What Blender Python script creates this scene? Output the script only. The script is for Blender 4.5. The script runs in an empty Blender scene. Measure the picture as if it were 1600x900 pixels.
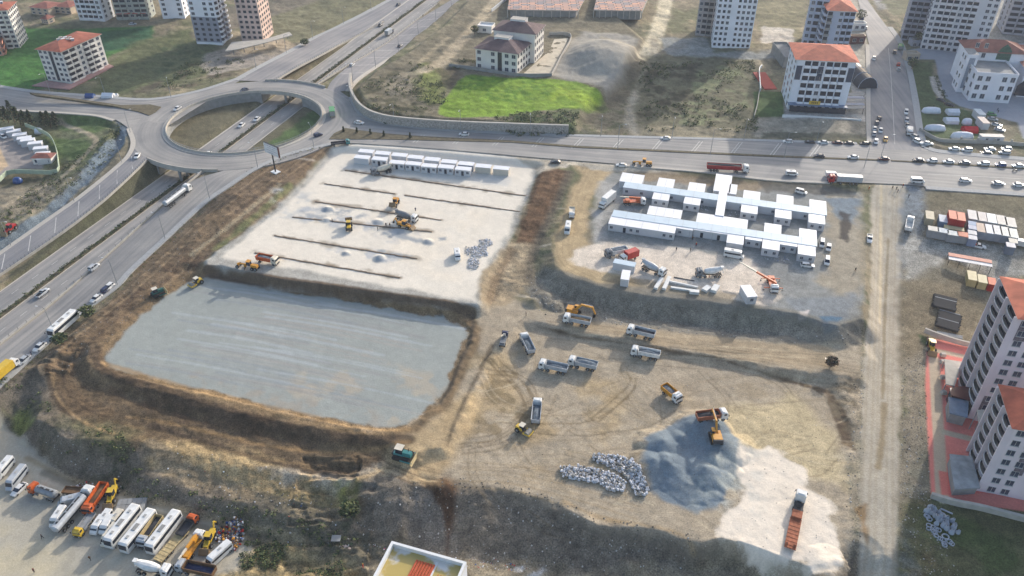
import bpy, math, random
import numpy as np
from mathutils import Vector, Matrix
from mathutils.geometry import tessellate_polygon
S = bpy.context.scene
C = S.collection
random.seed(7)
R = math.radians
# ------------------------------------------------------------------ camera
FPX, PITCH, HC = 1244.0, R(35.719), 150.0
cam_d = bpy.data.cameras.new('camera'); cam = bpy.data.objects.new('camera', cam_d); C.objects.link(cam)
cam.location = (0, 0, HC); cam.rotation_euler = (R(90) - PITCH, 0, 0)
cam_d.sensor_width = 36; cam_d.lens = FPX / 1600 * 36; cam_d.clip_end = 20000; cam_d.clip_start = 1
S.camera = cam
# ------------------------------------------------------------------ light
SUN_EL, SUN_AZ = R(20.5), math.atan2(.57, .82)
w = bpy.data.worlds.new('World'); S.world = w; w.use_nodes = True
sky = w.node_tree.nodes.new('ShaderNodeTexSky'); sky.sky_type = 'NISHITA'; sky.sun_disc = False
sky.sun_elevation = SUN_EL; sky.sun_rotation = SUN_AZ; sky.air_density = 1.0; sky.dust_density = 2.5; sky.ozone_density = 1.0
w.node_tree.links.new(sky.outputs[0], w.node_tree.nodes['Background'].inputs[0])
w.node_tree.nodes['Background'].inputs[1].default_value = .15
sun_d = bpy.data.lights.new('sun', 'SUN'); sun = bpy.data.objects.new('sun', sun_d); C.objects.link(sun)
sun_d.energy = 2.4; sun_d.angle = R(1.0); sun_d.color = (1, .93, .84)
sd = Vector((.57 * math.cos(SUN_EL), .82 * math.cos(SUN_EL), math.sin(SUN_EL)))
sun.rotation_euler = sd.to_track_quat('Z', 'Y').to_euler()
S.view_settings.view_transform = 'Standard'; S.view_settings.look = 'None'
S.view_settings.exposure = 0.95; S.view_settings.gamma = 1
S.view_settings.use_curve_mapping = False
S.cycles.max_bounces = 5; S.cycles.diffuse_bounces = 3; S.cycles.glossy_bounces = 2; S.cycles.volume_bounces = 0
S.cycles.use_denoising = True
KE = 1.25   # albedo = linear(photo colour) / KE

# ------------------------------------------------------------------ picture -> world
cp, sp = math.cos(PITCH), math.sin(PITCH)
def un(px, py, z=0.0):
    px = np.asarray(px, float); py = np.asarray(py, float)
    u = (px - 800) / FPX; v = (450 - py) / FPX
    dy = cp + v * sp; dz = -sp + v * cp
    t = (z - HC) / dz
    return u * t, dy * t
def U(p, z=0.0):
    x, y = un(p[0], p[1], z); return (float(x), float(y))
def UL(pts, z=0.0):
    return [U(p, z) for p in pts]
def proj(x, y, z):
    d = y * cp - (z - HC) * sp
    return 800 + FPX * x / d, 450 - FPX * (y * sp + (z - HC) * cp) / d
def lin(c):
    return tuple(((v / 255) / 12.92 if v <= 10 else ((v / 255 + .055) / 1.055) ** 2.4) for v in c)
def alb(c, k=None):
    k = k or KE
    return tuple(min(.82, v / k) for v in lin(c))

# ------------------------------------------------------------------ noise and polygons
rng = np.random.RandomState(11)
_T = rng.rand(256, 256).astype(np.float32)
def vnoise(x, y, s, ox=0.0):
    x = np.asarray(x) / s + 37.3 + ox; y = np.asarray(y) / s + 91.7 + ox * 1.7
    xi = np.floor(x).astype(int); yi = np.floor(y).astype(int)
    fx = x - xi; fy = y - yi
    fx = fx * fx * (3 - 2 * fx); fy = fy * fy * (3 - 2 * fy)
    a = _T[xi & 255, yi & 255]; b = _T[(xi + 1) & 255, yi & 255]
    c = _T[xi & 255, (yi + 1) & 255]; d = _T[(xi + 1) & 255, (yi + 1) & 255]
    return (a * (1 - fx) + b * fx) * (1 - fy) + (c * (1 - fx) + d * fx) * fy
def fbm(x, y, s, o=4, ox=0.0, g=.5):
    t = 0; a = 1.0; n = 0
    for i in range(o):
        t = t + a * vnoise(x, y, s, ox + 13.1 * i); n += a; s *= .47; a *= g
    return t / n
def smooth(t):
    t = np.clip(t, 0, 1); return t * t * (3 - 2 * t)
def sdf(x, y, poly):
    """signed distance, negative inside; x, y arrays"""
    P = np.asarray(poly, float); n = len(P)
    d2 = np.full(x.shape, 1e18); ins = np.zeros(x.shape, bool)
    for i in range(n):
        ax, ay = P[i]; bx, by = P[(i + 1) % n]
        ex, ey = bx - ax, by - ay; L = ex * ex + ey * ey + 1e-9
        wx, wy = x - ax, y - ay
        t = np.clip((wx * ex + wy * ey) / L, 0, 1)
        dx = wx - t * ex; dy = wy - t * ey
        d2 = np.minimum(d2, dx * dx + dy * dy)
        c = ((ay > y) != (by > y)) & (x < ex * (y - ay) / (ey if abs(ey) > 1e-9 else 1e-9) + ax)
        ins ^= c
    d = np.sqrt(d2); return np.where(ins, -d, d)
def pdist(x, y, line):
    P = np.asarray(line, float); d2 = np.full(x.shape, 1e18)
    for i in range(len(P) - 1):
        ax, ay = P[i]; ex, ey = P[i + 1] - P[i]; L = ex * ex + ey * ey + 1e-9
        wx, wy = x - ax, y - ay
        t = np.clip((wx * ex + wy * ey) / L, 0, 1)
        d2 = np.minimum(d2, (wx - t * ex) ** 2 + (wy - t * ey) ** 2)
    return np.sqrt(d2)
def crom(pts, n=6):
    P = [np.array(p, float) for p in pts]; P = [2 * P[0] - P[1]] + P + [2 * P[-1] - P[-2]]; out = []
    for i in range(1, len(P) - 2):
        for k in range(n):
            t = k / n
            out.append(tuple(.5 * (2 * P[i] + (P[i + 1] - P[i - 1]) * t + (2 * P[i - 1] - 5 * P[i] + 4 * P[i + 1] - P[i + 2]) * t * t + (3 * P[i] - P[i - 1] - 3 * P[i + 1] + P[i + 2]) * t ** 3)))
    out.append(tuple(P[-2])); return out
def local(x, y, poly, m, fn):
    """run fn on the points within m of the polygon's box"""
    P = np.asarray(poly); x0, y0 = P.min(0) - m; x1, y1 = P.max(0) + m
    k = np.nonzero((x > x0) & (x < x1) & (y > y0) & (y < y1))[0]
    if len(k): fn(k)

# ------------------------------------------------------------------ levels
RC = np.array((-121.3, 338.8)); R_IN, R_OUT = 36.0, 48.8
HZ = -6.0
h0 = np.array(U((0, 495), HZ)); h1 = np.array(U((645, 15), HZ)); hd = (h1 - h0) / np.linalg.norm(h1 - h0); hn = np.array((hd[1], -hd[0]))  # hn points SE
def hoff(x, y): return (x - h0[0]) * hn[0] + (y - h0[1]) * hn[1]
def hlen(x, y): return (x - h0[0]) * hd[0] + (y - h0[1]) * hd[1]
def grade(x, y):
    """level of the roads: 0 at the ring and east of it, falling away along the highway and to the west"""
    x = np.asarray(x, float); y = np.asarray(y, float)
    d = np.hypot(x - RC[0], y - RC[1]); o = hoff(x, y)
    g1 = HZ * smooth((d - 50) / 88) * .5 + HZ * np.clip((d - 50) / 88, 0, 1) * .5
    g2 = -4.5 * smooth((d - 50) / 110)
    wgt = smooth((46 - np.abs(o)) / 14)
    side = np.where(o > 0, 0.0, g2)
    return g1 * wgt + side * (1 - wgt)
def U2(p, fn=grade):
    z = 0.0
    for _ in range(12):
        x, y = U(p, z); z = float(fn(x, y))
    return (x, y)
def UG(pts): return [U2(p) for p in pts]
# ------------------------------------------------------------------ terrain
def band(pts, wd):  # world polyline -> polygon of width wd
    P = [np.array(p) for p in pts]; L = []; Rr = []
    for i, p in enumerate(P):
        a = P[max(i - 1, 0)]; b = P[min(i + 1, len(P) - 1)]; d = (b - a) / (np.linalg.norm(b - a) + 1e-9); n = np.array((-d[1], d[0]))
        L.append(tuple(p + n * wd / 2)); Rr.append(tuple(p - n * wd / 2))
    return L + Rr[::-1]
PX_GREY = [(303,433),(345,430),(420,449),(510,462),(600,478),(690,494),(722,505),(733,520),(728,540),(716,562),(700,605),(684,630),(640,662),(612,671),(575,668),(500,655),(400,632),(325,614),(250,598),(190,583),(166,572),(160,560),(164,548),(190,520),(240,472)]
PX_CREAM = [(527,233),(560,229),(640,231),(700,236),(780,247),(838,258),(835,272),(823,300),(806,345),(792,372),(768,412),(752,452),(745,474),(715,474),(650,466),(587,455),(500,444),(430,436),(370,428),(326,419),(324,406),(352,388),(400,352),(440,322),(470,292),(500,260)]
PX_PREF = [(925,257),(960,262),(1100,275),(1200,287),(1330,300),(1352,330),(1354,420),(1348,498),(1310,509),(1245,491),(1200,483),(1157,478),(1095,470),(1000,460),(930,446),(888,432),(868,412),(862,385),(878,345),(895,300),(905,270)]
PX_WORK = [(640,742),(700,752),(716,765),(745,757),(800,764),(875,788),(935,820),(1000,824),(1040,832),(1065,842),(1095,850),(1125,842),(1165,850),(1215,872),(1262,888),(1300,893),(1318,840),(1325,760),(1325,680),(1310,640),(1292,605),(1240,592),(1150,566),(1025,548),(930,532),(860,518),(820,510),(775,560),(735,640),(700,700)]
PX_HAUL = [(752,478),(790,470),(815,455),(835,478),(880,492),(950,500),(1050,513),(1130,524),(1200,530),(1345,536),(1360,560),(1345,592),(1285,584),(1200,573),(1125,557),(1025,540),(930,524),(850,505),(815,502),(783,540),(752,585),(738,612),(712,665),(690,700),(640,712),(615,690),(655,668),(700,625),(728,570),(745,520)]
PX_TRACK = [(60,660),(88,600),(112,566),(140,570),(165,600),(215,625),(300,655),(420,682),(540,706),(620,724),(600,742),(545,750),(430,738),(300,715),(180,695),(110,690)]
PX_BASIN = [(-900,600),(-60,640),(20,672),(80,705),(150,752),(230,790),(330,815),(440,852),(560,868),(680,880),(760,878),(800,872),(860,885),(925,900),(985,900),(1050,890),(1110,878),(1160,885),(1220,908),(1290,940),(1340,1000),(1340,1500),(-900,1500)]
W_CREAM = UL(PX_CREAM, -2); W_GREY = UL(PX_GREY, -5.2); W_PREF = UL(PX_PREF, -.7); W_WORK = UL(PX_WORK, -6.2)
W_HAUL = UL(PX_HAUL, -4.8); W_TRACK = UL(PX_TRACK, -8.3); W_BASIN = UL(PX_BASIN, -12.5)
W_RIDGE = UL([(215,700),(300,700),(420,725),(560,757),(555,790),(470,800),(380,770),(290,760),(230,740)], -8.5)
W_NTERR = UL([(556,142),(572,176),(600,190),(650,197),(720,202),(800,204),(886,207),(905,170),(960,125),(1000,60),(900,-30),(760,-60),(745,-10),(690,45),(640,82),(590,110)], 3.2)
# roads (picture outlines; U2 finds the point on the graded surface)
PX_MAIN = [(500,150),(530,142),(545,152),(552,168),(562,180),(585,190),(625,198),(700,205),(800,210),(900,213.5),(1000,216),(1100,218.5),(1200,221.5),(1340,226),(1400,228),(1440,231),(1475,240),(1600,251),(1750,262),(2300,300),(2300,352),(1750,311),(1600,301.5),(1445,291),(1410,288),(1380,287),(1295,284),(1200,279),(1100,267),(962,256),(890,250),(845,247),(800,243),(700,234),(620,228),(560,224),(525,224),(480,232),(440,245)]
PX_NST = [(1333,-30),(1348,30),(1358,70),(1360,120),(1360,175),(1362,232),(1440,236),(1432,205),(1424,150),(1412,92),(1400,62),(1386,42),(1368,18),(1352,-5),(1345,-30)]
PX_SEN_L = [(508,147),(520,125),(550,100),(588,75),(625,50),(662,26),(700,3),(760,-35)]
PX_SEN_R = [(540,142),(556,124),(590,101),(625,80),(662,50),(690,26),(722,-2),(775,-40)]
PX_NWN_L = [(372,126),(400,110),(450,84),(500,57),(560,28),(620,-4),(680,-35)]
PX_NWN_R = [(430,128),(462,108),(500,88),(540,66),(600,34),(660,2),(715,-28)]
PX_W_L = [(-400,95),(-100,120),(0,137),(57,145),(150,152),(212,157),(260,154),(325,140),(385,120)]
PX_W_R = [(-400,150),(-100,160),(38,172),(125,177),(155,180),(180,187),(200,200),(215,215),(250,205)]
PX_NWS_L = [(205,200),(212,222),(205,242),(185,262),(150,291),(115,318),(75,346),(0,399),(-60,440),(-300,600)]
PX_NWS_R = [(250,225),(243,243),(230,251),(200,280),(165,312),(125,344),(87,372),(0,431),(-60,474),(-300,650)]
PX_SES_R = [(520,226),(450,243),(400,266),(360,292),(320,320),(265,371),(210,422),(185,449),(122,496),(60,552),(0,606),(-80,675),(-300,880)]
W_MAIN = UG(PX_MAIN) + [(RC[0] + 41 * math.cos(R(a)), RC[1] + 41 * math.sin(R(a))) for a in range(-58, 48, 9)]; W_NST = UG(PX_NST)
SEN = (UG(PX_SEN_L), UG(PX_SEN_R)); NWN = (UG(PX_NWN_L), UG(PX_NWN_R)); WR = (UG(PX_W_L), UG(PX_W_R)); NWS = (UG(PX_NWS_L), UG(PX_NWS_R))
ses_r = UG(PX_SES_R); ses_r = [p for p in ses_r]
SES_OFF = 11.6
ses_l = [tuple(np.array(p) - hn * (hoff(*p) - SES_OFF)) for p in ses_r[3:]]
k0 = np.array(U((430, 240), 0)); k1 = np.array(U((385, 255), 0)); k2 = np.array(U((352, 266), 0))
ses_l = [tuple(k0), tuple(k1), tuple(k2)] + ses_l
SES = (ses_l, ses_r)
def ring_poly(r, n=64): return [(RC[0] + r * math.cos(2 * math.pi * i / n), RC[1] + r * math.sin(2 * math.pi * i / n)) for i in range(n)]
ROADPOLYS = [W_MAIN, W_NST] + [a + b[::-1] for a, b in (SEN, NWN, WR, NWS, SES)]
CP = [(895,120),(935,100)]  # grey mound north
mound = np.array(U((945, 92), 3))
def hmap(x, y, fine=True):
    x = np.atleast_1d(np.asarray(x, float)).copy(); y = np.atleast_1d(np.asarray(y, float)).copy()
    o = hoff(x, y); east = smooth((o - 8) / 25)
    ze = -5.6 * smooth((292 - y) / 105)
    zw = -5.0 * smooth((np.hypot(x - RC[0], y - RC[1]) - 48) / 50)
    z = ze * east + zw * (1 - east)
    und = (fbm(x, y, 40, 3) - .5) * 2.2
    z = z + und * smooth((y - 60) / 60)
    def lay(poly, lev, wd, rough=0.0):
        def fn(k):
            d = sdf(x[k], y[k], poly)
            if rough: d = d + (fbm(x[k], y[k], 9, 3, 5) - .5) * rough
            t = .2 * smooth(1 - d / wd) + .8 * np.clip(1 - d / wd, 0, 1); z[k] = z[k] * (1 - t) + lev * t
        local(x, y, poly, wd + 8, fn)
    lay(W_BASIN, -12.5, 17, 7)
    lay(UL([(225,700),(300,705),(420,735),(540,775),(548,800),(480,805),(390,785),(290,760),(238,735)], -8.5), -8.8, 6, 4)
    lay(W_TRACK, -7.1, 6, 2)
    lay(W_WORK, -6.2, 3.5, 3)
    def grow(p, m):
        c = np.mean(p, 0); return [tuple(np.array(q) + (np.array(q) - c) / np.linalg.norm(np.array(q) - c) * m) for q in p]
    lay(grow(W_GREY, 4.5), -4.9, 4.5, 2)
    lay(W_HAUL, -4.6, 3.2, 1.5)
    lay(W_CREAM, -2.0, 4.0, 1.2)
    lay(W_GREY, -5.4, 1.2, .8)
    lay(W_PREF, -.7, 6.5, 1.5)
    lay(W_NTERR, 3.4, 4)
    d = np.hypot((x - mound[0]) / 20, (y - mound[1]) / 26); z += 6.5 * smooth(1.25 - d)
    # west ditch
    dt = pdist(x, y, UG([(222,210),(206,178),(170,190),(150,215)][:1]) + UL([(172,205),(196,215),(190,240),(160,270),(120,305),(60,352),(0,392),(-80,450)], -6)); z -= 2.2 * smooth(1.4 - dt / 3.5)
    # piles of gravel and sand in the work area
    for (px, py, r, hh) in HEAPS:
        lev0 = -6.2 if py > 500 else -4.7 if px > 800 else -2.05
        cx, cy = U((px, py), lev0); d = np.hypot(x - cx, y - cy) * (1 + .5 * (fbm(x, y, 5, 3, px % 17) - .5)); z = np.where(d < r, np.maximum(z, lev0 + hh * np.clip(1.0 - d / r, 0, 1) ** .85), z)
    def hp(k):
        d = -sdf(x[k], y[k], W_HEAP) + (fbm(x[k], y[k], 6, 3, 31) - .5) * 4; bil = np.clip((fbm(x[k], y[k], 8, 2, 17) - .3) * 2.2, 0, 1)
        z[k] = np.maximum(z[k], np.where(d > 0, -6.25 + np.clip(d / 5.5, 0, 1) ** .8 * (1.2 + 2.6 * bil ** 1.3), -99))
    local(x, y, W_HEAP, 6, hp)
    if fine:
        rough = np.ones(x.shape)
        def rs(k): rough[k] = 1 + 1.3 * smooth(1 - (sdf(x[k], y[k], W_BASIN) - 24) / 10)
        local(x, y, W_BASIN, 40, rs)
        for poly in (W_CREAM, W_GREY, W_PREF, W_HAUL, W_WORK) + FLATS:
            def fn(k, poly=poly): rough[k] = np.minimum(rough[k], (.32 if poly is W_WORK or poly is W_HAUL else .1) + .8 * smooth(sdf(x[k], y[k], poly) / 3 + .6))
            local(x, y, poly, 8, fn)
        z += ((fbm(x, y, 7, 3, 3) - .5) * 1.1 + (fbm(x, y, 1.6, 2, 9) - .5) * .42 + (fbm(x * .22, y, 2.4, 3, 23) - .5) * .9 * np.clip(rough - .4, 0, 2)) * rough * smooth((y - 60) / 60)
    # roads: flat, the land just under them
    g = grade(x, y)
    for poly in ROADPOLYS:
        def fn(k, poly=poly):
            t = smooth(1 - (sdf(x[k], y[k], poly) - 1.6) / 4.5); z[k] = z[k] * (1 - t) + (g[k] - .25) * t
        local(x, y, poly, 8, fn)
    d = np.hypot(x - RC[0], y - RC[1])
    t = smooth(1 - (d - 49.5) / 4); z = z * (1 - t) + (-.35) * t
    t = smooth((38.6 - d) / 2.2); z = z * (1 - t) - 4.6 * t
    # highway cut
    ao = np.abs(o) - 10.6; wl = np.where(o < 0, np.where(d < 36, 12.0, 6.5), np.where(d < 36, 6.0, 1.0))
    inr = (d < 150)
    z = np.where(ao < 0, HZ - .2, np.minimum(z, HZ - .2 + np.where(ao < wl, 7.0 * np.clip(ao / wl, 0, 1), 50)))
    return z
FLATS = (UL([(-100,640),(10,665),(60,715),(130,760),(240,790),(330,815),(395,850),(330,905),(300,1000),(-200,1000)], -12.5), UL([(1350,290),(1760,318),(1760,850),(1330,850)], -4), UL([(1420,20),(1700,20),(1700,240),(1430,225)], 0), UL([(1170,140),(1360,100),(1362,215),(1180,214)], 0))
HEAPS = [(1034,700,7.5,3.2),(1098,674,8.5,4.4),(1128,700,8,3.2),(1020,728,7,3.0),(1062,690,6,2.6),(1050,738,6,2.6),(1100,742,7,3.0),
         (850,465,4,1.5),(832,474,3.5,1.6),(866,478,3,1.3),(1290,882,5,1.0),(511,327,2.6,1.1),(593,404,2.4,1.2),(540,396,1.8,.8),(668,378,2.2,.9),(590,347,2.4,.7),(510,344,2.2,.6)]
W_HEAP = UL([(1008,695),(1030,672),(1085,658),(1128,664),(1155,688),(1160,725),(1140,765),(1110,795),(1070,790),(1030,772),(1006,735)], -6.2)
def hz(x, y): return float(hmap([x], [y])[0])
def hits(pts, up=0.0):
    """points where the rays through the picture points meet the ground raised by up"""
    P = np.asarray(pts, float); z = np.zeros(len(P))
    for _ in range(14):
        x, y = un(P[:, 0], P[:, 1], z); z = .35 * z + .65 * (gz(x, y) + up)
    x, y = un(P[:, 0], P[:, 1], z); return x, y, z - up
def gz(x, y):
    """ground or road surface, whichever is on top"""
    x = np.atleast_1d(x); y = np.atleast_1d(y)
    z = hmap(x, y); g = grade(x, y)
    for poly in ROADPOLYS:
        z = np.where(sdf(x, y, poly) < 0, g + .06, z)
    d = np.hypot(x - RC[0], y - RC[1]); z = np.where((d > R_IN) & (d < R_OUT), .1, z)
    o = hoff(x, y); z = np.where((np.abs(o) < 10.4) & ~((d > 33) & (d < 50)), HZ + .06, z)
    return z

def axis(lo, hi, a, b, st, growth):
    core = list(np.arange(a, b + .01, st)); L = []; v = a; s = st
    while v > lo: s *= growth; v -= s; L.append(v)
    Rr = []; v = b; s = st
    while v < hi: s *= growth; v += s; Rr.append(v)
    return np.array(L[::-1] + core + Rr)
gxs = axis(-9000, 10600, -60, 1660, 2.1, 1.16)
gys = axis(-425, 1900, -45, 930, 1.45, 1.14); gys = gys[gys > -430]
GX, GY = np.meshgrid(gxs, gys)
wx, wy = un(GX.ravel(), GY.ravel(), -3.0)
wz = hmap(wx, wy)
NR, NC = GX.shape

# ------------------------------------------------------------------ ground colours (albedo of each surface)
col = np.zeros((len(wx), 3)); zone = np.zeros(len(wx), int)
n1 = fbm(wx, wy, 30, 4, 1); n2 = fbm(wx, wy, 8, 4, 2); n3 = fbm(wx, wy, 2.2, 3, 4); n4 = fbm(wx, wy, 60, 3, 6)
def mix(c, m, idx=None):
    global col
    c = np.array(c); m = np.asarray(m)[..., None]
    if idx is None: col = col * (1 - m) + c * m
    else: col[idx] = col[idx] * (1 - m) + c * m
mix(alb((136,126,104)), np.ones(len(wx)))
mix(alb((112,112,84)), smooth((n1 - .45) * 5))
mix(alb((160,146,120)), smooth((n2 - .55) * 6) * .7)
mix(alb((88,92,66)), smooth((n3 - .5) * 5) * smooth((n4 - .4) * 4) * .8)
def paint(px, z, c, soft=1.5, jag=2.0, js=6, amt=1.0, mod=None, zid=None, world=None, bias=0):
    poly = world if world is not None else UL(px, z)
    cc = alb(c)
    def fn(k):
        X, Y = wx[k], wy[k]
        d = sdf(X, Y, poly) + (fbm(X, Y, js, 4, 7) - .5) * 2 * jag + bias
        m = smooth(.5 - d / (2 * soft))
        if zid is not None: zone[k[m > .5]] = zid
        m = m * amt
        if mod is not None:
            s, lo, wdt, ox = mod; m = m * smooth((fbm(X, Y, s, 4, ox) - lo) / wdt)
        mix(cc, m, k)
    local(wx, wy, poly, soft + jag * 2 + 4, fn)
def stroke(px, z, c, wd=1.0, soft=.4, amt=.6, jag=.3, world=None, mod=None):
    ln = crom(world if world is not None else UL(px, z), 6); cc = alb(c)
    def fn(k):
        X, Y = wx[k], wy[k]
        d = pdist(X, Y, ln) - wd / 2 + (fbm(X, Y, 3, 3, 8) - .5) * 2 * jag
        m = smooth(.5 - d / (2 * soft)) * amt
        if mod is not None:
            s, lo, wdt, ox = mod; m = m * smooth((fbm(X, Y, s, 3, ox) - lo) / wdt)
        mix(cc, m, k)
    local(wx, wy, ln, wd + 3, fn)
def tracks(px, z, n, spread, c, wd=.5, amt=.5):
    ln = UL(px, z) if z is not None else px
    for i in range(n):
        o = (i / max(1, n - 1) - .5) * spread + random.uniform(-.4, .4)
        P = [np.array(p) for p in ln]; out = []
        for j, p in enumerate(P):
            a = P[max(j - 1, 0)]; b = P[min(j + 1, len(P) - 1)]; d = (b - a) / (np.linalg.norm(b - a) + 1e-9)
            out.append(tuple(p + np.array((-d[1], d[0])) * (o + random.uniform(-.3, .3))))
        stroke(None, 0, c, wd, .35, amt * random.uniform(.5, 1), .15, world=out)
TAN = (174,160,138); BRN = (112,92,70); DBR = (98,78,60); CRM = (234,224,207); GRY = (160,164,158)
# west and north country
paint([(-100,30),(60,45),(240,42),(240,60),(170,90),(150,125),(60,140),(-100,140)], -5, (72,116,58), 2, 4, 15)
paint([(85,60),(235,42),(240,60),(200,75),(150,85),(110,75)], -5, (58,94,66), 2, 3, 15)
paint([(-50,75),(60,85),(75,115),(50,134),(-50,134)], -5, (72,118,56), 1, 1, 8, .8)
paint([(210,60),(320,40),(340,80),(360,110),(260,142),(140,142),(160,100)], -4, (98,104,72), 4, 6, 12, .9)
paint([(250,68),(325,60),(330,90),(290,110),(240,110)], -4, (76,90,62), 4, 5, 8, .7, (6,.4,.2,3))
paint([(290,95),(385,80),(375,112),(330,138),(270,146),(200,146)], -3, (96,86,74), 3, 5, 8, .8, (7,.4,.2,5))
paint([(35,176),(120,180),(170,190),(200,215),(185,245),(120,290),(40,345),(-60,400),(-60,190)], -6, (100,106,78), 3, 5, 8, .8)
paint([(80,190),(150,190),(180,210),(150,225),(90,210)], -6, (82,104,58), 3, 5, 8, .8)
paint([(60,210),(140,235),(150,265),(90,255)], -6, (80,104,56), 3, 5, 8, .7)
paint([(-60,300),(60,290),(110,285),(60,330),(-60,385)], -6, (140,130,112), 3, 6, 8, .9)
paint([(-60,262),(60,268),(130,262),(60,290),(-60,300)], -6, (100,88,70), 3, 4, 8, .6)
stroke([(96,196),(125,212),(150,228),(155,240),(130,262),(100,285),(50,305),(0,330),(-80,360)], -6, (172,158,134), 2.4, .8, .9, .5)
stroke([(110,290),(60,330),(0,372)], -6, (160,148,126), 1.6, .8, .7, .5)
paint([(-80,200),(10,205),(40,228),(72,255),(68,268),(20,268),(0,283),(-80,300)], -6, (158,150,144), .8, .3, 6, 1, zid=6)
paint([(-80,225),(0,232),(14,262),(0,275),(-80,290)], -6, (206,178,140), .5, .2, 6, .8)
paint([(172,185),(203,182),(210,215),(198,240),(165,270),(125,300),(60,350),(-20,408),(-20,388),(60,338),(120,290),(165,245),(190,225),(188,205)], -6, (116,128,136), 1, .8, 5, 1, zid=7)  # ditch in blue-grey, its shade put into the colour
paint([(300,18),(470,-10),(520,-10),(470,10),(440,28),(300,60)], -4, (120,112,100), 3, 4, 8, .8)
paint([(400,28),(520,-12),(640,-12),(560,20),(470,58),(400,95),(330,115),(400,60)], -3, (118,116,90), 2, 4, 8, .9)
paint([(385,60),(440,52),(470,70),(430,88),(400,95),(360,100)], -3, (186,170,148), 2, 3, 6, .8)
paint([(320,76),(350,70),(400,80),(440,78),(455,70),(445,90),(370,110),(330,120),(310,98)], -3, (158,150,140), 1.5, 2, 6, .8)
# north centre
paint([(556,130),(590,110),(640,85),(700,45),(745,-10),(1000,-20),(990,60),(960,125),(905,180),(890,206),(720,202),(600,190)], 2, (124,116,96), 2, 3, 8, 1)
paint([(570,128),(640,105),(680,120),(690,150),(700,180),(640,185),(590,180),(565,160)], 3, (86,84,64), 2, 5, 6, .9, (5,.42,.15,2))
paint([(600,128),(650,110),(660,130),(640,150),(610,150)], 3, (150,140,120), 3, 5, 6, .8)
paint([(655,100),(690,108),(700,130),(690,160),(665,160),(650,130)], 3, (128,136,72), 3, 5, 6, .8)
paint([(686,108),(720,105),(728,118),(705,140),(686,130)], 3, (92,82,66), 2, 4, 6, .8)
stroke([(790,-25),(765,15),(735,50),(700,88),(688,100),(660,112)], 3, (184,168,140), 7, 1.5, .95, 1.2)
stroke([(700,60),(670,85),(655,100)], 3, (170,156,128), 3, 1.5, .8, 1)
paint([(728,117),(758,119),(800,121),(850,122),(900,127),(930,136),(948,150),(951,160),(940,167),(900,171),(850,172),(790,181),(740,184),(700,183),(685,178),(690,160),(706,140)], 3.4, (122,150,52), .8, .8, 6, 1, zid=4)
paint([(728,117),(800,121),(850,124),(870,150),(800,160),(706,140)], 3.4, (86,122,42), 2, 4, 6, .8, (2.2,.4,.25,3))
paint([(880,128),(951,160),(900,171),(850,160)], 3.4, (150,170,56), 3, 4, 6, .8, (5,.35,.3,3))
paint([(770,184),(850,173),(905,172),(895,205),(800,203)], 3, (104,112,76), 1.5, 2, 4, 1, (3,.3,.3,3))
paint([(855,115),(880,70),(915,48),(965,50),(1005,60),(990,95),(975,125),(950,145),(925,130),(890,124)], 4, (166,160,148), 2.5, 3, 9, 1, zid=5)
paint([(1000,60),(1020,70),(1010,100),(985,140),(950,170),(920,190),(900,200),(905,180),(950,150),(980,110)], 2, (104,96,80), 3, 3, 8, .8)
stroke([(1045,-20),(1035,20),(1022,60),(1008,85)], 2, (208,196,168), 9, 1.5, .95, 1)
stroke([(1022,60),(1020,95),(1000,135),(985,175),(990,200),(1010,212)], 1, (172,162,142), 5, 1.5, .9, 1)
stroke([(940,62),(975,75),(1010,85)], 2, (180,168,146), 3, 1, .8, .6)
paint([(1010,90),(1180,80),(1190,130),(1170,200),(1000,212),(995,170)], 0, (112,108,86), 3, 5, 10, .9)
paint([(1010,110),(1090,95),(1110,130),(1060,180),(1000,180)], 0, (72,68,54), 2, 5, 6, .85, (5,.42,.15,6))
paint([(1090,110),(1160,100),(1170,160),(1100,200),(1060,190)], 0, (132,136,100), 2, 5, 6, .8, (4,.45,.15,3))
paint([(1000,195),(1200,200),(1340,218),(1180,216),(1000,211)], 0, (150,140,116), 2, 3, 6, .9)
paint([(1035,60),(1110,58),(1115,80),(1180,82),(1240,76),(1240,95),(1040,85),(1035,70)], 0, (150,152,148), 2, 3, 6, .9)
paint([(1170,-10),(1260,-10),(1250,60),(1190,55)], 0, (130,124,96), 2, 3, 6, .9)
paint([(1190,40),(1240,45),(1240,68),(1190,68)], 0, (200,192,180), 1, 2, 5, .9)
paint([(1178,142),(1228,144),(1228,182),(1178,182)], 0, (82,104,62), .6, .5, 5, 1)
paint([(1185,182),(1362,188),(1362,214),(1180,212)], 0, (156,148,132), 1.5, 2, 6, 1)
paint([(1190,205),(1350,210),(1350,218),(1190,214)], 0, (94,94,80), 1, 2, 4, .9)
paint([(1225,150),(1362,150),(1362,190),(1225,186)], 0, (170,164,156), .6, .3, 6, 1)
paint([(1330,100),(1362,100),(1362,190),(1330,190)], 0, (190,182,170), .6, .5, 6, 1)
paint([(1340,-5),(1358,80),(1360,120),(1330,120),(1325,60),(1320,0)], 0, (176,168,152), .8, .8, 6, 1)
paint([(1372,15),(1420,15),(1425,60),(1500,78),(1600,80),(1700,60),(1700,-30),(1350,-30)], 0, (150,148,142), 1.5, 1.5, 8, 1)
paint([(1350,-30),(1440,-30),(1420,20),(1395,25)], 0, (112,112,88), 2, 3, 6, 1)
paint([(1420,95),(1460,95),(1475,150),(1500,165),(1590,190),(1600,215),(1750,230),(1750,60),(1500,70),(1412,80)], 0, (164,166,172), .8, .3, 6, 1, zid=6)
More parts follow.
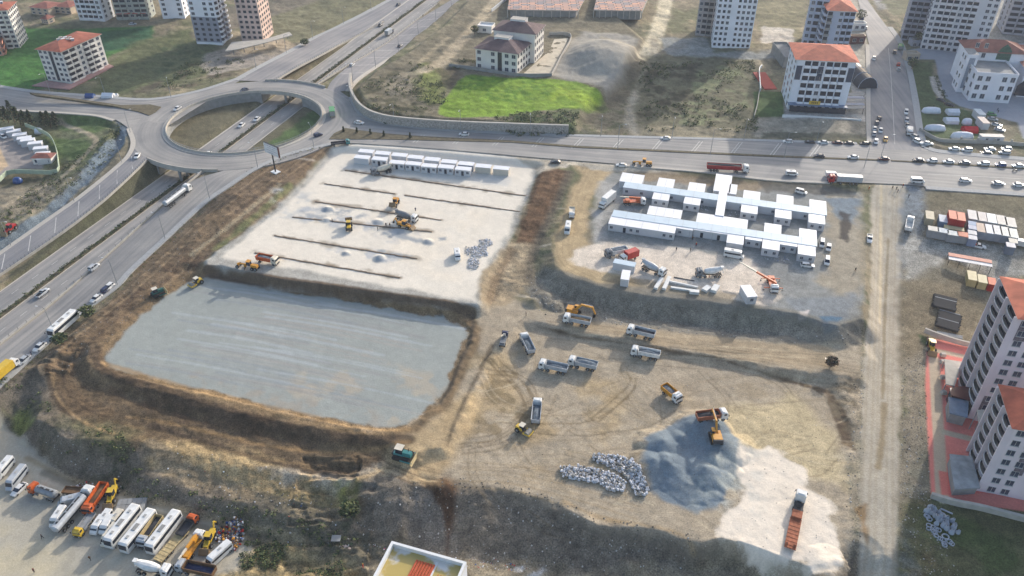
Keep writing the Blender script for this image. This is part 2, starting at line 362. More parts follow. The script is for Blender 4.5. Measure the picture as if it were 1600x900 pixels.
paint([(1424,100),(1455,100),(1462,150),(1480,165),(1530,175),(1535,220),(1475,222),(1440,208),(1430,160)], 0, (84,98,66), .8, .8, 4, 1)
paint([(1452,120),(1462,118),(1478,150),(1470,155),(1458,140)], 0, (196,186,172), .4, .3, 4, 1)
paint(None, 0, (104,100,80), 1, 2, 5, .9, world=ring_poly(36, 40), mod=(60, -1, .1, 1))
paint([(385,262),(420,232),(470,215),(505,182),(490,170),(470,190),(400,240)], -5, (88,108,66), 1.5, 2, 5, 1)
paint([(238,252),(262,262),(150,345),(15,435),(10,425),(120,345)], -4, (82,82,64), 1, 1.5, 5, .9)
paint([(440,128),(470,112),(545,66),(548,60),(500,82),(430,122)], -4, (86,78,60), 1, 1.5, 5, .9)
# between the service road and the fills
paint([(520,228),(545,234),(500,260),(440,330),(330,405),(300,432),(160,545),(85,585),(40,570),(125,500),(210,425),(320,322),(400,268)], -4.5, (130,110,88), 2, 3, 8, 1)
paint([(470,245),(520,232),(500,262),(400,345),(330,400),(330,350),(400,290)], -3, (106,90,72), 2, 4, 7, .85, (5,.35,.3,2))
paint([(210,425),(320,322),(345,318),(235,440),(125,520),(60,575),(30,580),(120,500)], -4.5, (98,96,84), 1.5, 2, 4, .8, (3,.3,.3,2))
paint([(225,410),(335,330),(380,350),(300,435),(250,470),(170,540),(100,575),(70,580),(130,520)], -5, (122,104,82), 2, 3, 6, .9)
paint([(180,470),(330,370),(345,390),(300,430),(235,480),(160,545),(120,560)], -5, (96,78,62), 1.5, 2, 6, .8, (4,.35,.3,4))
tracks([(500,240),(430,290),(350,350),(240,440),(150,510),(100,555),(92,600),(130,650),(200,682),(330,712)], -5, 6, 12, (74,58,46), .6, .7)
tracks([(500,240),(430,290),(350,350),(240,440),(150,510),(100,555),(92,600),(130,650),(200,682),(330,712)], -5, 4, 11, (168,144,112), .7, .7)
stroke([(440,300),(400,330),(360,360),(300,400)], -4, (176,160,130), 1.6, .6, .8, .4)
stroke([(455,300),(415,335),(380,362),(340,392)], -4, (124,128,84), 3, 1, .7, .8)
# slopes and rough ground in the south
paint(None, 0, (112,104,92), 2, 3, 8, 1, world=W_BASIN, bias=-16)
paint([(85,585),(160,545),(165,580),(300,620),(620,680),(760,745),(880,785),(1060,840),(1100,880),(900,905),(700,885),(330,815),(60,700),(20,660)], -8, (120,110,96), 2, 3, 8, 1)
paint([(100,570),(160,565),(200,590),(330,620),(500,662),(620,685),(700,700),(640,745),(540,750),(300,715),(160,690),(90,640),(80,590)], -8, (108,92,72), 2, 3, 7, 1)
paint([(160,575),(300,612),(480,655),(610,690),(600,715),(400,685),(250,650),(180,615)], -7, (92,74,58), 2, 2, 5, .75, (5,.3,.3,2))
paint([(225,690),(300,695),(420,725),(550,765),(555,800),(480,805),(390,780),(290,755),(230,730)], -8.6, (176,152,112), 2, 3, 6, .9)
paint([(400,735),(500,740),(550,760),(545,775),(480,770),(400,755)], -8.6, (196,184,166), 1.5, 2, 5, .7, (4,.4,.3,2))
paint([(0,600),(80,640),(200,690),(220,750),(130,745),(40,690),(-40,650)], -9, (84,84,66), 2, 3, 6, .8, (5,.35,.3,8))
paint([(10,640),(40,630),(50,660),(20,670)], -8, (132,136,76), 2, 3, 4, .8)
paint([(100,660),(220,680),(200,720),(130,700)], -9, (112,106,78), 3, 4, 5, .8)
paint([(420,760),(560,790),(600,860),(480,850),(400,800)], -11, (82,84,62), 3, 4, 6, .8, (4,.35,.3,8))
paint([(520,755),(560,760),(555,790),(530,795)], -9, (126,128,62), 2, 3, 4, .8, (3,.4,.3,8))
paint([(560,740),(700,765),(800,775),(900,815),(1060,845),(1080,880),(960,895),(800,870),(700,870),(600,860)], -10, (120,112,100), 2, 2, 8, .9)
paint([(640,770),(690,765),(705,850),(660,860),(620,800)], -10, (108,104,98), 3, 4, 8, .8)
paint([(650,745),(700,745),(715,770),(705,830),(697,850),(690,800),(670,770)], -8, (82,60,44), 1, 1, 4, .9)
paint([(700,720),(716,740),(716,770),(640,745),(655,730)], -6, (110,84,60), 1.5, 2, 5, .8)
paint([(560,868),(680,880),(800,872),(925,900),(1050,890),(1160,885),(1300,940),(1300,1500),(400,1500)], -12.5, (148,136,114), 2, 4, 7, .9)
paint([(800,880),(900,890),(960,900),(800,920)], -12.5, (112,104,88), 2, 3, 5, .8, (3,.4,.3,8))
paint([(800,885),(835,880),(855,890),(840,905),(810,905)], -12.5, (190,188,184), 1, 2, 3, .9, (2,.35,.3,8))
paint([(340,790),(440,800),(560,850),(640,850),(560,880),(400,860),(330,830)], -12, (104,98,82), 2, 3, 5, .8)
paint([(380,840),(560,880),(575,950),(300,950),(340,880)], -12.5, (176,154,112), 2, 3, 6, .9)
paint([(360,830),(470,850),(520,900),(420,900),(360,870)], -12.5, (98,92,72), 2, 4, 4, .85, (3,.4,.25,2))
paint([(60,700),(150,755),(260,800),(370,830),(390,850),(340,830),(240,800),(140,765),(60,730)], -11, (118,108,88), 2, 3, 5, .9)
# vehicle yard
paint([(-100,640),(10,660),(60,715),(130,760),(240,790),(330,815),(395,850),(370,890),(330,905),(300,1000),(-200,1000)], -12.5, (186,178,160), 1.2, 2, 6, 1, zid=6)
paint([(40,760),(120,770),(300,830),(330,880),(250,900),(120,860),(40,820),(0,800)], -12.5, (158,154,146), 3, 4, 8, .8, (7,.35,.3,8))
paint([(-20,800),(60,830),(130,880),(200,910),(100,940),(-30,900)], -12.5, (206,192,160), 3, 4, 8, .7, (9,.35,.3,8))
paint([(20,870),(120,850),(200,890),(100,930),(0,920)], -12.5, (150,146,134), 2, 3, 5, .5, (6,.4,.3,2))
# work area
paint([(745,470),(800,470),(850,490),(1345,530),(1350,600),(1340,780),(1325,900),(1240,895),(1125,842),(1080,850),(1030,828),(935,818),(875,788),(800,765),(700,752),(600,742),(560,735),(620,690),(700,640),(745,560)], -6, TAN, 1.5, 2, 7, 1)
paint([(720,560),(830,540),(960,600),(1000,700),(880,760),(760,750),(710,700)], -6, (178,156,120), 4, 6, 9, .8, (9,.35,.3,2))
paint([(745,560),(820,580),(830,640),(780,700),(720,690)], -6, (128,112,84), 3, 4, 5, .7, (4,.45,.2,2))
paint([(690,620),(716,640),(706,720),(690,740),(640,735)], -5, (120,100,76), 2, 3, 5, .6, (4,.4,.3,2))
paint([(560,665),(620,672),(660,690),(640,715),(560,700),(450,670)], -5, (128,108,82), 2, 2, 6, .8)
paint([(640,680),(720,620),(755,600),(745,640),(716,700),(690,752),(620,740),(560,742),(600,700)], -5, (186,162,124), 2, 3, 7, .8)
paint([(880,500),(1000,508),(1130,524),(1300,540),(1300,575),(1200,570),(1025,538),(900,515)], -4.6, (178,158,128), 2, 2, 6, .8)
paint([(900,565),(1040,570),(1250,590),(1290,640),(1200,690),(1100,640),(960,600)], -6, (170,154,128), 4, 6, 9, .7, (7,.4,.3,5))
paint([(1130,640),(1240,620),(1320,680),(1325,760),(1240,740),(1160,700)], -6, (202,184,146), 3, 5, 9, .8)
paint([(820,505),(900,524),(1025,548),(1130,566),(1240,592),(1300,605),(1330,660),(1335,700),(1315,690),(1290,612),(1120,560),(900,527)], -5.5, (96,80,64), .7, .8, 4, .95)
paint([(1290,600),(1340,590),(1345,660),(1335,680),(1310,680),(1295,630)], -5.5, (124,112,92), 1.5, 2, 4, .8, (3,.35,.3,5))
tracks([(850,510),(950,524),(1100,548),(1250,575),(1350,590)], -4.6, 7, 9, (140,120,94), .6, .5)
tracks([(760,560),(800,590),(830,640),(780,690),(720,700)], -6, 3, 3, (110,94,70), .6, .7)
tracks([(745,590),(790,585),(820,600),(828,640),(790,680),(730,695)], -6, 3, 4, (116,98,74), .5, .6)
tracks([(930,655),(960,630),(985,605),(990,590)], -6, 2, 2.2, (110,94,70), .5, .8)
tracks([(780,650),(860,655),(920,650),(975,615)], -6, 2, 3, (126,108,80), .5, .6)
tracks([(720,740),(800,745),(900,770),(1000,800)], -6, 5, 8, (150,130,98), .5, .5)
tracks([(560,690),(640,735),(700,750)], -5.5, 5, 6, (92,72,54), .5, .6)
tracks([(720,700),(850,700),(1000,680),(1100,620),(1280,600)], -6, 4, 12, (150,132,104), .5, .45)
for i in range(60):
    a = np.array(U((random.uniform(740, 1300), random.uniform(600, 800)), -6.2)); t = random.choice([.1, .25, 1.2, -.5, 2.2]) + random.uniform(-.3, .3); q = np.array((math.cos(t), math.sin(t))) * random.uniform(8, 30); bend = np.array((-q[1], q[0])) * random.uniform(-.3, .3)
    for k in (-.95, .95): n_ = np.array((-q[1], q[0])) / np.linalg.norm(q) * k; stroke(None, 0, random.choice([(128,112,86), (150,134,104), (206,190,160), (112,98,76)]), .35, .3, random.uniform(.25, .6), .12, world=[tuple(a + n_), tuple(a + n_ + q / 2 + bend), tuple(a + n_ + q)])
for i in range(40):
    a = np.array(U((random.uniform(860, 1320), random.uniform(515, 560)), -4.8)); q = np.array((1, -.12 + random.uniform(-.06, .06))) * random.uniform(10, 34); stroke(None, 0, random.choice([(128,112,90), (206,190,160), (110,98,80)]), .4, .3, random.uniform(.3, .6), .12, world=[tuple(a), tuple(a + q)])
for i in range(26):
    a = np.array(U((random.uniform(420, 800), random.uniform(245, 450)), -2)); q = np.array((1, -.22 + random.uniform(-.1, .1))) * random.uniform(12, 40); stroke(None, 0, random.choice([(198,186,166), (214,204,186), (246,234,216), (190,184,172)]), random.uniform(.5, 1.6), .6, random.uniform(.3, .6), .3, world=[tuple(a), tuple(a + q)])
# grey stone fill
paint(PX_GREY, -5.2, (132,112,86), 1.2, 1, 5, 1, bias=-4)
paint(PX_GREY, -5.2, GRY, .6, 1.6, 3.5, 1, zid=1, bias=.8)
paint([(420,600),(560,560),(700,590),(640,660),(560,660),(420,630)], -5.2, (186,172,150), 3, 6, 10, .6, (6,.5,.2,8))
paint([(220,580),(330,610),(500,650),(600,668),(560,640),(400,600)], -5.2, (170,158,142), 2, 4, 9, .6, (5,.45,.25,8))
for i in range(46):
    t = i / 45; a = np.array(U((300 - 135 * t, 438 + 122 * t), -5.2)); b = np.array(U((728 - 60 * t, 510 + 150 * t), -5.2)); q = (b - a)
    s0 = random.uniform(0, .5); s1 = s0 + random.uniform(.3, .6)
    stroke(None, 0, random.choice([(146,152,156), (178,184,186), (170,164,156), (152,150,148)]), random.uniform(.3, 1.1), .5, .55, .25, world=[tuple(a + q * s0), tuple(a + q * (s0 + s1) / 2 + np.array((0, .8))), tuple(a + q * min(1, s1))])
# cream fill
paint(PX_CREAM, -2, (176,172,162), 1, 1, 5, 1, bias=-1.2)
paint([(527,235),(560,231),(640,233),(700,238),(780,249),(836,260),(832,272),(820,300),(802,345),(788,372),(764,412),(748,448),(742,470),(700,464),(640,450),(560,440),(460,420),(400,410),(345,402),(365,385),(410,350),(450,318),(476,290),(505,260)], -2, CRM, 1.2, 1.6, 5, 1, zid=2)
paint([(560,250),(800,275),(790,290),(540,262)], -2, (206,204,198), 2, 2, 6, .7)
paint([(430,300),(500,300),(520,330),(470,345),(430,340)], -2, (196,196,192), 2, 4, 6, .8, (5,.4,.3,2))
paint([(470,320),(560,330),(600,350),(680,370),(640,385),(560,360),(470,345)], -2, (178,182,186), 2, 4, 5, .8, (4,.45,.2,8))
paint([(500,385),(640,400),(600,410),(520,398)], -2, (186,188,190), 2, 3, 5, .8, (4,.45,.2,8))
paint([(560,300),(760,330),(720,440),(600,420)], -2, (240,226,204), 5, 6, 9, .5, (9,.4,.3,2))
# earth bands on the banks, shaded faces and lit rims painted into the colour
for p0, p1 in (((539,266),(822,306)),((507,287),(617,303)),((632,305),(815,331)),((493,315),(690,344)),((457,339),(675,362)),((429,368),(652,404)),((398,395),(625,434))):
    stroke([p0, ((p0[0] + p1[0]) / 2, (p0[1] + p1[1]) / 2), p1], -2, (176,164,146), 3.0, .8, .8, 1.6, mod=(5, .42, .2, 9)); stroke([p0, p1], -2, (134,118,100), 1.2, .5, .85, .6, mod=(4, .4, .15, 19))
for p_ in ([(520,322),(560,328),(578,338),(560,342),(520,334)], [(560,352),(600,356),(640,368),(675,378),(660,384),(610,370)], [(470,330),(500,336),(510,348),(480,345)], [(590,390),(650,400),(640,408),(600,404)]): paint(p_, -2, (156,162,166), 1.2, 2.5, 4, .85, (3,.38,.2,8))
for x_, y_, r_ in ((511,327,7), (593,404,7), (540,396,5), (668,378,6), (590,347,8), (510,344,6), (690,372,5)):
    paint([(x_ - r_, y_ - r_ * .5), (x_ + r_, y_ - r_ * .4), (x_ + r_ * 1.3, y_ + r_ * .3), (x_ - r_ * .6, y_ + r_ * .5)], -1.6, (150,158,164), .7, 1.2, 2.5, .9)
for a_, c_, w_, am in (([(324,423),(370,432),(430,441),(510,452),(590,464),(690,478),(738,488)], (100,84,68), 3.0, .95), ([(740,500),(737,530),(722,565),(704,608),(690,632)], (96,84,70), 1.5, .9), ([(770,545),(748,590),(722,640),(708,672),(700,700)], (92,80,66), 1.0, .8),
  ([(154,560),(162,584),(200,604),(274,628),(384,664),(494,688),(580,697),(640,700)], (86,72,58), 3.6, .85), ([(242,456),(181,512),(112,556),(94,582),(104,620),(154,645)], (110,90,68), 7, .5),
  ([(236,668),(329,697),(439,729),(530,738)], (80,68,56), 1.8, .9), ([(200,655),(231,658),(329,680),(439,704),(549,710),(640,704)], (150,122,86), .9, .8), ([(180,662),(290,690),(420,722),(520,732)], (142,118,86), .7, .6),
  ([(300,625),(420,655),(540,684),(600,690)], (150,126,92), .7, .6), ([(166,578),(260,606),(360,632),(480,660),(580,680),(640,684)], (168,138,98), 1.6, .7),
  ([(33,697),(110,735),(220,763),(329,796),(428,818),(494,840)], (160,144,114), 1.4, .7), ([(236,700),(300,740),(420,782),(530,800)], (112,104,92), 4.5, .6), ([(60,720),(130,750),(230,785),(330,812),(420,840)], (96,92,78), 2.2, .6),
  ([(84,590),(92,626),(130,662),(180,682)], (168,140,102), .5, .8), ([(100,585),(106,615),(140,645),(200,668)], (74,62,50), .6, .8), ([(76,580),(84,620),(120,664)], (74,62,50), .6, .7), ([(880,790),(940,818),(1000,826),(1060,842),(1085,862)], (168,142,104), 1.0, .6)):
    stroke(a_, -3.7 if a_[0][1] < 425 else -6 if a_[0][1] < 560 else -8, c_, w_, .7, am, .5)
# between
paint([(845,270),(892,278),(868,330),(838,385),(803,385),(818,345),(835,300)], -3, (104,82,62), 1, 1.5, 5, 1)
paint([(850,272),(885,280),(860,330),(825,375),(810,375),(835,310)], -3, (122,94,70), 1, 1.5, 4, .6, (3,.45,.2,4))
for i in range(7): stroke([(848 + i * 6, 276), (815 + i * 6, 350), (800 + i * 6, 384)], -3, (92,66,46), .5, .4, .5, .2)
paint([(800,386),(840,386),(825,415),(822,450),(790,475),(748,474),(756,430),(775,405)], -3.5, (168,150,122), 1.5, 3, 7, 1)
stroke([(800,395),(775,440),(765,470)], -4, (126,106,84), 2.5, 1.2, .7, 1)
stroke([(890,282),(866,335),(838,390),(826,430),(850,470)], -4, (100,92,80), 3.5, 1.5, .8, .8)  # shade of the platform's west slope painted as a dark band
paint([(890,255),(935,258),(960,270),(925,315),(915,370),(930,390),(990,395),(1000,462),(935,448),(880,430),(862,395),(880,330),(905,275)], -1, (186,164,128), 1.5, 2, 7, 1)
tracks([(925,262),(900,310),(880,370),(885,410),(930,436)], -1, 5, 7, (148,128,98), .5, .5)
paint([(800,243),(900,250),(1000,262),(1060,272),(960,268),(890,258),(840,272),(835,262)], -.5, (196,184,164), 1, 2, 6, 1)
paint([(955,268),(1345,300),(1350,500),(1245,491),(1160,478),(1100,470),(1000,460),(985,400),(930,385),(925,330),(940,285)], -.7, (146,147,143), 2, 3, 7, 1)
paint([(940,285),(985,290),(950,345),(940,380),(920,385),(925,330)], -.7, (182,178,170), 2, 3, 6, .8)
paint([(890,400),(900,388),(960,378),(1060,388),(1160,400),(1210,440),(1215,465),(1190,478),(1165,476),(1090,455),(1020,440),(960,432),(905,415),(880,405)], -.7, (222,208,190), 1.2, 2.5, 5, 1)
paint([(960,430),(1150,460),(1150,476),(1095,470),(1000,460),(930,446)], -.7, (150,136,112), 1.2, 2, 5, .8)
paint([(1290,300),(1345,305),(1350,420),(1330,480),(1280,440),(1295,380)], -.7, (168,156,134), 2, 3, 6, .8)
paint([(1290,310),(1345,310),(1335,350),(1310,345)], -.7, (118,136,150), 1.5, 2, 5, .8)
paint([(1312,330),(1330,335),(1325,380),(1312,372)], -.7, (62,58,58), .8, 1.5, 3, .85)
paint([(1230,470),(1340,460),(1320,505),(1290,510),(1255,495)], -.7, (134,140,144), 1.5, 2.5, 5, .8)
paint([(1280,495),(1315,497),(1300,515),(1290,513)], -.9, (84,116,140), .6, 1, 3, .9)
paint([(1250,487),(1265,484),(1262,496),(1248,497)], -.7, (220,208,200), .4, .8, 3, .9)
paint([(990,268),(1100,276),(1200,288),(1180,300),(1060,285),(980,280)], -.7, (152,132,104), 1.5, 2.5, 6, .8)
paint([(1180,284),(1290,290),(1340,300),(1290,305),(1200,300)], -.6, (98,94,86), 1, 2, 4, .8)
paint([(820,450),(850,478),(880,490),(1050,512),(1200,528),(1345,533),(1348,505),(1290,512),(1240,494),(1095,472),(935,450),(870,428),(850,420)], -3, (128,124,114), 1, 1.2, 6, .8)
# dirt road and the yard east of it
paint([(1372,290),(1414,290),(1408,400),(1410,460),(1412,560),(1408,680),(1405,800),(1403,1000),(1345,1000),(1345,800),(1347,680),(1350,560),(1358,460),(1357,400),(1357,310)], -4.5, (186,176,158), .8, 1.0, 4, 1, zid=3)
tracks([(1385,300),(1384,460),(1380,640),(1374,900)], -5, 6, 9, (158,142,116), .6, .5)
stroke([(1386,380),(1383,480),(1382,560),(1380,620)], -5, (136,118,84), .9, .4, .7, .4)
stroke([(1382,630),(1377,700),(1373,730)], -5.5, (140,120,84), 1.5, .5, .7, .4)
stroke([(1373,300),(1375,400),(1376,500)], -4, (214,196,160), .8, .4, .7, .3)
paint([(1325,690),(1345,680),(1345,900),(1318,900)], -6, (150,140,116), 1.5, 2, 4, .8, (3,.4,.3,5))
paint([(1335,795),(1352,790),(1355,850),(1345,830),(1340,805)], -6, (142,112,74), .6, .8, 3, .8)
paint([(1410,290),(1600,303),(1750,315),(1750,420),(1560,420),(1530,480),(1440,560),(1414,560)], -3, (124,116,98), 2, 3, 7, 1)
paint([(1412,290),(1450,300),(1450,330),(1440,380),(1410,420)], -1, (126,136,144), 2, 3, 6, .8)
paint([(1440,300),(1600,310),(1700,320),(1700,345),(1590,338),(1500,325),(1450,330)], -1, (120,112,90), 2, 3, 6, .9)
paint([(1410,360),(1600,388),(1600,420),(1560,430),(1480,400),(1420,430),(1410,400)], -2.5, (170,166,156), 2, 3, 6, .9)
paint([(1412,440),(1530,440),(1540,530),(1452,524),(1440,560),(1412,560)], -4, (128,116,94), 2, 3, 6, .9)
paint([(1440,520),(1520,540),(1510,555),(1450,535)], -4.5, (78,92,58), 1, 2, 4, .9)
paint([(1410,560),(1448,545),(1450,620),(1455,780),(1440,800),(1408,800)], -5.5, (142,132,114), 1.5, 2.5, 6, 1)
paint([(1415,700),(1452,700),(1460,800),(1412,800)], -5.5, (108,106,92), 2, 3, 5, .8, (4,.4,.3,5))
paint([(1405,790),(1455,778),(1530,795),(1700,830),(1700,1100),(1405,1100)], -6, (92,92,66), 1.5, 2, 6, 1)
paint([(1440,800),(1520,815),(1600,850),(1600,1000),(1480,1000)], -6, (74,88,52), 3, 5, 9, .8, (8,.35,.3,5))
paint([(1408,780),(1440,790),(1460,850),(1500,930),(1408,930)], -6, (126,112,84), 2, 3, 5, .7, (4,.4,.3,5))
paint([(1405,820),(1425,830),(1430,880),(1440,930),(1405,930)], -6, (112,118,116), 2, 3, 4, .7, (4,.4,.3,8))
paint([(1450,527),(1560,545),(1700,560),(1700,830),(1600,800),(1455,778),(1450,700),(1446,600)], -5.5, (224,136,124), .3, .1, 6, 1, zid=8)
for a, b in (([(1460,560),(1472,780)], 3.0), ([(1452,545),(1520,560)], 2.0), ([(1475,675),(1530,688)], 2.2)):
    stroke(a, -5.5, (190,180,156), b, .3, .9, .05)
paint([(1466,735),(1490,740),(1530,750),(1560,770),(1470,775)], -5.5, (226,112,104), .3, .2, 6, .8)
# heaps: crushed stone, sand
paint([(1008,690),(1045,668),(1090,655),(1130,665),(1155,690),(1160,720),(1140,760),(1120,795),(1090,800),(1050,790),(1015,765),(1003,725)], -6, (124,136,144), 1.0, 1.6, 4, 1, zid=5)
paint([(1060,760),(1150,700),(1170,690),(1180,740),(1130,800),(1090,800)], -6, (172,176,170), 2, 3, 4, .8, (3,.3,.3,3))
paint([(1160,705),(1200,695),(1240,715),(1262,735),(1265,760),(1295,780),(1310,830),(1305,885),(1285,892),(1240,880),(1200,868),(1150,850),(1110,840),(1130,800),(1160,760)], -6.2, (244,230,210), .9, 3, 5, 1, zid=2)
paint([(1150,700),(1200,700),(1200,800),(1140,830),(1120,800),(1170,740)], -6.2, (204,202,192), 3, 4, 5, .6, (4,.42,.3,5))
paint([(1180,870),(1240,880),(1300,893),(1300,900),(1190,900)], -8, (206,196,176), 1, 3, 4, .6, (3,.45,.2,5))
n5 = fbm(wx, wy, 1.1, 2, 12)
calm = np.where(np.isin(zone, (1, 2, 6, 8)), .3, np.where(np.isin(zone, (3, 5)), .55, 1.5))
for P_ in (W_WORK, W_HAUL, W_CREAM, W_PREF):
    local(wx, wy, P_, 4, lambda k: calm.__setitem__(k, np.where((sdf(wx[k], wy[k], P_) < 2) & (zone[k] == 0), .85, calm[k])))
col *= (1 + (np.clip((.8 + .4 * n3) * (.9 + .2 * n2) * (.82 + .36 * n5), .55, 1.5) - 1) * calm)[:, None]

# ------------------------------------------------------------------ one sheet, split along its faces by surface
ZN = {0: 'ground', 1: 'stone_fill_ground', 2: 'pale_fill_ground', 3: 'dirt_road', 4: 'field', 5: 'gravel_ground', 6: 'yard_ground', 7: 'shaded_ditch', 8: 'pavement'}
def ground_mat():
    m = bpy.data.materials.new('ground_surface'); m.use_nodes = True; nt = m.node_tree; b = nt.nodes['Principled BSDF']
    b.inputs['Roughness'].default_value = .95; b.inputs['Specular IOR Level'].default_value = .15
    at = nt.nodes.new('ShaderNodeAttribute'); at.attribute_name = 'Col'
    tc = nt.nodes.new('ShaderNodeTexCoord')
    def noise(s, d=4):
        n = nt.nodes.new('ShaderNodeTexNoise'); n.inputs['Scale'].default_value = s; n.inputs['Detail'].default_value = d; n.inputs['Roughness'].default_value = .65
        nt.links.new(tc.outputs['Object'], n.inputs['Vector']); return n
    def mr(n, a, b_):
        r = nt.nodes.new('ShaderNodeMapRange'); r.inputs['From Min'].default_value = .3; r.inputs['From Max'].default_value = .7
        r.inputs['To Min'].default_value = a; r.inputs['To Max'].default_value = b_; nt.links.new(n.outputs[0], r.inputs['Value']); return r
    a = mr(noise(2.6, 8), .58, 1.42); c = mr(noise(.12, 5), .88, 1.12)
    mu = nt.nodes.new('ShaderNodeMath'); mu.operation = 'MULTIPLY'; nt.links.new(a.outputs[0], mu.inputs[0]); nt.links.new(c.outputs[0], mu.inputs[1])
    vm = nt.nodes.new('ShaderNodeVectorMath'); vm.operation = 'SCALE'; nt.links.new(at.outputs['Color'], vm.inputs[0])
    s1 = nt.nodes.new('ShaderNodeMath'); s1.operation = 'SUBTRACT'; s1.inputs[1].default_value = 1; nt.links.new(mu.outputs[0], s1.inputs[0])
    s2 = nt.nodes.new('ShaderNodeMath'); s2.operation = 'MULTIPLY_ADD'; s2.inputs[2].default_value = 1; nt.links.new(s1.outputs[0], s2.inputs[0]); nt.links.new(at.outputs['Alpha'], s2.inputs[1]); nt.links.new(s2.outputs[0], vm.inputs['Scale'])
    nt.links.new(vm.outputs[0], b.inputs['Base Color'])
    bp = nt.nodes.new('ShaderNodeBump'); bp.inputs['Strength'].default_value = .45; bp.inputs['Distance'].default_value = .16
    nb = noise(1.9, 6); nt.links.new(nb.outputs[0], bp.inputs['Height']); nt.links.new(bp.outputs[0], b.inputs['Normal'])
    return m
GM = ground_mat()
verts = np.stack([wx, wy, wz], 1)
ii = np.arange(NR * NC).reshape(NR, NC)
F = np.stack([ii[:-1, :-1].ravel(), ii[1:, :-1].ravel(), ii[1:, 1:].ravel(), ii[:-1, 1:].ravel()], 1)
fz = zone[F[:, 0]]
for zid, nm in ZN.items():
    f = F[fz == zid]
    if not len(f): continue
    u, inv = np.unique(f.ravel(), return_inverse=True)
    me = bpy.data.meshes.new(nm); me.vertices.add(len(u)); me.vertices.foreach_set('co', verts[u].ravel().astype(np.float32))
    me.loops.add(len(inv)); me.loops.foreach_set('vertex_index', inv.astype(np.int32).ravel())
    me.polygons.add(len(f)); me.polygons.foreach_set('loop_start', np.arange(0, len(f) * 4, 4, dtype=np.int32)); me.polygons.foreach_set('loop_total', np.full(len(f), 4, np.int32))
    me.update(calc_edges=True)
    ca = me.color_attributes.new('Col', 'FLOAT_COLOR', 'POINT')
    ca.data.foreach_set('color', np.concatenate([col[u], calm[u][:, None]], 1).astype(np.float32).ravel())
    me.polygons.foreach_set('use_smooth', np.ones(len(f), bool)); me.materials.append(GM)
    o = bpy.data.objects.new(nm, me); C.objects.link(o); o['kind'] = 'structure'
# ------------------------------------------------------------------ materials
MATS = {}
def mat(name, c, rough=.7, var=.12, scale=.5, metal=0.0, spec=.3, bump=0.0, raw=False):
    """plain procedural material: a base colour with soft noise variation (wear and dirt)"""
    if name in MATS: return MATS[name]
    m = bpy.data.materials.new(name); m.use_nodes = True; nt = m.node_tree; b = nt.nodes['Principled BSDF']
    cc = c if raw else alb(c)
    b.inputs['Roughness'].default_value = rough; b.inputs['Metallic'].default_value = metal; b.inputs['Specular IOR Level'].default_value = spec
    tc = nt.nodes.new('ShaderNodeTexCoord'); n = nt.nodes.new('ShaderNodeTexNoise'); n.inputs['Scale'].default_value = scale; n.inputs['Detail'].default_value = 5
    nt.links.new(tc.outputs['Object'], n.inputs['Vector'])
    r = nt.nodes.new('ShaderNodeMapRange'); r.inputs['From Min'].default_value = .3; r.inputs['From Max'].default_value = .7
    r.inputs['To Min'].default_value = 1 - var; r.inputs['To Max'].default_value = 1 + var; nt.links.new(n.outputs[0], r.inputs['Value'])
    v = nt.nodes.new('ShaderNodeVectorMath'); v.operation = 'SCALE'; v.inputs[0].default_value = cc; nt.links.new(r.outputs[0], v.inputs['Scale'])
    nt.links.new(v.outputs[0], b.inputs['Base Color'])
    if bump:
        bp = nt.nodes.new('ShaderNodeBump'); bp.inputs['Strength'].default_value = bump; bp.inputs['Distance'].default_value = .1
        nt.links.new(n.outputs[0], bp.inputs['Height']); nt.links.new(bp.outputs[0], b.inputs['Normal'])
    MATS[name] = m; return m
def asphalt(name, c, c2):
    """asphalt: fine grain, broad dusty patches and wheel-lane streaks that run with the road (u = across, v = along)"""
    m = bpy.data.materials.new(name); m.use_nodes = True; nt = m.node_tree; b = nt.nodes['Principled BSDF']
    b.inputs['Roughness'].default_value = .8; b.inputs['Specular IOR Level'].default_value = .3
    tc = nt.nodes.new('ShaderNodeTexCoord')
    def noise(src, s, d, sc=(1, 1, 1)):
        mp = nt.nodes.new('ShaderNodeMapping'); mp.inputs['Scale'].default_value = sc; nt.links.new(src, mp.inputs['Vector'])
        n = nt.nodes.new('ShaderNodeTexNoise'); n.inputs['Scale'].default_value = s; n.inputs['Detail'].default_value = d; nt.links.new(mp.outputs[0], n.inputs['Vector']); return n
    uv = nt.nodes.new('ShaderNodeUVMap'); uv.uv_map = 'UVMap'
    n1_ = noise(tc.outputs['Object'], .06, 6); n2_ = noise(uv.outputs[0], 1.0, 4, (.55, .012, 1)); n3_ = noise(tc.outputs['Object'], 2.2, 4)
    ad = nt.nodes.new('ShaderNodeMath'); ad.operation = 'ADD'; nt.links.new(n1_.outputs[0], ad.inputs[0]); nt.links.new(n2_.outputs[0], ad.inputs[1])
    r = nt.nodes.new('ShaderNodeMapRange'); r.inputs['From Min'].default_value = .75; r.inputs['From Max'].default_value = 1.25; nt.links.new(ad.outputs[0], r.inputs['Value'])
    mx = nt.nodes.new('ShaderNodeMix'); mx.data_type = 'RGBA'; mx.inputs[6].default_value = (*alb(c), 1); mx.inputs[7].default_value = (*alb(c2), 1); nt.links.new(r.outputs[0], mx.inputs[0])
    r3 = nt.nodes.new('ShaderNodeMapRange'); r3.inputs['To Min'].default_value = .8; r3.inputs['To Max'].default_value = 1.2; nt.links.new(n3_.outputs[0], r3.inputs['Value'])
    v = nt.nodes.new('ShaderNodeVectorMath'); v.operation = 'SCALE'; nt.links.new(mx.outputs[2], v.inputs[0]); nt.links.new(r3.outputs[0], v.inputs['Scale']); nt.links.new(v.outputs[0], b.inputs['Base Color'])
    MATS[name] = m; return m
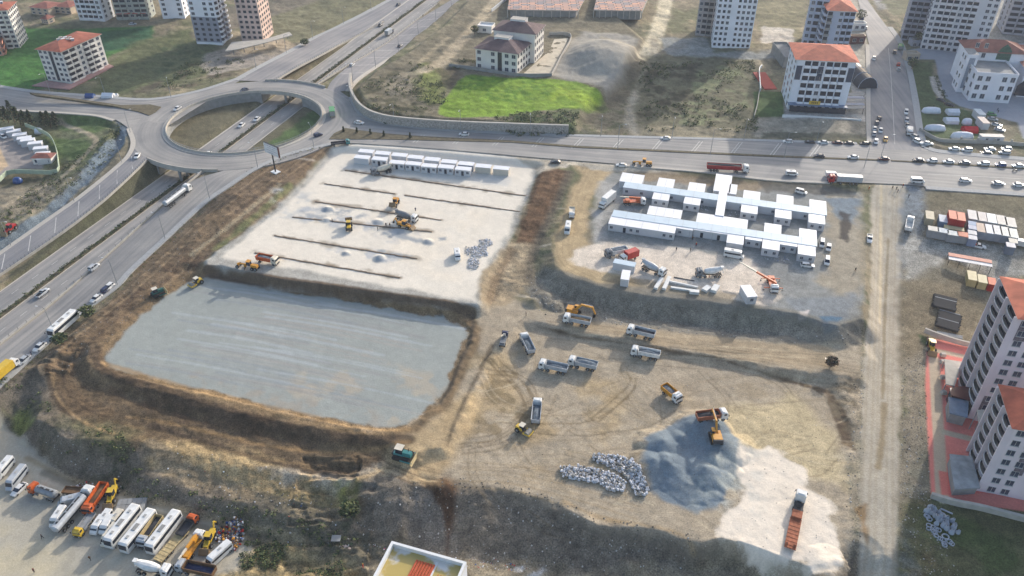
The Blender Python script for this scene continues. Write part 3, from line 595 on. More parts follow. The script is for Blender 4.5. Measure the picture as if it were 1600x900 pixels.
ASPH = asphalt('asphalt', (132, 131, 130), (172, 167, 160)); ASPH2 = asphalt('asphalt_dark', (124, 124, 128), (160, 156, 153))
CONC = mat('concrete', (186, 180, 170), .9, .12, .6); CONC2 = mat('concrete_grey', (150, 150, 148), .9, .15, .5)
KERB = mat('kerb_stone', (196, 188, 176), .9, .1, 1.5); PAVE = mat('pavement_slabs', (172, 172, 170), .9, .12, 1.2)
LINE = mat('line_paint', (216, 212, 204), .7, .2, 1.5); HEDGE = mat('median_earth', (104, 96, 76), .95, .35, .6)
STEEL = mat('galvanised_steel', (160, 164, 166), .45, .1, 3, .4); DARK = mat('dark_rubber', (52, 50, 50), .85, .15, 3)
GLASS = mat('tinted_glass', (46, 54, 66), .12, .15, 1, 0, .6); BLK = mat('black_steel', (58, 58, 60), .6, .15, 2)
WHT = mat('white_paint', (236, 236, 234), .4, .05, 1.5); CHROME = mat('lamp_lens', (220, 222, 224), .2, .02, 3); REDL = mat('tail_lens', (170, 40, 34), .3, .05, 3)

# ------------------------------------------------------------------ mesh helpers
class MB:
    """collects shapes for ONE mesh object"""
    def __init__(s): s.v = []; s.f = []; s.m = []; s.mats = []
    def mi(s, m):
        if m not in s.mats: s.mats.append(m)
        return s.mats.index(m)
    def add(s, v, f, m):
        k = len(s.v); i = s.mi(m); s.v += [tuple(p) for p in v]; s.f += [tuple(k + a for a in q) for q in f]; s.m += [i] * len(f)
    def box(s, c, d, m, rz=0.0, top=(1, 1), shift=(0, 0)):
        """box centre c, size d; top scales the upper face, shift moves it"""
        x, y, z = d[0] / 2, d[1] / 2, d[2] / 2; P = []
        for sz in (-1, 1):
            fx, fy = (top if sz > 0 else (1, 1)); ox, oy = (shift if sz > 0 else (0, 0))
            for a, b_ in ((-1, -1), (1, -1), (1, 1), (-1, 1)): P.append((a * x * fx + ox, b_ * y * fy + oy, sz * z))
        cr, sr = math.cos(rz), math.sin(rz)
        P = [(c[0] + p[0] * cr - p[1] * sr, c[1] + p[0] * sr + p[1] * cr, c[2] + p[2]) for p in P]
        s.add(P, [(3, 2, 1, 0), (4, 5, 6, 7), (0, 1, 5, 4), (1, 2, 6, 5), (2, 3, 7, 6), (3, 0, 4, 7)], m)
    def cyl(s, a, b_, r0, r1, m, n=10, caps=True):
        a = Vector(a); b_ = Vector(b_); d = (b_ - a).normalized(); t = Vector((0, 0, 1)) if abs(d.z) < .9 else Vector((1, 0, 0)); u = d.cross(t).normalized(); w_ = d.cross(u)
        P = [a + (u * math.cos(6.2832 * i / n) + w_ * math.sin(6.2832 * i / n)) * r0 for i in range(n)] + [b_ + (u * math.cos(6.2832 * i / n) + w_ * math.sin(6.2832 * i / n)) * r1 for i in range(n)]
        F_ = [(i, n + i, n + (i + 1) % n, (i + 1) % n) for i in range(n)]
        if caps: F_ += [tuple(range(n)), tuple(range(2 * n - 1, n - 1, -1))]
        s.add(P, F_, m)
    def tube(s, pts, r, m, n=6):
        for a, b_ in zip(pts, pts[1:]): s.cyl(a, b_, r, r, m, n)
    def beam(s, a, b_, wd, ht, m):
        """box beam between two points"""
        a = Vector(a); b_ = Vector(b_); d = (b_ - a).normalized(); t = Vector((0, 0, 1)) if abs(d.z) < .95 else Vector((1, 0, 0)); u = d.cross(t).normalized() * wd / 2; q = u.cross(d).normalized() * ht / 2
        P = [a - u - q, a + u - q, a + u + q, a - u + q, b_ - u - q, b_ + u - q, b_ + u + q, b_ - u + q]
        s.add(P, [(0, 1, 2, 3), (7, 6, 5, 4), (0, 4, 5, 1), (1, 5, 6, 2), (2, 6, 7, 3), (3, 7, 4, 0)], m)
    def loft(s, secs, m, caps=True):
        """secs: list of (x, [(y,z)...]) with equal counts"""
        n = len(secs[0][1]); P = [(x, y, z) for x, q in secs for y, z in q]; F_ = []
        for k in range(len(secs) - 1):
            for i in range(n): F_.append((k * n + i, (k + 1) * n + i, (k + 1) * n + (i + 1) % n, k * n + (i + 1) % n))
        if caps: F_ += [tuple(range(n)), tuple(range(len(secs) * n - 1, (len(secs) - 1) * n - 1, -1))]
        s.add(P, F_, m)
    def prism(s, poly, z0, z1, m, mtop=None):
        P = list(poly); A = sum(P[i][0] * P[(i + 1) % len(P)][1] - P[(i + 1) % len(P)][0] * P[i][1] for i in range(len(P)))
        if A < 0: P = P[::-1]
        n = len(P); s.add([(p[0], p[1], z0) for p in P] + [(p[0], p[1], z1) for p in P], [(i, (i + 1) % n, n + (i + 1) % n, n + i) for i in range(n)] + [tuple(range(n - 1, -1, -1))], m)
        s.add([(p[0], p[1], z1) for p in P], [tuple(range(n))], mtop or m)
    def build(s, name, parent=None, smooth_=False, loc=None):
        me = bpy.data.meshes.new(name); me.from_pydata(s.v, [], s.f)
        for m in s.mats: me.materials.append(m)
        me.polygons.foreach_set('material_index', s.m)
        if smooth_: me.polygons.foreach_set('use_smooth', [True] * len(s.f))
        me.update(); o = bpy.data.objects.new(name, me); C.objects.link(o)
        if parent: o.parent = parent
        if loc: o.location = loc
        return o
def tag(o, label, cat, group=None):
    o['label'] = label; o['category'] = cat
    if group: o['group'] = group
    return o
def thing(name, label, cat, loc, rz=0.0, group=None):
    o = bpy.data.objects.new(name, None); C.objects.link(o); o.location = loc; o.rotation_euler = (0, 0, rz); o.empty_display_size = .5
    return tag(o, label, cat, group)
def struct(o): o['kind'] = 'structure'; return o
def copy_tree(o, parent=None):
    c = o.copy(); C.objects.link(c); c.parent = parent
    for ch in KIDS.get(o.name) or o.children: copy_tree(ch, c)
    return c
KIDS = {}

# ------------------------------------------------------------------ roads
def resamp(P, n):
    P = np.array(crom(P, 6)); d = np.r_[0, np.cumsum(np.hypot(*np.diff(P, axis=0).T))]; t = np.linspace(0, d[-1], n)
    return np.stack([np.interp(t, d, P[:, 0]), np.interp(t, d, P[:, 1])], 1)
def strip(name, L, Rr, m, off=.06, n=80, nw=4, fn=grade):
    L = resamp(L, n); Rr = resamp(Rr, n); V = []; UVs = []; ln = 0
    for i in range(n):
        if i: ln += np.hypot(*(L[i] - L[i - 1]))
        for j in range(nw + 1):
            p = L[i] * (1 - j / nw) + Rr[i] * j / nw; V.append((p[0], p[1], float(fn(p[0], p[1])) + off)); UVs.append((j / nw * np.hypot(*(L[i] - Rr[i])), ln))
    F_ = [];
    for i in range(n - 1):
        for j in range(nw):
            a = i * (nw + 1) + j; F_.append((a, a + 1, a + nw + 2, a + nw + 1))
    p0, p1, p2 = (Vector(V[F_[0][k]]) for k in (0, 1, 2))
    if (p1 - p0).cross(p2 - p0).z < 0: F_ = [f[::-1] for f in F_]
    me = bpy.data.meshes.new(name); me.from_pydata(V, [], F_); me.materials.append(m)
    uvl = me.uv_layers.new(name='UVMap')
    for lp in me.loops: uvl.data[lp.index].uv = UVs[lp.vertex_index]
    o = bpy.data.objects.new(name, me); C.objects.link(o); return struct(o)
def flat(name, poly, m, z, thick=0.0, uvdir=(1, 0)):
    tri = tessellate_polygon([[Vector((p[0], p[1], 0)) for p in poly]]); V = [(p[0], p[1], z) for p in poly]; F_ = []
    for t in tri:
        a, b_, c = (Vector(V[k]) for k in t); F_.append(tuple(t) if (b_ - a).cross(c - a).z > 0 else tuple(t)[::-1])
    if thick:
        n = len(V); V += [(p[0], p[1], z - thick) for p in poly]; A = sum(poly[i][0] * poly[(i + 1) % n][1] - poly[(i + 1) % n][0] * poly[i][1] for i in range(n))
        for i in range(n):
            j = (i + 1) % n; q = (n + i, n + j, j, i); F_.append(q if A > 0 else q[::-1])
    me = bpy.data.meshes.new(name); me.from_pydata(V, [], F_); me.materials.append(m); uvl = me.uv_layers.new(name='UVMap')
    dx, dy = uvdir
    for lp in me.loops:
        p = V[lp.vertex_index]; uvl.data[lp.index].uv = (p[0] * -dy + p[1] * dx, p[0] * dx + p[1] * dy)
    o = bpy.data.objects.new(name, me); C.objects.link(o); return o
mdir = np.array(U((1500, 285))) - np.array(U((700, 215))); mdir /= np.linalg.norm(mdir)
struct(flat('main_road', W_MAIN, ASPH, .06, uvdir=mdir)); struct(flat('side_street', W_NST, ASPH2, .085, uvdir=(.1, 1)))
strip('service_road', *SEN, ASPH2, .075); strip('service_road', *NWN, ASPH2, .075); strip('west_road', *WR, ASPH, .07); strip('service_road', *NWS, ASPH2, .08, 100); strip('service_road', *SES, ASPH, .055, 100)
def hw(o, s, z=None): p = h0 + hd * s + hn * o; return (float(p[0]), float(p[1]))
HS0, HS1 = -220, 700
fz_ = lambda x, y: HZ
for a, b_ in ((-10.4, -1.1), (1.1, 10.3)):
    strip('highway', [hw(a, s) for s in (HS0, 0, 200, HS1)], [hw(b_, s) for s in (HS0, 0, 200, HS1)], ASPH, .06, 40, 4, fz_)
o = MB()
def kerbline(mb, pts, wd, ht, m, fn=grade, base=.0, n=None):
    """raised strip along a polyline"""
    P = np.array(pts); d = np.gradient(P, axis=0); d /= np.linalg.norm(d, axis=1)[:, None] + 1e-9; q = np.stack([-d[:, 1], d[:, 0]], 1) * wd / 2
    V = []; F_ = []
    for i, p in enumerate(P):
        z = float(fn(p[0], p[1])) + base
        for (a, dz) in ((-1, -.3), (-1, ht), (1, ht), (1, -.3)): V.append((p[0] + q[i][0] * a, p[1] + q[i][1] * a, z + dz))
    for i in range(len(P) - 1):
        for j in range(3): F_.append((i * 4 + j, i * 4 + j + 1, i * 4 + j + 5, i * 4 + j + 4))
    F_ = [f[::-1] for f in F_]
    F_ += [(0, 1, 2, 3), tuple(len(P) * 4 - k for k in (1, 2, 3, 4))]
    mb.add(V, F_, m)
hwl = lambda o_, s0, s1, n=60: [hw(o_, s) for s in np.linspace(s0, s1, n)]
# planted median: kerbs and low shrubs
mb = MB(); kerbline(mb, hwl(0, HS0, HS1), 2.6, .25, KERB, fz_); kerbline(mb, hwl(0, HS0, HS1), 2.2, .3, HEDGE, fz_); struct(mb.build('highway_median_kerb'))
def path_lamps(): pass
def sidewalk(name, pts, wd, off, m=PAVE, ht=.16, fn=grade, n=90):
    P = resamp(pts, n); d = np.gradient(P, axis=0); d /= np.linalg.norm(d, axis=1)[:, None]; P = P + np.stack([-d[:, 1], d[:, 0]], 1) * off
    mb = MB(); kerbline(mb, P, wd, ht, m, fn); return struct(mb.build(name)), P
_, P_SESR = sidewalk('pavement', SES[1], 2.2, -1.1 if True else 0)
_, P_NWSL = sidewalk('pavement', NWS[0], 2.0, -1.0, KERB)
_, P_WL = sidewalk('pavement', WR[0], 2.6, 1.3)
_, P_WR = sidewalk('pavement', WR[1][:6], 1.6, -.8, KERB)
_, P_NWNL = sidewalk('pavement', NWN[0], 3.2, 1.6)
_, P_SENR = sidewalk('pavement', SEN[1], 2.4, -1.2, KERB)
_, P_MU = sidewalk('pavement', UG([(545,152),(552,168),(562,180),(585,190),(625,198),(700,205),(800,210),(900,213.5),(1000,216),(1100,218.5),(1200,221.5),(1340,226)]), 2.2, 1.1)
_, P_MD = sidewalk('pavement', UG([(1295,284),(1200,279),(1100,267),(962,256)][::-1]), 1.6, -.8, KERB)
_, P_MD2 = sidewalk('pavement', UG([(1445,291),(1600,301.5),(1750,311),(1900,322)]), 2.6, -1.3)
_, P_MU2 = sidewalk('pavement', UG([(1443,232),(1475,240),(1600,251),(1750,262),(1900,275)]), 3.4, 1.7)
_, P_NS2 = sidewalk('pavement', UG([(1440,230),(1432,205),(1424,150),(1412,92),(1400,62),(1386,42)]), 3.0, -1.5)
_, P_NS1 = sidewalk('pavement', UG([(1362,222),(1360,175),(1360,120),(1358,70)]), 2.0, 1.0, KERB)
# ring: deck slab over the highway and on the land, pavement rings, retaining wall inside
def annulus(name, r0, r1, z, thick, m, n=128, a0=0, a1=2 * math.pi, full=True):
    V = []; F_ = []; k = n if full else n + 1
    for i in range(k):
        a = a0 + (a1 - a0) * i / n
        for r, zz in ((r0, z - thick), (r0, z), (r1, z), (r1, z - thick)): V.append((RC[0] + r * math.cos(a), RC[1] + r * math.sin(a), zz))
    for i in range(n):
        i2 = (i + 1) % k
        for j in range(4):
            F_.append((i * 4 + j, i * 4 + (j + 1) % 4, i2 * 4 + (j + 1) % 4, i2 * 4 + j))
    me = bpy.data.meshes.new(name); me.from_pydata(V, [], F_); me.materials.append(m); uvl = me.uv_layers.new(name='UVMap')
    for lp in me.loops:
        p = V[lp.vertex_index]; dx, dy = p[0] - RC[0], p[1] - RC[1]; uvl.data[lp.index].uv = (math.hypot(dx, dy), math.atan2(dy, dx) * 42)
    o = bpy.data.objects.new(name, me); C.objects.link(o); return o
br = thing('roundabout_bridge', 'round concrete flyover ring carrying the roundabout over the highway', 'bridge', (RC[0], RC[1], 0))
inv = Matrix.Translation((-RC[0], -RC[1], 0))
def under(o_): o_.data.transform(inv); o_.parent = br; return o_
under(annulus('deck', R_IN, R_OUT, .1, .9, ASPH))
under(annulus('inner_pavement', R_IN - 1.7, R_IN - .003, .27, 1.1, KERB))
under(annulus('inner_parapet', R_IN - 1.9, R_IN - 1.65, 1.0, 2.0, CONC))
def crosses(side, r):  # angles where the circle of radius r meets highway offset range, on the south (-1) or north (1) side
    out = []
    for a in np.linspace(0, 2 * math.pi, 1440):
        x, y = RC[0] + r * math.cos(a), RC[1] + r * math.sin(a)
        if abs(hoff(x, y)) < 14 and (hlen(x, y) - hlen(*RC)) * side > 0: out.append(a)
    out = sorted(out); gaps = np.diff(out); k = int(np.argmax(gaps)) if len(gaps) and gaps.max() > 1 else None
    if k is not None: out = out[k + 1:] + [a + 2 * math.pi for a in out[:k + 1]]
    return out[0], out[-1]
for sd_ in (-1, 1):
    a0, a1 = crosses(sd_, R_OUT)
    under(annulus('outer_parapet', R_OUT + .003, R_OUT + .5, 1.0, 2.2, CONC, 40, a0 - .06, a1 + .06, False))
    for oo in (-11.6, 0, 11.4):
        mb = MB(); s_c = hlen(*RC)
        for r_ in np.linspace(R_IN, R_OUT, 4) if oo == 0 else ():
            s_ = s_c + sd_ * math.sqrt(max(r_ * r_ - (hoff(*RC)) ** 2, 1)); p = hw(0, s_); m9 = MB(); m9.cyl((p[0], p[1], HZ - .2), (p[0], p[1], -.8), .6, .6, CONC2, 12); under(m9.build('pier'))
        if oo:
            oc = hoff(*RC); sa = s_c + sd_ * math.sqrt((R_IN - 1) ** 2 - (oo - oc) ** 2); sb = s_c + sd_ * math.sqrt((R_OUT + .3) ** 2 - (oo - oc) ** 2)
            a = hw(oo, sa); b_ = hw(oo, sb); mb.beam((a[0], a[1], -3.6), (b_[0], b_[1], -3.6), .7, 5.4, CONC2)
            under(mb.build('abutment'))
        
# inner retaining wall where the garden lies below the ring
for lo, hi in ((-10.9, None),):
    a_ = [a for a in np.linspace(0, 2 * math.pi, 720) if abs(hoff(RC[0] + 34 * math.cos(a), RC[1] + 34 * math.sin(a))) > 10.8]
    mbs = {True: MB(), False: MB()}
    for i, a in enumerate(a_[:-1]):
        if a_[i + 1] - a > .02: continue
        mb = mbs[hoff(RC[0] + 34 * math.cos(a), RC[1] + 34 * math.sin(a)) > 0]
        x0, y0, x1, y1 = RC[0] + 34.05 * math.cos(a), RC[1] + 34.05 * math.sin(a), RC[0] + 34.05 * math.cos(a_[i + 1]), RC[1] + 34.05 * math.sin(a_[i + 1])
        mb.add([(x0, y0, -6), (x1, y1, -6), (x1, y1, -.2), (x0, y0, -.2)], [(0, 1, 2, 3)], CONC2)
    for mb in mbs.values(): under(mb.build('retaining_wall'))
# railings on both parapets
def railing(mb, P, zf, h=1.0, step=1):
    for i in range(0, len(P), step): mb.cyl((P[i][0], P[i][1], zf(*P[i])), (P[i][0], P[i][1], zf(*P[i]) + h), .05, .05, STEEL, 4)
    for hh in (h * .55, h):
        for a, b_ in zip(P, P[1:]): mb.beam((a[0], a[1], zf(*a) + hh), (b_[0], b_[1], zf(*b_) + hh), .08, .08, STEEL)
mb = MB(); P = ring_poly(R_IN - 1.78, 110); railing(mb, P + [P[0]], lambda x, y: 1.0, .9); under(mb.build('railing'))
# concrete barrier and posts along the highway's service roads
def barrier(P, label, h=.8, zf=grade, posts=True, wd=.3, m=CONC):
    mb = MB(); kerbline(mb, P, wd, h, m, zf)
    o_ = mb.build('concrete_barrier'); tag(o_, label, 'barrier')
    if posts:
        m2 = MB()
        for i in range(0, len(P), 1): m2.cyl((P[i][0], P[i][1], float(zf(*P[i])) + h), (P[i][0], P[i][1], float(zf(*P[i])) + h + .9), .07, .05, BLK, 4)
        for a, b_ in zip(P, P[1:]): m2.beam((a[0], a[1], float(zf(*a)) + h + .5), (b_[0], b_[1], float(zf(*b_)) + h + .5), .05, .05, STEEL)
        r = m2.build('railing', o_)
    return o_
sc_ = hlen(*RC); e1 = sc_ - math.sqrt((R_OUT + 1) ** 2 - (11 - hoff(*RC)) ** 2); e2 = sc_ + math.sqrt((R_OUT + 1) ** 2 - (11 - hoff(*RC)) ** 2)
def gtop(x, y): return max(float(grade(x, y)), HZ)
barrier(hwl(11.1, HS0, e1, 90), 'concrete barrier with rail posts beside the highway south of the roundabout', .6, gtop)
barrier(hwl(11.1, e2, 420, 70), 'concrete barrier with rail posts beside the parking lane north of the roundabout', .6, gtop)
Pn = resamp(NWS[1][2:], 100); barrier([tuple(p) for p in Pn], 'pale concrete parapet above the planted bank of the lower service road', .7)
Pn = resamp(NWN[1][:5], 60); barrier([tuple(p) for p in Pn], 'pale concrete parapet above the planted bank of the upper service road', .7)
# wall faces under the south-east barrier
for s0, s1 in ((HS0 + 40, e1), (e2, e2 + 130)):
    P = hwl(10.75, s0, s1, 40); mb = MB()
    for a, b_ in zip(P, P[1:]): mb.add([(a[0], a[1], HZ - .3), (b_[0], b_[1], HZ - .3), (b_[0], b_[1], gtop(*b_) + .3), (a[0], a[1], gtop(*a) + .3)], [(0, 1, 2, 3)], CONC2)
    for a, b_ in zip(P, P[1:]):
        n_ = hn * .3; mb.add([(a[0], a[1], gtop(*a) + .3), (b_[0], b_[1], gtop(*b_) + .3), (b_[0] + n_[0], b_[1] + n_[1], gtop(*b_) + .3), (a[0] + n_[0], a[1] + n_[1], gtop(*a) + .3)], [(0, 1, 2, 3)], CONC2)
    tag(mb.build('retaining_wall'), 'grey retaining wall carrying the service road %s of the roundabout above the highway' % ('south' if s0 < 0 else 'north'), 'wall')
kb = MB(); kerbline(kb, hwl(-10.9, HS0, HS1), 1.0, .12, KERB, fz_); struct(kb.build('highway_kerb'))
kb = MB(); kerbline(kb, hwl(9.9, HS0, HS1), .5, .1, KERB, fz_); struct(kb.build('highway_kerb'))
# stone retaining wall north of the main road, with coping
PW = [tuple(p) for p in resamp(UG([(549,128),(548,146),(556,165),(570,180),(592,190),(625,196),(700,202),(800,206),(888,209)]), 70)]
STONE = mat('rubble_stone', (168, 162, 154), .95, .4, 1.6)
mb = MB()
kerbline(mb, PW, .9, 4.0, STONE, lambda x, y: 0.0); o_ = mb.build('retaining_wall'); tag(o_, 'curved rubble stone retaining wall below the bright green field', 'wall')
mb = MB(); kerbline(mb, PW, 1.05, .2, CONC, lambda x, y: 0.0, 4.003); mb.build('coping', o_)
# median of the main road
md = [(512,217),(540,199),(560,203),(640,212),(800,221),(900,230),(1000,235),(1100,240),(1200,244),(1300,248)]
mb = MB(); isl = UL([(514,218),(524,208),(540,201),(556,204),(600,211),(650,215),(800,222.5),(900,231),(1200,245.2),(1370,250.5),(1370,249.3),(1200,243.2),(900,228.8),(800,220.6),(650,213),(600,208)][:1] + [(522,209),(540,200.5),(556,203.5),(600,209),(650,213),(800,220.2),(900,228.4),(1200,242.8),(1372,249.6),(1372,251.2),(1200,245.4),(900,231),(800,223),(600,218)], 0)
struct(flat('median_strip', isl, HEDGE, .26, .3))
isl = UL([(1392,250.6),(1450,253.6),(1600,262.6),(1800,276),(1800,278),(1600,264.6),(1450,255.6),(1392,252)], 0); struct(flat('median_strip', isl, HEDGE, .26, .3))
isl = [U2(p) for p in [(50,155),(75,156),(125,160),(190,166),(235,164),(252,168),(243,176),(233,181),(215,175),(180,168),(120,162),(60,158)]]
_g = float(grade(*U2((200, 168)))); struct(flat('traffic_island', isl, HEDGE, _g + .5, .9))
# road markings
def lines(mb, a, b_, wd, zf, off=.012):
    a = np.array(a); b_ = np.array(b_); n_ = max(1, int(np.hypot(*(b_ - a)) / 6)); d = (b_ - a) / np.hypot(*(b_ - a)); q = np.array((-d[1], d[0])) * wd / 2
    for i in range(n_):
        p0 = a + (b_ - a) * i / n_; p1 = a + (b_ - a) * (i + 1) / n_; V = []
        for p, s_ in ((p0, -1), (p1, -1), (p1, 1), (p0, 1)): V.append((p[0] + q[0] * s_, p[1] + q[1] * s_, float(zf(p[0], p[1])) + off))
        mb.add(V, [(0, 1, 2, 3)], LINE)
mk = MB()
gl = lambda x, y: float(grade(x, y)) + .08
# parking bays: pairs of lines across the outer part of the roads
def bays(L, Rr, n, t0, t1, f0, f1, slant=0.0, wd=.25):
    L = resamp(L, 400); Rr = resamp(Rr, 400)
    for i in range(n):
        t = t0 + (t1 - t0) * i / max(1, n - 1); k = int(t * 399); k2 = min(399, max(0, int((t + slant) * 399)))
        a = L[k] * (1 - f0) + Rr[k] * f0; b_ = L[k2] * (1 - f1) + Rr[k2] * f1; lines(mk, a, b_, wd, gl)
bays(*SEN, 9, .12, .62, .1, .95); bays(NWS[0], NWS[1], 12, .1, .86, .1, .75)
for k in range(11):
    x = 655 + k * 62; ya = 209 + (x - 655) * .0235; yb = ya + 14 + k * .7
    for dx in (0, 5): lines(mk, U((x + dx + 4, ya + 2)), U((x + dx - 10, yb)), .22, lambda x_, y_: .06)
for s in np.arange(-160, 520, 9):
    for o_ in (-6, 6):
        if 100 < s < 240 and False: continue
        a = hw(o_, s); b_ = hw(o_, s + 3); lines(mk, a, b_, .15, lambda x_, y_: HZ + .07)
for pts in ([(1388,75),(1392,120),(1395,170),(1398,225)],):
    P = resamp(UL(pts, 0), 20)
    for i in range(19): lines(mk, P[i], P[i + 1], .18, lambda x_, y_: .09)
P = resamp(UL([(1450,272),(1600,280),(1750,291)], 0), 20)
for i in range(19): lines(mk, P[i], P[i + 1], .2, lambda x_, y_: .065)
struct(mk.build('road_markings'))
# ------------------------------------------------------------------ vehicles (x forward, ground at z = 0)
def mesh_of(mb, name, smooth_=False):
    me = bpy.data.meshes.new(name); me.from_pydata(mb.v, [], mb.f)
    for m in mb.mats: me.materials.append(m)
    me.polygons.foreach_set('material_index', mb.m)
    if smooth_: me.polygons.foreach_set('use_smooth', [True] * len(mb.f))
    me.update(); return me
class Proto:
    def __init__(s): s.p = []
    def add(s, name, mb, subs=(), at=(0, 0, 0)):
        me = mb if isinstance(mb, bpy.types.Mesh) else mesh_of(mb, name)
        s.p.append((name, me, at, [(n, q if isinstance(q, bpy.types.Mesh) else mesh_of(q, n), a) for n, q, a in subs])); return s
    def place(s, name, label, cat, loc, rz=0.0, group=None, sc=1.0, tilt=None):
        r = thing(name, label, cat, loc, rz, group)
        if sc != 1.0: r.scale = (sc, sc, sc)
        if tilt: r.rotation_euler = (tilt[0], tilt[1], rz)
        for n, me, at, subs in s.p:
            o_ = bpy.data.objects.new(n, me); C.objects.link(o_); o_.parent = r; o_.location = at
            for n2, m2, a2 in subs:
                q = bpy.data.objects.new(n2, m2); C.objects.link(q); q.parent = o_; q.location = a2
        return r
COL = dict(white=(232,231,227), cream=(226,216,196), silver=(184,188,192), grey=(122,126,130), dark=(62,64,70), black=(42,42,46), maroon=(92,46,48),crimson=(160,44,50), red=(186,44,40), blue=(48,82,140),
           navy=(44,54,86), green=(76,150,84), yellow=(222,184,62), amber=(214,150,48), orange=(206,98,44), rust=(172,104,74), teal=(70,140,140), sand=(196,176,132), brown=(120,92,66), steel=(150,152,154), stone=(112,122,130), earth=(142,118,86), dkgreen=(52,104,92), taxi=(226,170,60))
def cm(c, rough=.38): return mat('paint_' + c, COL[c], rough, .13, .9, 0, .45)
def sec(w_, z0, z1, c=.12): return [(-w_, z0), (w_, z0), (w_, z1 - c), (w_ - c, z1), (-w_ + c, z1), (-w_, z1 - c)]
_W = {}
def wheel(r, wd):
    k = (r, wd)
    if k not in _W:
        mb = MB(); mb.cyl((0, -wd / 2, 0), (0, wd / 2, 0), r, r, DARK, 12); a = mesh_of(mb, 'wheel')
        m2 = MB(); m2.cyl((0, -wd / 2 - .015, 0), (0, wd / 2 + .015, 0), r * .55, r * .55, STEEL, 8); _W[k] = (a, mesh_of(m2, 'rim'))
    return _W[k]
def wheels(p, xs, y, r, wd):
    a, b_ = wheel(r, wd)
    for x in xs:
        for s_ in (-1, 1): p.add('wheel', a, [('rim', b_, (0, 0, 0))], (x, s_ * y, r))
CACHE = {}
def cached(fn):
    def g(*a, **kw):
        k = (fn.__name__,) + a + tuple(sorted(kw.items()))
        if k not in CACHE: CACHE[k] = fn(*a, **kw)
        return CACHE[k]
    return g
def lamp_parts(p, xf, xr, y, z):
    for s_ in (-1, 1):
        mb = MB(); mb.box((0, 0, 0), (.12, .32, .16), CHROME); p.add('headlight', mb, (), (xf, s_ * y, z))
        mb = MB(); mb.box((0, 0, 0), (.1, .26, .2), REDL); p.add('tail_light', mb, (), (xr, s_ * y, z + .08))
@cached
def car(c, kind='sedan'):
    p = Proto(); m = cm(c)
    L, H, z1 = {'sedan': (4.5, 1.45, .98), 'hatch': (4.1, 1.5, 1.0), 'suv': (4.5, 1.72, 1.1), 'minivan': (4.5, 1.85, 1.12), 'wagon': (4.6, 1.5, .98)}[kind]
    h = L / 2; b = MB()
    b.loft([(-h, sec(.72, .42, z1 - .2)), (-h + .15, sec(.84, .26, z1 - .04)), (-h + 1.0, sec(.9, .2, z1)), (.35, sec(.9, .2, z1)), (h - .75, sec(.88, .2, z1 - .1)), (h - .2, sec(.8, .26, z1 - .26)), (h, sec(.66, .36, z1 - .4))], m)
    p.add('body', b)
    r0, r1, f1, f0 = {'sedan': (-h + .35, -h + 1.15, .35, 1.15), 'hatch': (-h + .1, -h + .5, .4, 1.15), 'suv': (-h + .1, -h + .4, .45, 1.2), 'minivan': (-h + .06, -h + .22, .75, 1.55), 'wagon': (-h + .12, -h + .55, .4, 1.2)}[kind]
    g = MB(); y0, y1, zt = .82, .66, H - .06
    g.add([(r0, -y0, z1 - .03), (f0, -y0, z1 - .06), (f0, y0, z1 - .06), (r0, y0, z1 - .03), (r1, -y1, zt), (f1, -y1, zt), (f1, y1, zt), (r1, y1, zt)], [(4, 5, 6, 7), (0, 1, 5, 4), (1, 2, 6, 5), (2, 3, 7, 6), (3, 0, 4, 7)], GLASS); p.add('windows', g)
    r = MB(); r.box(((r1 + f1) / 2, 0, H - .03), (f1 - r1 + .1, y1 * 2 + .06, .07), m, top=(.94, .92))
    for x in ((r1 + r0) / 2 - .02, (r1 + f1) / 2):
        for s_ in (-1, 1): r.beam((x if x < 0 else x, s_ * (y0 + .01), z1 - .05), (x + (.12 if x < (r1 + f1) / 2 - .1 else 0), s_ * (y1 + .01), H - .05), .07, .12, m)
    p.add('roof', r); wheels(p, (-h + .85, h - .85), .78, .32, .22); lamp_parts(p, h - .1, -h + .05, .6, .66); return p
@cached
def van(c, L=5.6, H=2.5, win=False):
    p = Proto(); m = cm(c); h = L / 2; b = MB()
    b.loft([(-h, sec(.95, .4, H, .12)), (h - 1.5, sec(.98, .3, H, .15)), (h - 1.0, sec(.97, .3, H - .25, .2)), (h - .55, sec(.95, .3, 1.35, .15)), (h, sec(.85, .35, .95, .12))], m); p.add('body', b)
    g = MB(); g.add([(h - 1.02, -.86, H - .32), (h - .56, -.88, 1.36), (h - .56, .88, 1.36), (h - 1.02, .86, H - .32)], [(0, 1, 2, 3)], GLASS)
    g.v = [(x + .03, y, z + .03) for x, y, z in g.v]; p.add('windscreen', g)
    s0, s1 = (-h + .25, h - 1.15) if win else (h - 1.75, h - 1.1)
    for s_ in (-1, 1):
        g = MB(); g.box(((s0 + s1) / 2, s_ * .985, H * .5 + .42), (s1 - s0, .03, .62), GLASS); p.add('side_window', g)
    if win or L > 5.2:
        g = MB(); g.box((-h * .2, 0, H + .03), (.9, .6, .08), PAVE); p.add('roof_hatch', g)
    wheels(p, (-h + 1.0, h - 1.0), .86, .36, .26); lamp_parts(p, h - .12, -h + .02, .68, .8); return p
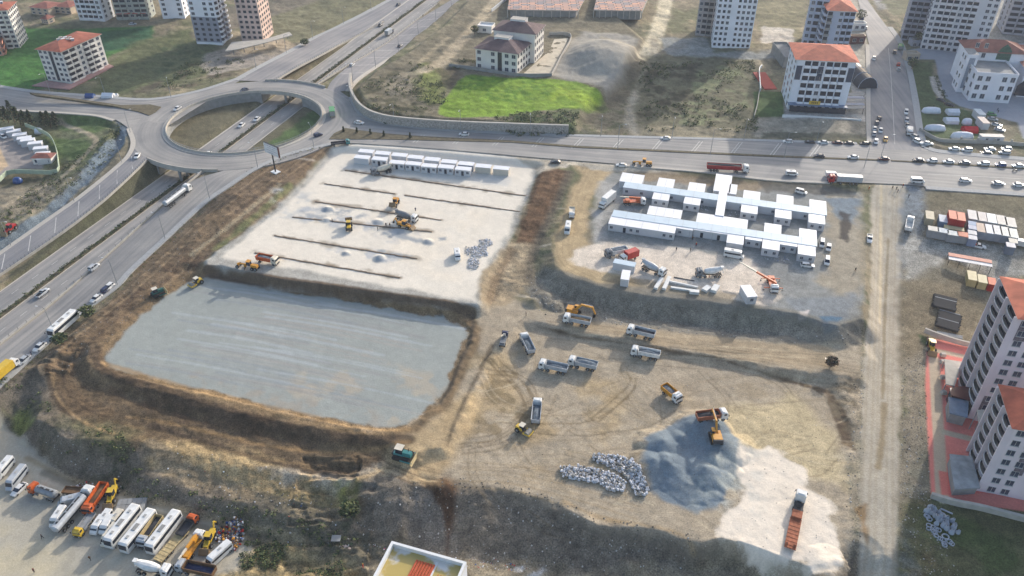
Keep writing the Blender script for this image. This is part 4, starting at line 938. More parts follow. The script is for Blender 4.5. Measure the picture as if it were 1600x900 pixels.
@cached
def bus(c, side='white'):
    p = Proto(); m = cm(c); L, H = 11.4, 3.45; h = L / 2; b = MB()
    b.loft([(-h, sec(1.2, .45, H - .25, .18)), (-h + .3, sec(1.25, .35, H, .2)), (h - .7, sec(1.25, .35, H, .2)), (h - .2, sec(1.22, .35, H - .25, .3)), (h, sec(1.15, .4, 1.5, .2))], m); p.add('body', b)
    for s_ in (-1, 1):
        g = MB(); g.box((-.1, s_ * 1.256, 2.25), (L - .9, .03, 1.0), GLASS); p.add('side_window', g)
    g = MB(); g.add([(h - .17, -1.08, H - .42), (h + .03, -1.05, 1.52), (h + .03, 1.05, 1.52), (h - .17, 1.08, H - .42)], [(0, 1, 2, 3)], GLASS); p.add('windscreen', g)
    for x, w_, l_ in ((-3.2, .7, .9), (.3, 1.1, 2.2), (3.3, .7, .9)):
        g = MB(); g.box((x, 0, H + .06), (l_, w_, .14), PAVE if x != .3 else CONC2, top=(.9, .85)); p.add('roof_hatch', g)
    for s_ in (-1, 1):
        g = MB(); g.beam((h - .1, s_ * 1.2, H - .5), (h + .35, s_ * 1.38, H - .75), .08, .08, BLK); g.box((h + .38, s_ * 1.38, H - 1.05), (.14, .2, .5), BLK); p.add('mirror', g)
    wheels(p, (-h + 2.6, h - 2.4), 1.08, .5, .3); lamp_parts(p, h + .0, -h + .0, .9, .8); return p
def cab_parts(p, c, x0, x1, H=2.9, w_=1.2, z0=.85):
    m = cm(c); b = MB(); b.loft([(x0, sec(w_, z0, H, .1)), (x1 - .45, sec(w_, z0 - .3, H, .15)), (x1 - .12, sec(w_ - .03, z0 - .35, H - .35, .2)), (x1, sec(w_ - .04, z0 - .35, 1.75, .1))], m)
    b.box((x0 + .55, 0, H + .1), (.7, w_ * 1.5, .2), m, top=(.8, .9))
    ws = MB(); ws.add([(x1 - .1, -w_ + .1, H - .42), (x1 + .03, -w_ + .08, 1.78), (x1 + .03, w_ - .08, 1.78), (x1 - .1, w_ - .1, H - .42)], [(0, 1, 2, 3)], GLASS)
    subs = [('windscreen', ws, (0, 0, 0))]
    for s_ in (-1, 1):
        g = MB(); g.box((x1 - .85, s_ * (w_ + .01), (H + 1.75) / 2 - .05), (.75, .03, .62), GLASS); subs.append(('side_window', g, (0, 0, 0)))
        g = MB(); g.box((x1 + .05, s_ * (w_ + .18), 2.0), (.12, .2, .55), BLK); subs.append(('mirror', g, (0, 0, 0)))
    p.add('cab', b, subs)
    bp = MB(); bp.box((x1 - .03, 0, .62), (.25, w_ * 2, .5), BLK); p.add('bumper', bp)
    for s_ in (-1, 1):
        g = MB(); g.box((0, 0, 0), (.12, .34, .18), CHROME); p.add('headlight', g, (), (x1 + .08, s_ * (w_ - .3), .75))
def chassis(p, x0, x1):
    b = MB()
    for s_ in (-1, 1): b.box(((x0 + x1) / 2, s_ * .42, .95), (x1 - x0, .14, .3), BLK)
    b.box((x0 + .1, 0, .9), (.2, 2.2, .2), BLK); b.box((x1 - 2.2, .95, .8), (1.1, .5, .5), STEEL); b.box(((x0 + x1) / 2, 0, .9), (x1 - x0 - .4, .8, .12), BLK); p.add('chassis', b)
def tub(x0, x1, z0, z1, w_, c, load=None, full=.55):
    m = mat('tub_' + c, COL[c], .6, .2, 1.0, 0, .3); b = MB(); t = .09; fl = .08
    def wall(a, b_, z0_, z1_, o0, o1):
        (ax, ay), (bx, by) = a, b_; b.add([(ax, ay, z0_), (bx, by, z0_), (bx + o1[0], by + o1[1], z1_), (ax + o1[0], ay + o1[1], z1_), (ax + o0[0], ay + o0[1], z0_), (bx + o0[0], by + o0[1], z0_), (bx + o0[0] + o1[0], by + o0[1] + o1[1], z1_), (ax + o0[0] + o1[0], ay + o0[1] + o1[1], z1_)],
              [(0, 1, 2, 3), (7, 6, 5, 4), (3, 2, 6, 7), (1, 5, 6, 2), (0, 3, 7, 4), (0, 4, 5, 1)], m)
    wall((x0, -w_), (x1, -w_), z0, z1, (0, t), (0, -fl)); wall((x1, w_), (x0, w_), z0, z1, (0, -t), (0, fl))
    wall((x1, -w_), (x1, w_), z0, z1 + .15, (-t, 0), (fl, 0)); wall((x0, w_), (x0, -w_), z0, z1 - .1, (t, 0), (-fl, 0)); b.box(((x0 + x1) / 2, 0, z0), (x1 - x0, 2 * w_, .12), m)
    n = int((x1 - x0) / .75)
    for i in range(1, n):
        x = x0 + (x1 - x0) * i / n
        for s_ in (-1, 1): b.box((x, s_ * (w_ + .08), (z0 + z1) / 2), (.09, .1, z1 - z0 - .05), m)
    for s_ in (-1, 1): b.box(((x0 + x1) / 2, s_ * (w_ + fl + .02), z1), (x1 - x0, .12, .1), m)
    subs = []
    if load:
        lm = mat('load_' + load, COL[load], .95, .25, 1.5); q = MB(); nx, ny = 7, 4; V = []
        for i in range(nx + 1):
            for j in range(ny + 1):
                u, v = i / nx, j / ny; e = math.sin(math.pi * u) * math.sin(math.pi * v); V.append((x0 + t + (x1 - x0 - 2 * t) * u, (-w_ + t) + 2 * (w_ - t) * v, z0 + (z1 - z0) * full + .5 * e + random.uniform(-.04, .04)))
        q.add(V, [(i * (ny + 1) + j, (i + 1) * (ny + 1) + j, (i + 1) * (ny + 1) + j + 1, i * (ny + 1) + j + 1) for i in range(nx) for j in range(ny)], lm); subs.append(('load', q, (0, 0, 0)))
    return b, subs
@cached
def tipper(c='white', tc='white', load=None, L=8.9, full=.55):
    p = Proto(); h = L / 2; chassis(p, -h + .3, h - .3); cab_parts(p, c, h - 1.9, h); b, s_ = tub(-h, h - 2.15, 1.2, 2.55, 1.12, tc, load, full); p.add('tipper_body', b, s_)
    wheels(p, (h - 1.3, h - 3.0, -h + 2.4, -h + 1.05) if L > 8 else (h - 1.1, -h + 1.3), 1.05, .5, .34); return p
@cached
def boxtruck(c='white', bc='white', L=7.5, H=3.4):
    p = Proto(); h = L / 2; chassis(p, -h + .2, h - .3); cab_parts(p, c, h - 1.8, h, 2.7, 1.12); b = MB(); b.box(((-h + h - 2.0) / 2, 0, (1.0 + H) / 2), (L - 2.0, 2.4, H - 1.0), cm(bc)); b.box(((-h + h - 2.0) / 2, 0, H + .02), (L - 2.2, 2.3, .06), cm(bc)); p.add('box_body', b)
    g = MB(); g.box((-h - .02, 0, (1.0 + H) / 2), (.05, 2.2, H - 1.2), STEEL); p.add('rear_door', g); wheels(p, (h - 1.1, -h + 1.5), 1.0, .45, .3); return p
@cached
def tanker(c='orange', tc='steel', L=9.0, semi=False):
    p = Proto(); h = L / 2; chassis(p, -h + .2, h - .3); cab_parts(p, c, h - 1.9, h); b = MB(); m = mat('tank_' + tc, COL[tc], .35, .15, .8, .2); xs = [(-h, .5), (-h + .25, .95), (-h + .6, 1.05), (h - 2.7, 1.05), (h - 2.35, .9), (h - 2.2, .5)]
    b.loft([(x, [(r * 1.08 * math.cos(a), 2.05 + r * .88 * math.sin(a)) for a in np.linspace(0, 2 * math.pi, 15)[:-1]]) for x, r in xs], m); p.add('tank', b)
    g = MB(); g.box(((-h + h - 2.4) / 2, 0, 3.0), (L - 3.6, .5, .07), BLK)
    for k in range(3): g.cyl((-h + 1.4 + k * (L - 5) / 2, 0, 3.0), (-h + 1.4 + k * (L - 5) / 2, 0, 3.2), .28, .28, STEEL, 8)
    p.add('walkway', g)
    for s_ in (-1, 1):
        g = MB(); g.box((-h + 2, s_ * 1.1, 1.0), (3.2, .08, .5), STEEL); p.add('mudguard', g)
    wheels(p, (h - 1.2, -h + 2.3, -h + 1.05), 1.05, .5, .34); return p
@cached
def mixer(c='white', dc='white', L=8.6):
    p = Proto(); h = L / 2; chassis(p, -h + .2, h - .3); cab_parts(p, c, h - 1.9, h); b = MB(); m = mat('drum_' + dc, COL[dc], .5, .15, .8)
    xs = [(-h + .1, .5, 3.1), (-h + .9, .85, 2.85), (-h + 2.6, 1.15, 2.35), (-h + 4.2, 1.12, 2.15), (h - 2.9, .8, 2.0), (h - 2.5, .35, 1.95)]
    b.loft([(x, [(r * math.cos(a), z + r * math.sin(a)) for a in np.linspace(0, 2 * math.pi, 13)[:-1]]) for x, r, z in xs], m); p.add('drum', b)
    g = MB(); g.beam((-h + .1, 0, 2.9), (-h - .35, 0, 1.5), .5, .25, m); g.box((-h + .3, 0, 3.6), (.8, .8, .5), m, top=(1.3, 1.3)); p.add('chute', g)
    wheels(p, (h - 1.2, h - 2.9, -h + 2.3, -h + 1.0), 1.05, .5, .34); return p
@cached
def semi(c, tc, L=16.4, kind='tipper', load=None):
    p = Proto(); h = L / 2; chassis(p, h - 6.0, h - .3); cab_parts(p, c, h - 2.2, h, 3.3)
    if kind == 'tipper':
        b, s_ = tub(-h, h - 3.0, 1.35, 2.9, 1.18, tc, load, .85); p.add('trailer', b, s_)
    elif kind == 'box':
        b = MB(); b.box(((-h + h - 3.0) / 2, 0, 2.35), (L - 3.0, 2.5, 2.3), cm(tc)); p.add('trailer', b)
    elif kind == 'tank':
        b = MB(); m = mat('tank_' + tc, COL[tc], .35, .15, .8, .2)
        b.loft([(x, [(r * 1.1 * math.cos(a), 2.3 + r * .95 * math.sin(a)) for a in np.linspace(0, 2 * math.pi, 15)[:-1]]) for x, r in ((-h, .6), (-h + .3, 1.05), (h - 3.4, 1.05), (h - 3.0, .6))], m); p.add('trailer', b)
        g = MB(); g.box((-1.5, 0, 3.33), (L - 5.5, .5, .06), BLK)
        for k in range(4): g.cyl((-h + 2 + k * 2.8, 0, 3.3), (-h + 2 + k * 2.8, 0, 3.5), .28, .28, STEEL, 8)
        p.add('walkway', g)
    elif kind == 'low':
        m = mat('deck_' + tc, COL[tc], .8, .3, 1.2); b = MB(); b.box((-h + 4.6, 0, 1.0), (9.2, 2.6, .28), m); b.box((-h + 10.2, 0, 1.55), (2.2, 2.4, .3), m); b.beam((-h + 9.1, 0, 1.0), (-h + 9.3, 0, 1.6), 2.3, .25, m)
        for k in range(8): b.box((-h + .8 + k * 1.15, 0, 1.16), (.12, 2.5, .08), m)
        for s_ in (-1, 1): b.box((-h + .9, s_ * .9, 1.55), (1.5, .5, .75), m, top=(.3, 1))
        p.add('trailer', b); g = MB(); g.box((h - 4.2, 0, 1.35), (2.6, 2.2, .3), BLK); g.cyl((h - 4.4, 0, 1.5), (h - 4.4, 0, 1.62), .5, .5, DARK, 12); p.add('coupling_deck', g)
    if kind != 'low':
        g = MB()
        for s_ in (-1, 1): g.box((-h + 5, s_ * .5, 1.05), (9, .16, .35), BLK)
        p.add('trailer_frame', g)
    wheels(p, (h - 1.3, h - 4.6, -h + 4.3, -h + 3.0, -h + 1.7), 1.08, .5, .34); return p
@cached
def pickup(c, bed='dark', load=False):
    p = Proto(); m = cm(c); b = MB(); b.loft([(-.35, sec(.88, .35, 1.15)), (1.7, sec(.88, .35, 1.1)), (2.45, sec(.8, .38, .9)), (2.6, sec(.7, .42, .75))], m)
    b.box((-1.5, 0, .62), (2.3, 1.76, .3), m); b.box((-2.6, 0, .85), (.08, 1.76, .5), m)
    for s_ in (-1, 1): b.box((-1.5, s_ * .86, .88), (2.3, .08, .5), m)
    p.add('body', b); g = MB(); g.box((-1.5, 0, .79), (2.15, 1.6, .05), BLK); p.add('bed_liner', g)
    g = MB(); g.add([(-.35, -.8, 1.12), (1.25, -.8, 1.07), (1.25, .8, 1.07), (-.35, .8, 1.12), (-.25, -.66, 1.68), (.55, -.66, 1.68), (.55, .66, 1.68), (-.25, .66, 1.68)], [(4, 5, 6, 7), (0, 1, 5, 4), (1, 2, 6, 5), (2, 3, 7, 6), (3, 0, 4, 7)], GLASS); p.add('windows', g)
    g = MB(); g.box((.15, 0, 1.71), (.95, 1.4, .07), m, top=(.92, .92)); p.add('roof', g); wheels(p, (-1.7, 1.65), .8, .36, .24); lamp_parts(p, 2.5, -2.64, .6, .8)
    if load:
        g = MB(); g.box((-1.3, .1, 1.15), (1.2, 1.0, .7), cm('red')); g.box((-2.1, -.2, 1.05), (.7, .9, .5), BLK); p.add('load', g)
    return p
def track_mb(L, wd, ht, m=None):
    b = MB(); m = m or DARK; h = L / 2; prof = [(-h + ht * .2, 0), (h - ht * .2, 0), (h, ht * .35), (h, ht * .7), (h - ht * .3, ht), (-h + ht * .3, ht), (-h, ht * .7), (-h, ht * .35)]
    b.add([(x, -wd / 2, z) for x, z in prof] + [(x, wd / 2, z) for x, z in prof], [tuple(range(7, -1, -1)), tuple(range(8, 16))] + [(i, (i + 1) % 8, 8 + (i + 1) % 8, 8 + i) for i in range(8)], m); return b
@cached
def excavator(c='amber', swing=0.0, reach=0.0, grey=False):
    p = Proto(); m = cm(c, .5); cs, sn = math.cos(swing), math.sin(swing)
    for s_ in (-1, 1): p.add('track', track_mb(4.3, .6, .9), (), (0, s_ * 1.25, 0))
    def rot(mb): mb.v = [(x * cs - y * sn, x * sn + y * cs, z) for x, y, z in mb.v]; return mb
    b = MB(); b.cyl((0, 0, .6), (0, 0, 1.1), .8, .8, BLK, 12); b.box((-.5, 0, 1.25), (3.6, 2.5, .35), m); b.box((-1.3, 0, 1.9), (2.2, 2.5, 1.0), m, top=(.92, .94)); b.box((-2.35, 0, 1.75), (.7, 2.5, 1.2), cm('dark') if not grey else m, top=(.8, 1)); b.box((.7, -.9, 1.7), (1.3, .7, .6), m); p.add('house', rot(b))
    g = MB(); g.box((.75, .82, 2.15), (1.5, .9, 1.5), GLASS, top=(.85, .9)); g.box((.7, .82, 2.95), (1.4, .9, .1), m); p.add('operator_cab', rot(g))
    b = MB(); e = 3.4 + reach; b.beam((.4, -.1, 1.8), (2.4, -.1, 4.3), .45, .65, m); b.beam((2.3, -.1, 4.3), (e + 1.6, -.1, 3.9), .42, .55, m); b.cyl((.9, -.1, 1.6), (2.5, -.1, 3.7), .1, .1, STEEL, 6); p.add('boom', rot(b))
    b = MB(); b.beam((e + 1.2, -.1, 4.2), (e + 2.3, -.1, 1.6), .35, .45, m); b.cyl((3.2, -.1, 4.75), (e + 1.3, -.1, 4.6), .09, .09, STEEL, 6); p.add('stick', rot(b))
    b = MB(); b.loft([(e + 1.6, [(-.65, 1.2), (.45, 1.2), (.45, 1.5), (-.65, 1.5)]), (e + 1.75, [(-.65, .35), (.45, .35), (.45, 1.6), (-.65, 1.6)]), (e + 2.5, [(-.65, .7), (.45, .7), (.45, 1.65), (-.65, 1.65)])], BLK); p.add('bucket', rot(b)); return p
@cached
def bulldozer(c='dkgreen'):
    p = Proto(); m = cm(c, .5)
    for s_ in (-1, 1): p.add('track', track_mb(3.9, .6, 1.05), (), (-.2, s_ * 1.05, 0))
    b = MB(); b.box((.7, 0, 1.45), (2.1, 1.1, 1.0), m, top=(.96, .85)); b.box((-.9, 0, 1.2), (2.2, 1.5, .7), m); b.box((-2.2, 0, 1.0), (.5, 1.2, .7), BLK); b.cyl((1.0, .3, 1.9), (1.0, .3, 2.7), .07, .07, BLK, 6); p.add('body', b)
    g = MB(); g.box((-.85, 0, 2.15), (1.5, 1.4, 1.3), GLASS, top=(.92, .92)); g.box((-.85, 0, 2.85), (1.7, 1.6, .12), cm('cream')); p.add('operator_cab', g)
    b = MB(); V = []; n = 5
    for i in range(n + 1):
        t = i / n; z = .05 + 1.25 * t; x = 2.55 - .28 * math.sin(math.pi * t)
        for s_ in (-1.95, 1.95): V += [(x, s_, z), (x - .14, s_, z)]
    F_ = []
    for i in range(n): a = i * 4; F_ += [(a, a + 2, a + 6, a + 4), (a + 3, a + 1, a + 5, a + 7), (a, a + 4, a + 5, a + 1), (a + 2, a + 3, a + 7, a + 6)]
    F_ += [(0, 1, 3, 2), (n * 4, n * 4 + 2, n * 4 + 3, n * 4 + 1)]; b.add(V, F_, cm('sand', .6))
    for s_ in (-1, 1): b.beam((-.3, s_ * 1.5, .5), (2.35, s_ * 1.5, .45), .2, .25, m)
    p.add('blade', b); return p
@cached
def loader(c='amber', back=False, up=False):
    p = Proto(); m = cm(c, .5); b = MB(); b.box((-1.9, 0, 1.45), (2.3, 1.5, 1.0), m, top=(.9, .85)); b.box((-.3, 0, 1.1), (1.6, 1.3, .6), m); b.box((1.3, 0, 1.1), (1.6, 1.1, .6), m); b.box((-3.0, 0, 1.2), (.4, 1.6, .9), cm('dark')); p.add('body', b)
    g = MB(); g.box((-.3, 0, 2.2), (1.5, 1.35, 1.5), GLASS, top=(.85, .9)); g.box((-.3, 0, 3.0), (1.6, 1.5, .12), m); p.add('operator_cab', g)
    zz = 1.9 if up else .55; b = MB()
    for s_ in (-1, 1): b.beam((.6, s_ * .5, 1.8), (2.9, s_ * .5, zz + .1), .18, .35, m)
    p.add('lift_arm', b); b = MB(); b.loft([(2.7, [(-1.25, zz - .1), (1.25, zz - .1), (1.25, zz + .9), (-1.25, zz + .9)]), (2.85, [(-1.25, zz - .4), (1.25, zz - .4), (1.25, zz + .95), (-1.25, zz + .95)]), (3.8, [(-1.25, zz - .42), (1.25, zz - .42), (1.25, zz - .2), (-1.25, zz - .2)])], cm('earth', .7)); p.add('bucket', b)
    if back:
        b = MB(); b.beam((-3.1, 0, 1.2), (-3.9, 0, 3.2), .28, .35, m); b.beam((-3.9, 0, 3.2), (-4.9, 0, 1.6), .22, .3, m); b.box((-4.9, 0, 1.2), (.5, .7, .7), BLK, top=(.7, 1)); p.add('backhoe_arm', b)
    wheels(p, (-1.9, 1.35), .95, .72 if not back else .62, .5); return p
@cached
def roller(c='yellow'):
    p = Proto(); m = cm(c, .5); b = MB(); b.box((-1.2, 0, 1.35), (2.2, 1.6, .9), m, top=(.85, .85)); b.box((.2, 0, 1.0), (.9, .9, .5), BLK)
    for s_ in (-1, 1): b.box((1.5, s_ * 1.15, .85), (2.0, .14, .35), m)
    b.box((2.5, 0, .85), (.2, 2.4, .35), m); b.box((.55, 0, .85), (.2, 2.4, .35), m); p.add('body', b)
    g = MB(); g.box((-.4, 0, 2.1), (1.2, 1.3, 1.1), GLASS, top=(.9, .9)); g.box((-.4, 0, 2.7), (1.5, 1.6, .1), cm('cream')); p.add('operator_cab', g)
    b = MB(); b.cyl((1.5, -1.05, .78), (1.5, 1.05, .78), .76, .76, mat('drum_steel', (150,146,138), .5, .2, 1), 20); p.add('drum', b)
    a, q = wheel(.72, .5)
    for s_ in (-1, 1): p.add('wheel', a, [('rim', q, (0, 0, 0))], (-1.5, s_ * .85, .72))
    return p
@cached
def grader(c='amber'):
    p = Proto(); m = cm(c, .5); b = MB(); b.box((-2.6, 0, 1.5), (2.5, 1.4, .9), m, top=(.9, .85)); b.beam((-1.3, 0, 1.6), (3.4, 0, 1.5), .35, .4, m); b.box((3.6, 0, 1.1), (.5, .6, .8), m); p.add('body', b)
    g = MB(); g.box((-.6, 0, 2.3), (1.3, 1.4, 1.5), GLASS, top=(.9, .9)); g.box((-.6, 0, 3.08), (1.5, 1.6, .12), m); p.add('operator_cab', g)
    b = MB(); b.beam((1.6, -1.7, .45), (.4, 1.7, .45), .12, .6, BLK); b.cyl((1.0, 0, .6), (1.0, 0, 1.5), .5, .5, m, 10); p.add('blade', b)
    a, q = wheel(.62, .4)
    for x in (-3.3, -2.0, 3.5):
        for s_ in (-1, 1): p.add('wheel', a, [('rim', q, (0, 0, 0))], (x, s_ * .95, .62))
    return p
@cached
def cranetruck(c='white', bc='orange', boom=9.0, swing=0.0, legs=True, elev=.35):
    p = Proto(); L = 8.6; h = L / 2; chassis(p, -h + .2, h - .3); cab_parts(p, c, h - 1.9, h, 2.7); m = cm(bc, .5)
    b = MB(); b.box((-.9, 0, 1.35), (L - 2.2, 2.3, .25), m); b.box((-2.6, 0, 1.75), (1.6, 1.9, .6), m); p.add('deck', b)
    b = MB(); b.cyl((1.4, 0, 1.4), (1.4, 0, 2.2), .6, .6, m, 10); b.box((1.2, 0, 2.5), (1.6, 1.3, .8), m, top=(.9, .9)); p.add('turntable', b)
    cs, sn = math.cos(swing), math.sin(swing); ce, se = math.cos(elev), math.sin(elev); b = MB(); q = lambda d: (1.4 + cs * ce * d, sn * ce * d, 2.8 + se * d)
    b.beam(q(-.8), q(boom * .5), .55, .6, m); b.beam(q(boom * .45), q(boom * .78), .42, .46, cm('cream')); b.beam(q(boom * .75), q(boom), .3, .34, cm('cream')); p.add('crane_boom', b)
    if legs:
        for x in (2.1, -3.2):
            for s_ in (-1, 1):
                b = MB(); b.beam((x, s_ * 1.0, 1.0), (x, s_ * 3.0, 1.0), .22, .25, m); b.cyl((x, s_ * 3.0, 1.1), (x, s_ * 3.0, .05), .09, .09, STEEL, 6); b.cyl((x, s_ * 3.0, 0), (x, s_ * 3.0, .08), .3, .3, BLK, 8); p.add('outrigger', b)
    wheels(p, (h - 1.2, -h + 2.4, -h + 1.1), 1.05, .5, .34); return p
@cached
def smalltruck(c='yellow', bc='steel', L=6.2):
    p = Proto(); h = L / 2; chassis(p, -h + .2, h - .3); cab_parts(p, c, h - 1.6, h, 2.3, 1.0, .75); b = MB(); m = mat('bed_' + bc, COL[bc], .7, .2, 1); b.box(((-h + h - 1.8) / 2, 0, 1.15), (L - 1.8, 2.1, .12), m)
    for s_ in (-1, 1): b.box(((-h + h - 1.8) / 2, s_ * 1.05, 1.4), (L - 1.8, .07, .45), m)
    b.box((-h, 0, 1.4), (.07, 2.1, .45), m); b.box((h - 1.8, 0, 1.6), (.07, 2.1, .9), m); p.add('flatbed', b); wheels(p, (h - 1.0, -h + 1.3), .9, .42, .28); return p
@cached
def trailer(c='rust'):
    p = Proto(); b = MB(); m = mat('deck_' + c, COL[c], .8, .3, 1.2); b.box((0, 0, 1.0), (9.5, 2.5, .25), m); b.box((4.9, 0, .95), (1.2, .5, .2), BLK)
    for k in range(9): b.box((-4.2 + k * 1.05, 0, 1.15), (.1, 2.4, .06), m)
    p.add('deck', b); wheels(p, (-3.6, -2.4, -1.2), 1.05, .45, .3); return p
@cached
def scooter(c='dark'):
    p = Proto(); b = MB(); b.beam((-.5, 0, .7), (.5, 0, .65), .25, .3, cm(c)); b.beam((.5, 0, .6), (.7, 0, 1.1), .1, .1, BLK); b.beam((.66, -.35, 1.1), (.66, .35, 1.1), .05, .05, BLK); b.box((-.3, 0, .88), (.8, .3, .12), BLK); p.add('body', b)
    a, q = wheel(.3, .12)
    for x in (-.65, .7): p.add('wheel', a, [('rim', q, (0, 0, 0))], (x, 0, .3))
    return p
# ------------------------------------------------------------------ people: one continuous skinned body
def person_mesh(pose):
    key = 'body_' + pose
    V = [(0, 0, .95), (0, 0, 1.2), (0, 0, 1.43), (0, 0, 1.52), (0, 0, 1.62), (.01, 0, 1.74)]; E_ = [(0, 1), (1, 2), (2, 3), (3, 4), (4, 5)]; Rr = [.15, .15, .16, .07, .105, .075]
    sp_ = .16 if pose == 'walk' else .03
    def chain(a, pts):
        k = a
        for (x, y, z, r) in pts: V.append((x, y, z)); Rr.append(r); E_.append((k, len(V) - 1)); k = len(V) - 1
    for s_ in (-1, 1):
        f = sp_ * s_
        chain(0, [(0, s_ * .1, .9, .11), (f * .8, s_ * .11, .5, .075), (f * 1.3, s_ * .11, .1, .05), (f * 1.3 + .14, s_ * .12, .05, .04)])
        chain(2, [(0, s_ * .2, 1.42, .065), (-f * .6, s_ * .24, 1.15, .05), (-f * .6 + .1 if pose != 'point' or s_ < 0 else .3, s_ * .24, .92 if pose != 'point' or s_ < 0 else 1.25, .035), (-f * .6 + .13 if pose != 'point' or s_ < 0 else .42, s_ * .24, .82 if pose != 'point' or s_ < 0 else 1.28, .03)])
    me = bpy.data.meshes.new(key); me.from_pydata(V, E_, []); o_ = bpy.data.objects.new('tmp', me); C.objects.link(o_)
    md = o_.modifiers.new('s', 'SKIN'); md.use_smooth_shade = True; o_.modifiers.new('u', 'SUBSURF').levels = 1
    for i, v in enumerate(me.skin_vertices[0].data): v.radius = (Rr[i], Rr[i]); v.use_root = (i == 0)
    dg = bpy.context.evaluated_depsgraph_get(); out = bpy.data.meshes.new_from_object(o_.evaluated_get(dg)); bpy.data.objects.remove(o_); out.name = key; return out
PM = {k: person_mesh(k) for k in ('stand', 'walk', 'point')}
def person(label, loc, rz, top='dark', legs='navy', pose='stand', hair='black', group=None, hat=None):
    key = (pose, top, legs)
    if key not in CACHE:
        me = PM[pose].copy(); me.materials.clear(); ms = [mat('skin', (206,160,130), .6, .05, 4), mat('cloth_' + top, COL[top], .9, .1, 4), mat('cloth_' + legs, COL[legs], .9, .1, 4), mat('hair_dark', (44,36,32), .9, .1, 6)]
        for m in ms: me.materials.append(m)
        for f in me.polygons:
            z = sum(me.vertices[v].co.z for v in f.vertices) / len(f.vertices); y = abs(sum(me.vertices[v].co.y for v in f.vertices) / len(f.vertices)); x = sum(me.vertices[v].co.x for v in f.vertices) / len(f.vertices)
            i = 3 if (z > 1.66 or (z > 1.56 and x < -.01)) else 0 if z > 1.5 else 0 if (y > .2 and z < .9) else 1 if z > .97 else 2 if z > .09 else 3
            f.material_index = i
        CACHE[key] = me
    r = bpy.data.objects.new('person', CACHE[key]); C.objects.link(r); r.location = loc; r.rotation_euler = (0, 0, rz); tag(r, label, 'person', group)
    if hat:
        mb = MB(); mb.cyl((0, 0, 1.7), (0, 0, 1.84), .125, .08, cm(hat), 10); mb.cyl((.02, 0, 1.69), (.02, 0, 1.72), .16, .15, cm(hat), 10); h_ = mb.build('helmet', r)
    return r
# ------------------------------------------------------------------ placing things: (name, category, proto, centre, front, half height, label, group)
Q = []
def put(name, cat, pr, c, f, label, h=1.4, group=None, sc=1.0, dz=0.0): Q.append((name, cat, pr, c, f, label, h, group, sc, dz))
E_, W_ = (1, .055), (-1, -.055)
def car_(c, kind, xy, d, label, grp='cars in traffic'):
    put('parked_car' if 'park' in grp else 'car', {'suv': 'car', 'minivan': 'van'}.get(kind, 'car'), car(c, kind), xy, (xy[0] + d[0] * 6, xy[1] + d[1] * 6), label, 1.4, grp)
G_Q, G_N, G_P, G_L, G_H = 'cars queuing on the main road', 'cars on the north street', 'cars parked behind the tents', 'cars on the near lane of the main road', 'vehicles on the highway and service roads'
G_S = 'cars parked around the white cabins'
car_('white','sedan',(725,209),W_,'white saloon alone in the parking lane below the stone wall', G_L)
car_('white','sedan',(561,191),(1,.12),'white saloon leaving the roundabout along the curved stone wall', G_L)
car_('navy','hatch',(497,210),(1,-.3),'dark hatchback at the ring exit above the billboard', G_H)
car_('white','sedan',(1040,215.5),W_,'white saloon passing the rough scrub field north of the main road', G_L)
for x, y, c, k, l in ((1231,220.5,'white','hatch','white hatchback at the west end of the row below the hotel'),(1265,221.5,'black','sedan','black saloon second in the row below the hotel'),(1286,222,'white','sedan','white saloon third in the row below the hotel'),(1308,222.6,'maroon','sedan','maroon saloon fourth in the row below the hotel'),(1326,223.3,'dark','sedan','dark grey saloon fifth in the row below the hotel'),(1351,224,'black','hatch','black hatchback nearest the street corner in the row below the hotel')):
    car_(c, k, (x, y), W_, l, 'cars parked along the road below the hotel')
N_, S_ = (.02, -1), (-.02, 1)
for x, y, c, k, d, l in ((1369,221,'white','hatch',S_,'white hatchback waiting at the junction mouth west of the taxi'),(1384,217,'taxi','sedan',S_,'yellow taxi at the mouth of the north street'),(1376,203.5,'white','hatch',S_,'white hatchback just behind the yellow taxi'),
    (1366.5,200,'white','sedan',N_,'white saloon at the kerb, front one of a tight pair'),(1366,208,'silver','sedan',N_,'silver saloon at the kerb, rear one of a tight pair'),(1370,191,'grey','hatch',N_,'grey hatchback at the kerb north of the tight pair'),(1374,184,'dark','sedan',N_,'dark saloon at the top of the kerb row by the hotel terrace'),
    (1416,175,'white','suv',S_,'white tall car, northern one at the kerb beside the tent lawn'),(1417,187.5,'silver','hatch',S_,'silver hatchback at the kerb beside the upper white tent'),(1418,195.5,'grey','sedan',S_,'grey saloon touching the silver hatchback beside the tent lawn'),
    (1431,214,'silver','suv',(1,.45),'silver estate half hidden behind the white one on the corner'),(1434.5,221,'white','suv',(1,.45),'white tall car turning the corner below the tent lawn'),(1450,223.5,'white','sedan',(1,.12),'white saloon just round the corner below the tent lawn'),
    (1353,43,'white','hatch',N_,'white hatchback on the sandy verge far up the street'),(1365.5,91,'white','hatch',S_,'white hatchback rolling past the hotel roof'),(1398,81,'dark','suv',N_,'dark car beside the green lorry'),(1404,100,'red','hatch',N_,'red hatchback at the kerb in front of the shop'),(1404.5,107.5,'silver','hatch',N_,'silver hatchback right behind the red one')):
    car_(c, k, (x, y), d, l, G_N)
put('box_truck','truck', boxtruck('white','white',5.6,2.7),(1421,205.5),(1421.5,212),'small white box lorry at the kerb beside the tent lawn',2.4)
put('parked_truck','truck', boxtruck('green','green',6.0,2.9),(1407,74),(1406,66),'small green lorry beside the kiosks on the north street',2.6)
put('parked_van','van', van('blue',5.0,2.2),(1347,27),(1345,20),'blue van standing by the tree far up the street',2.2)
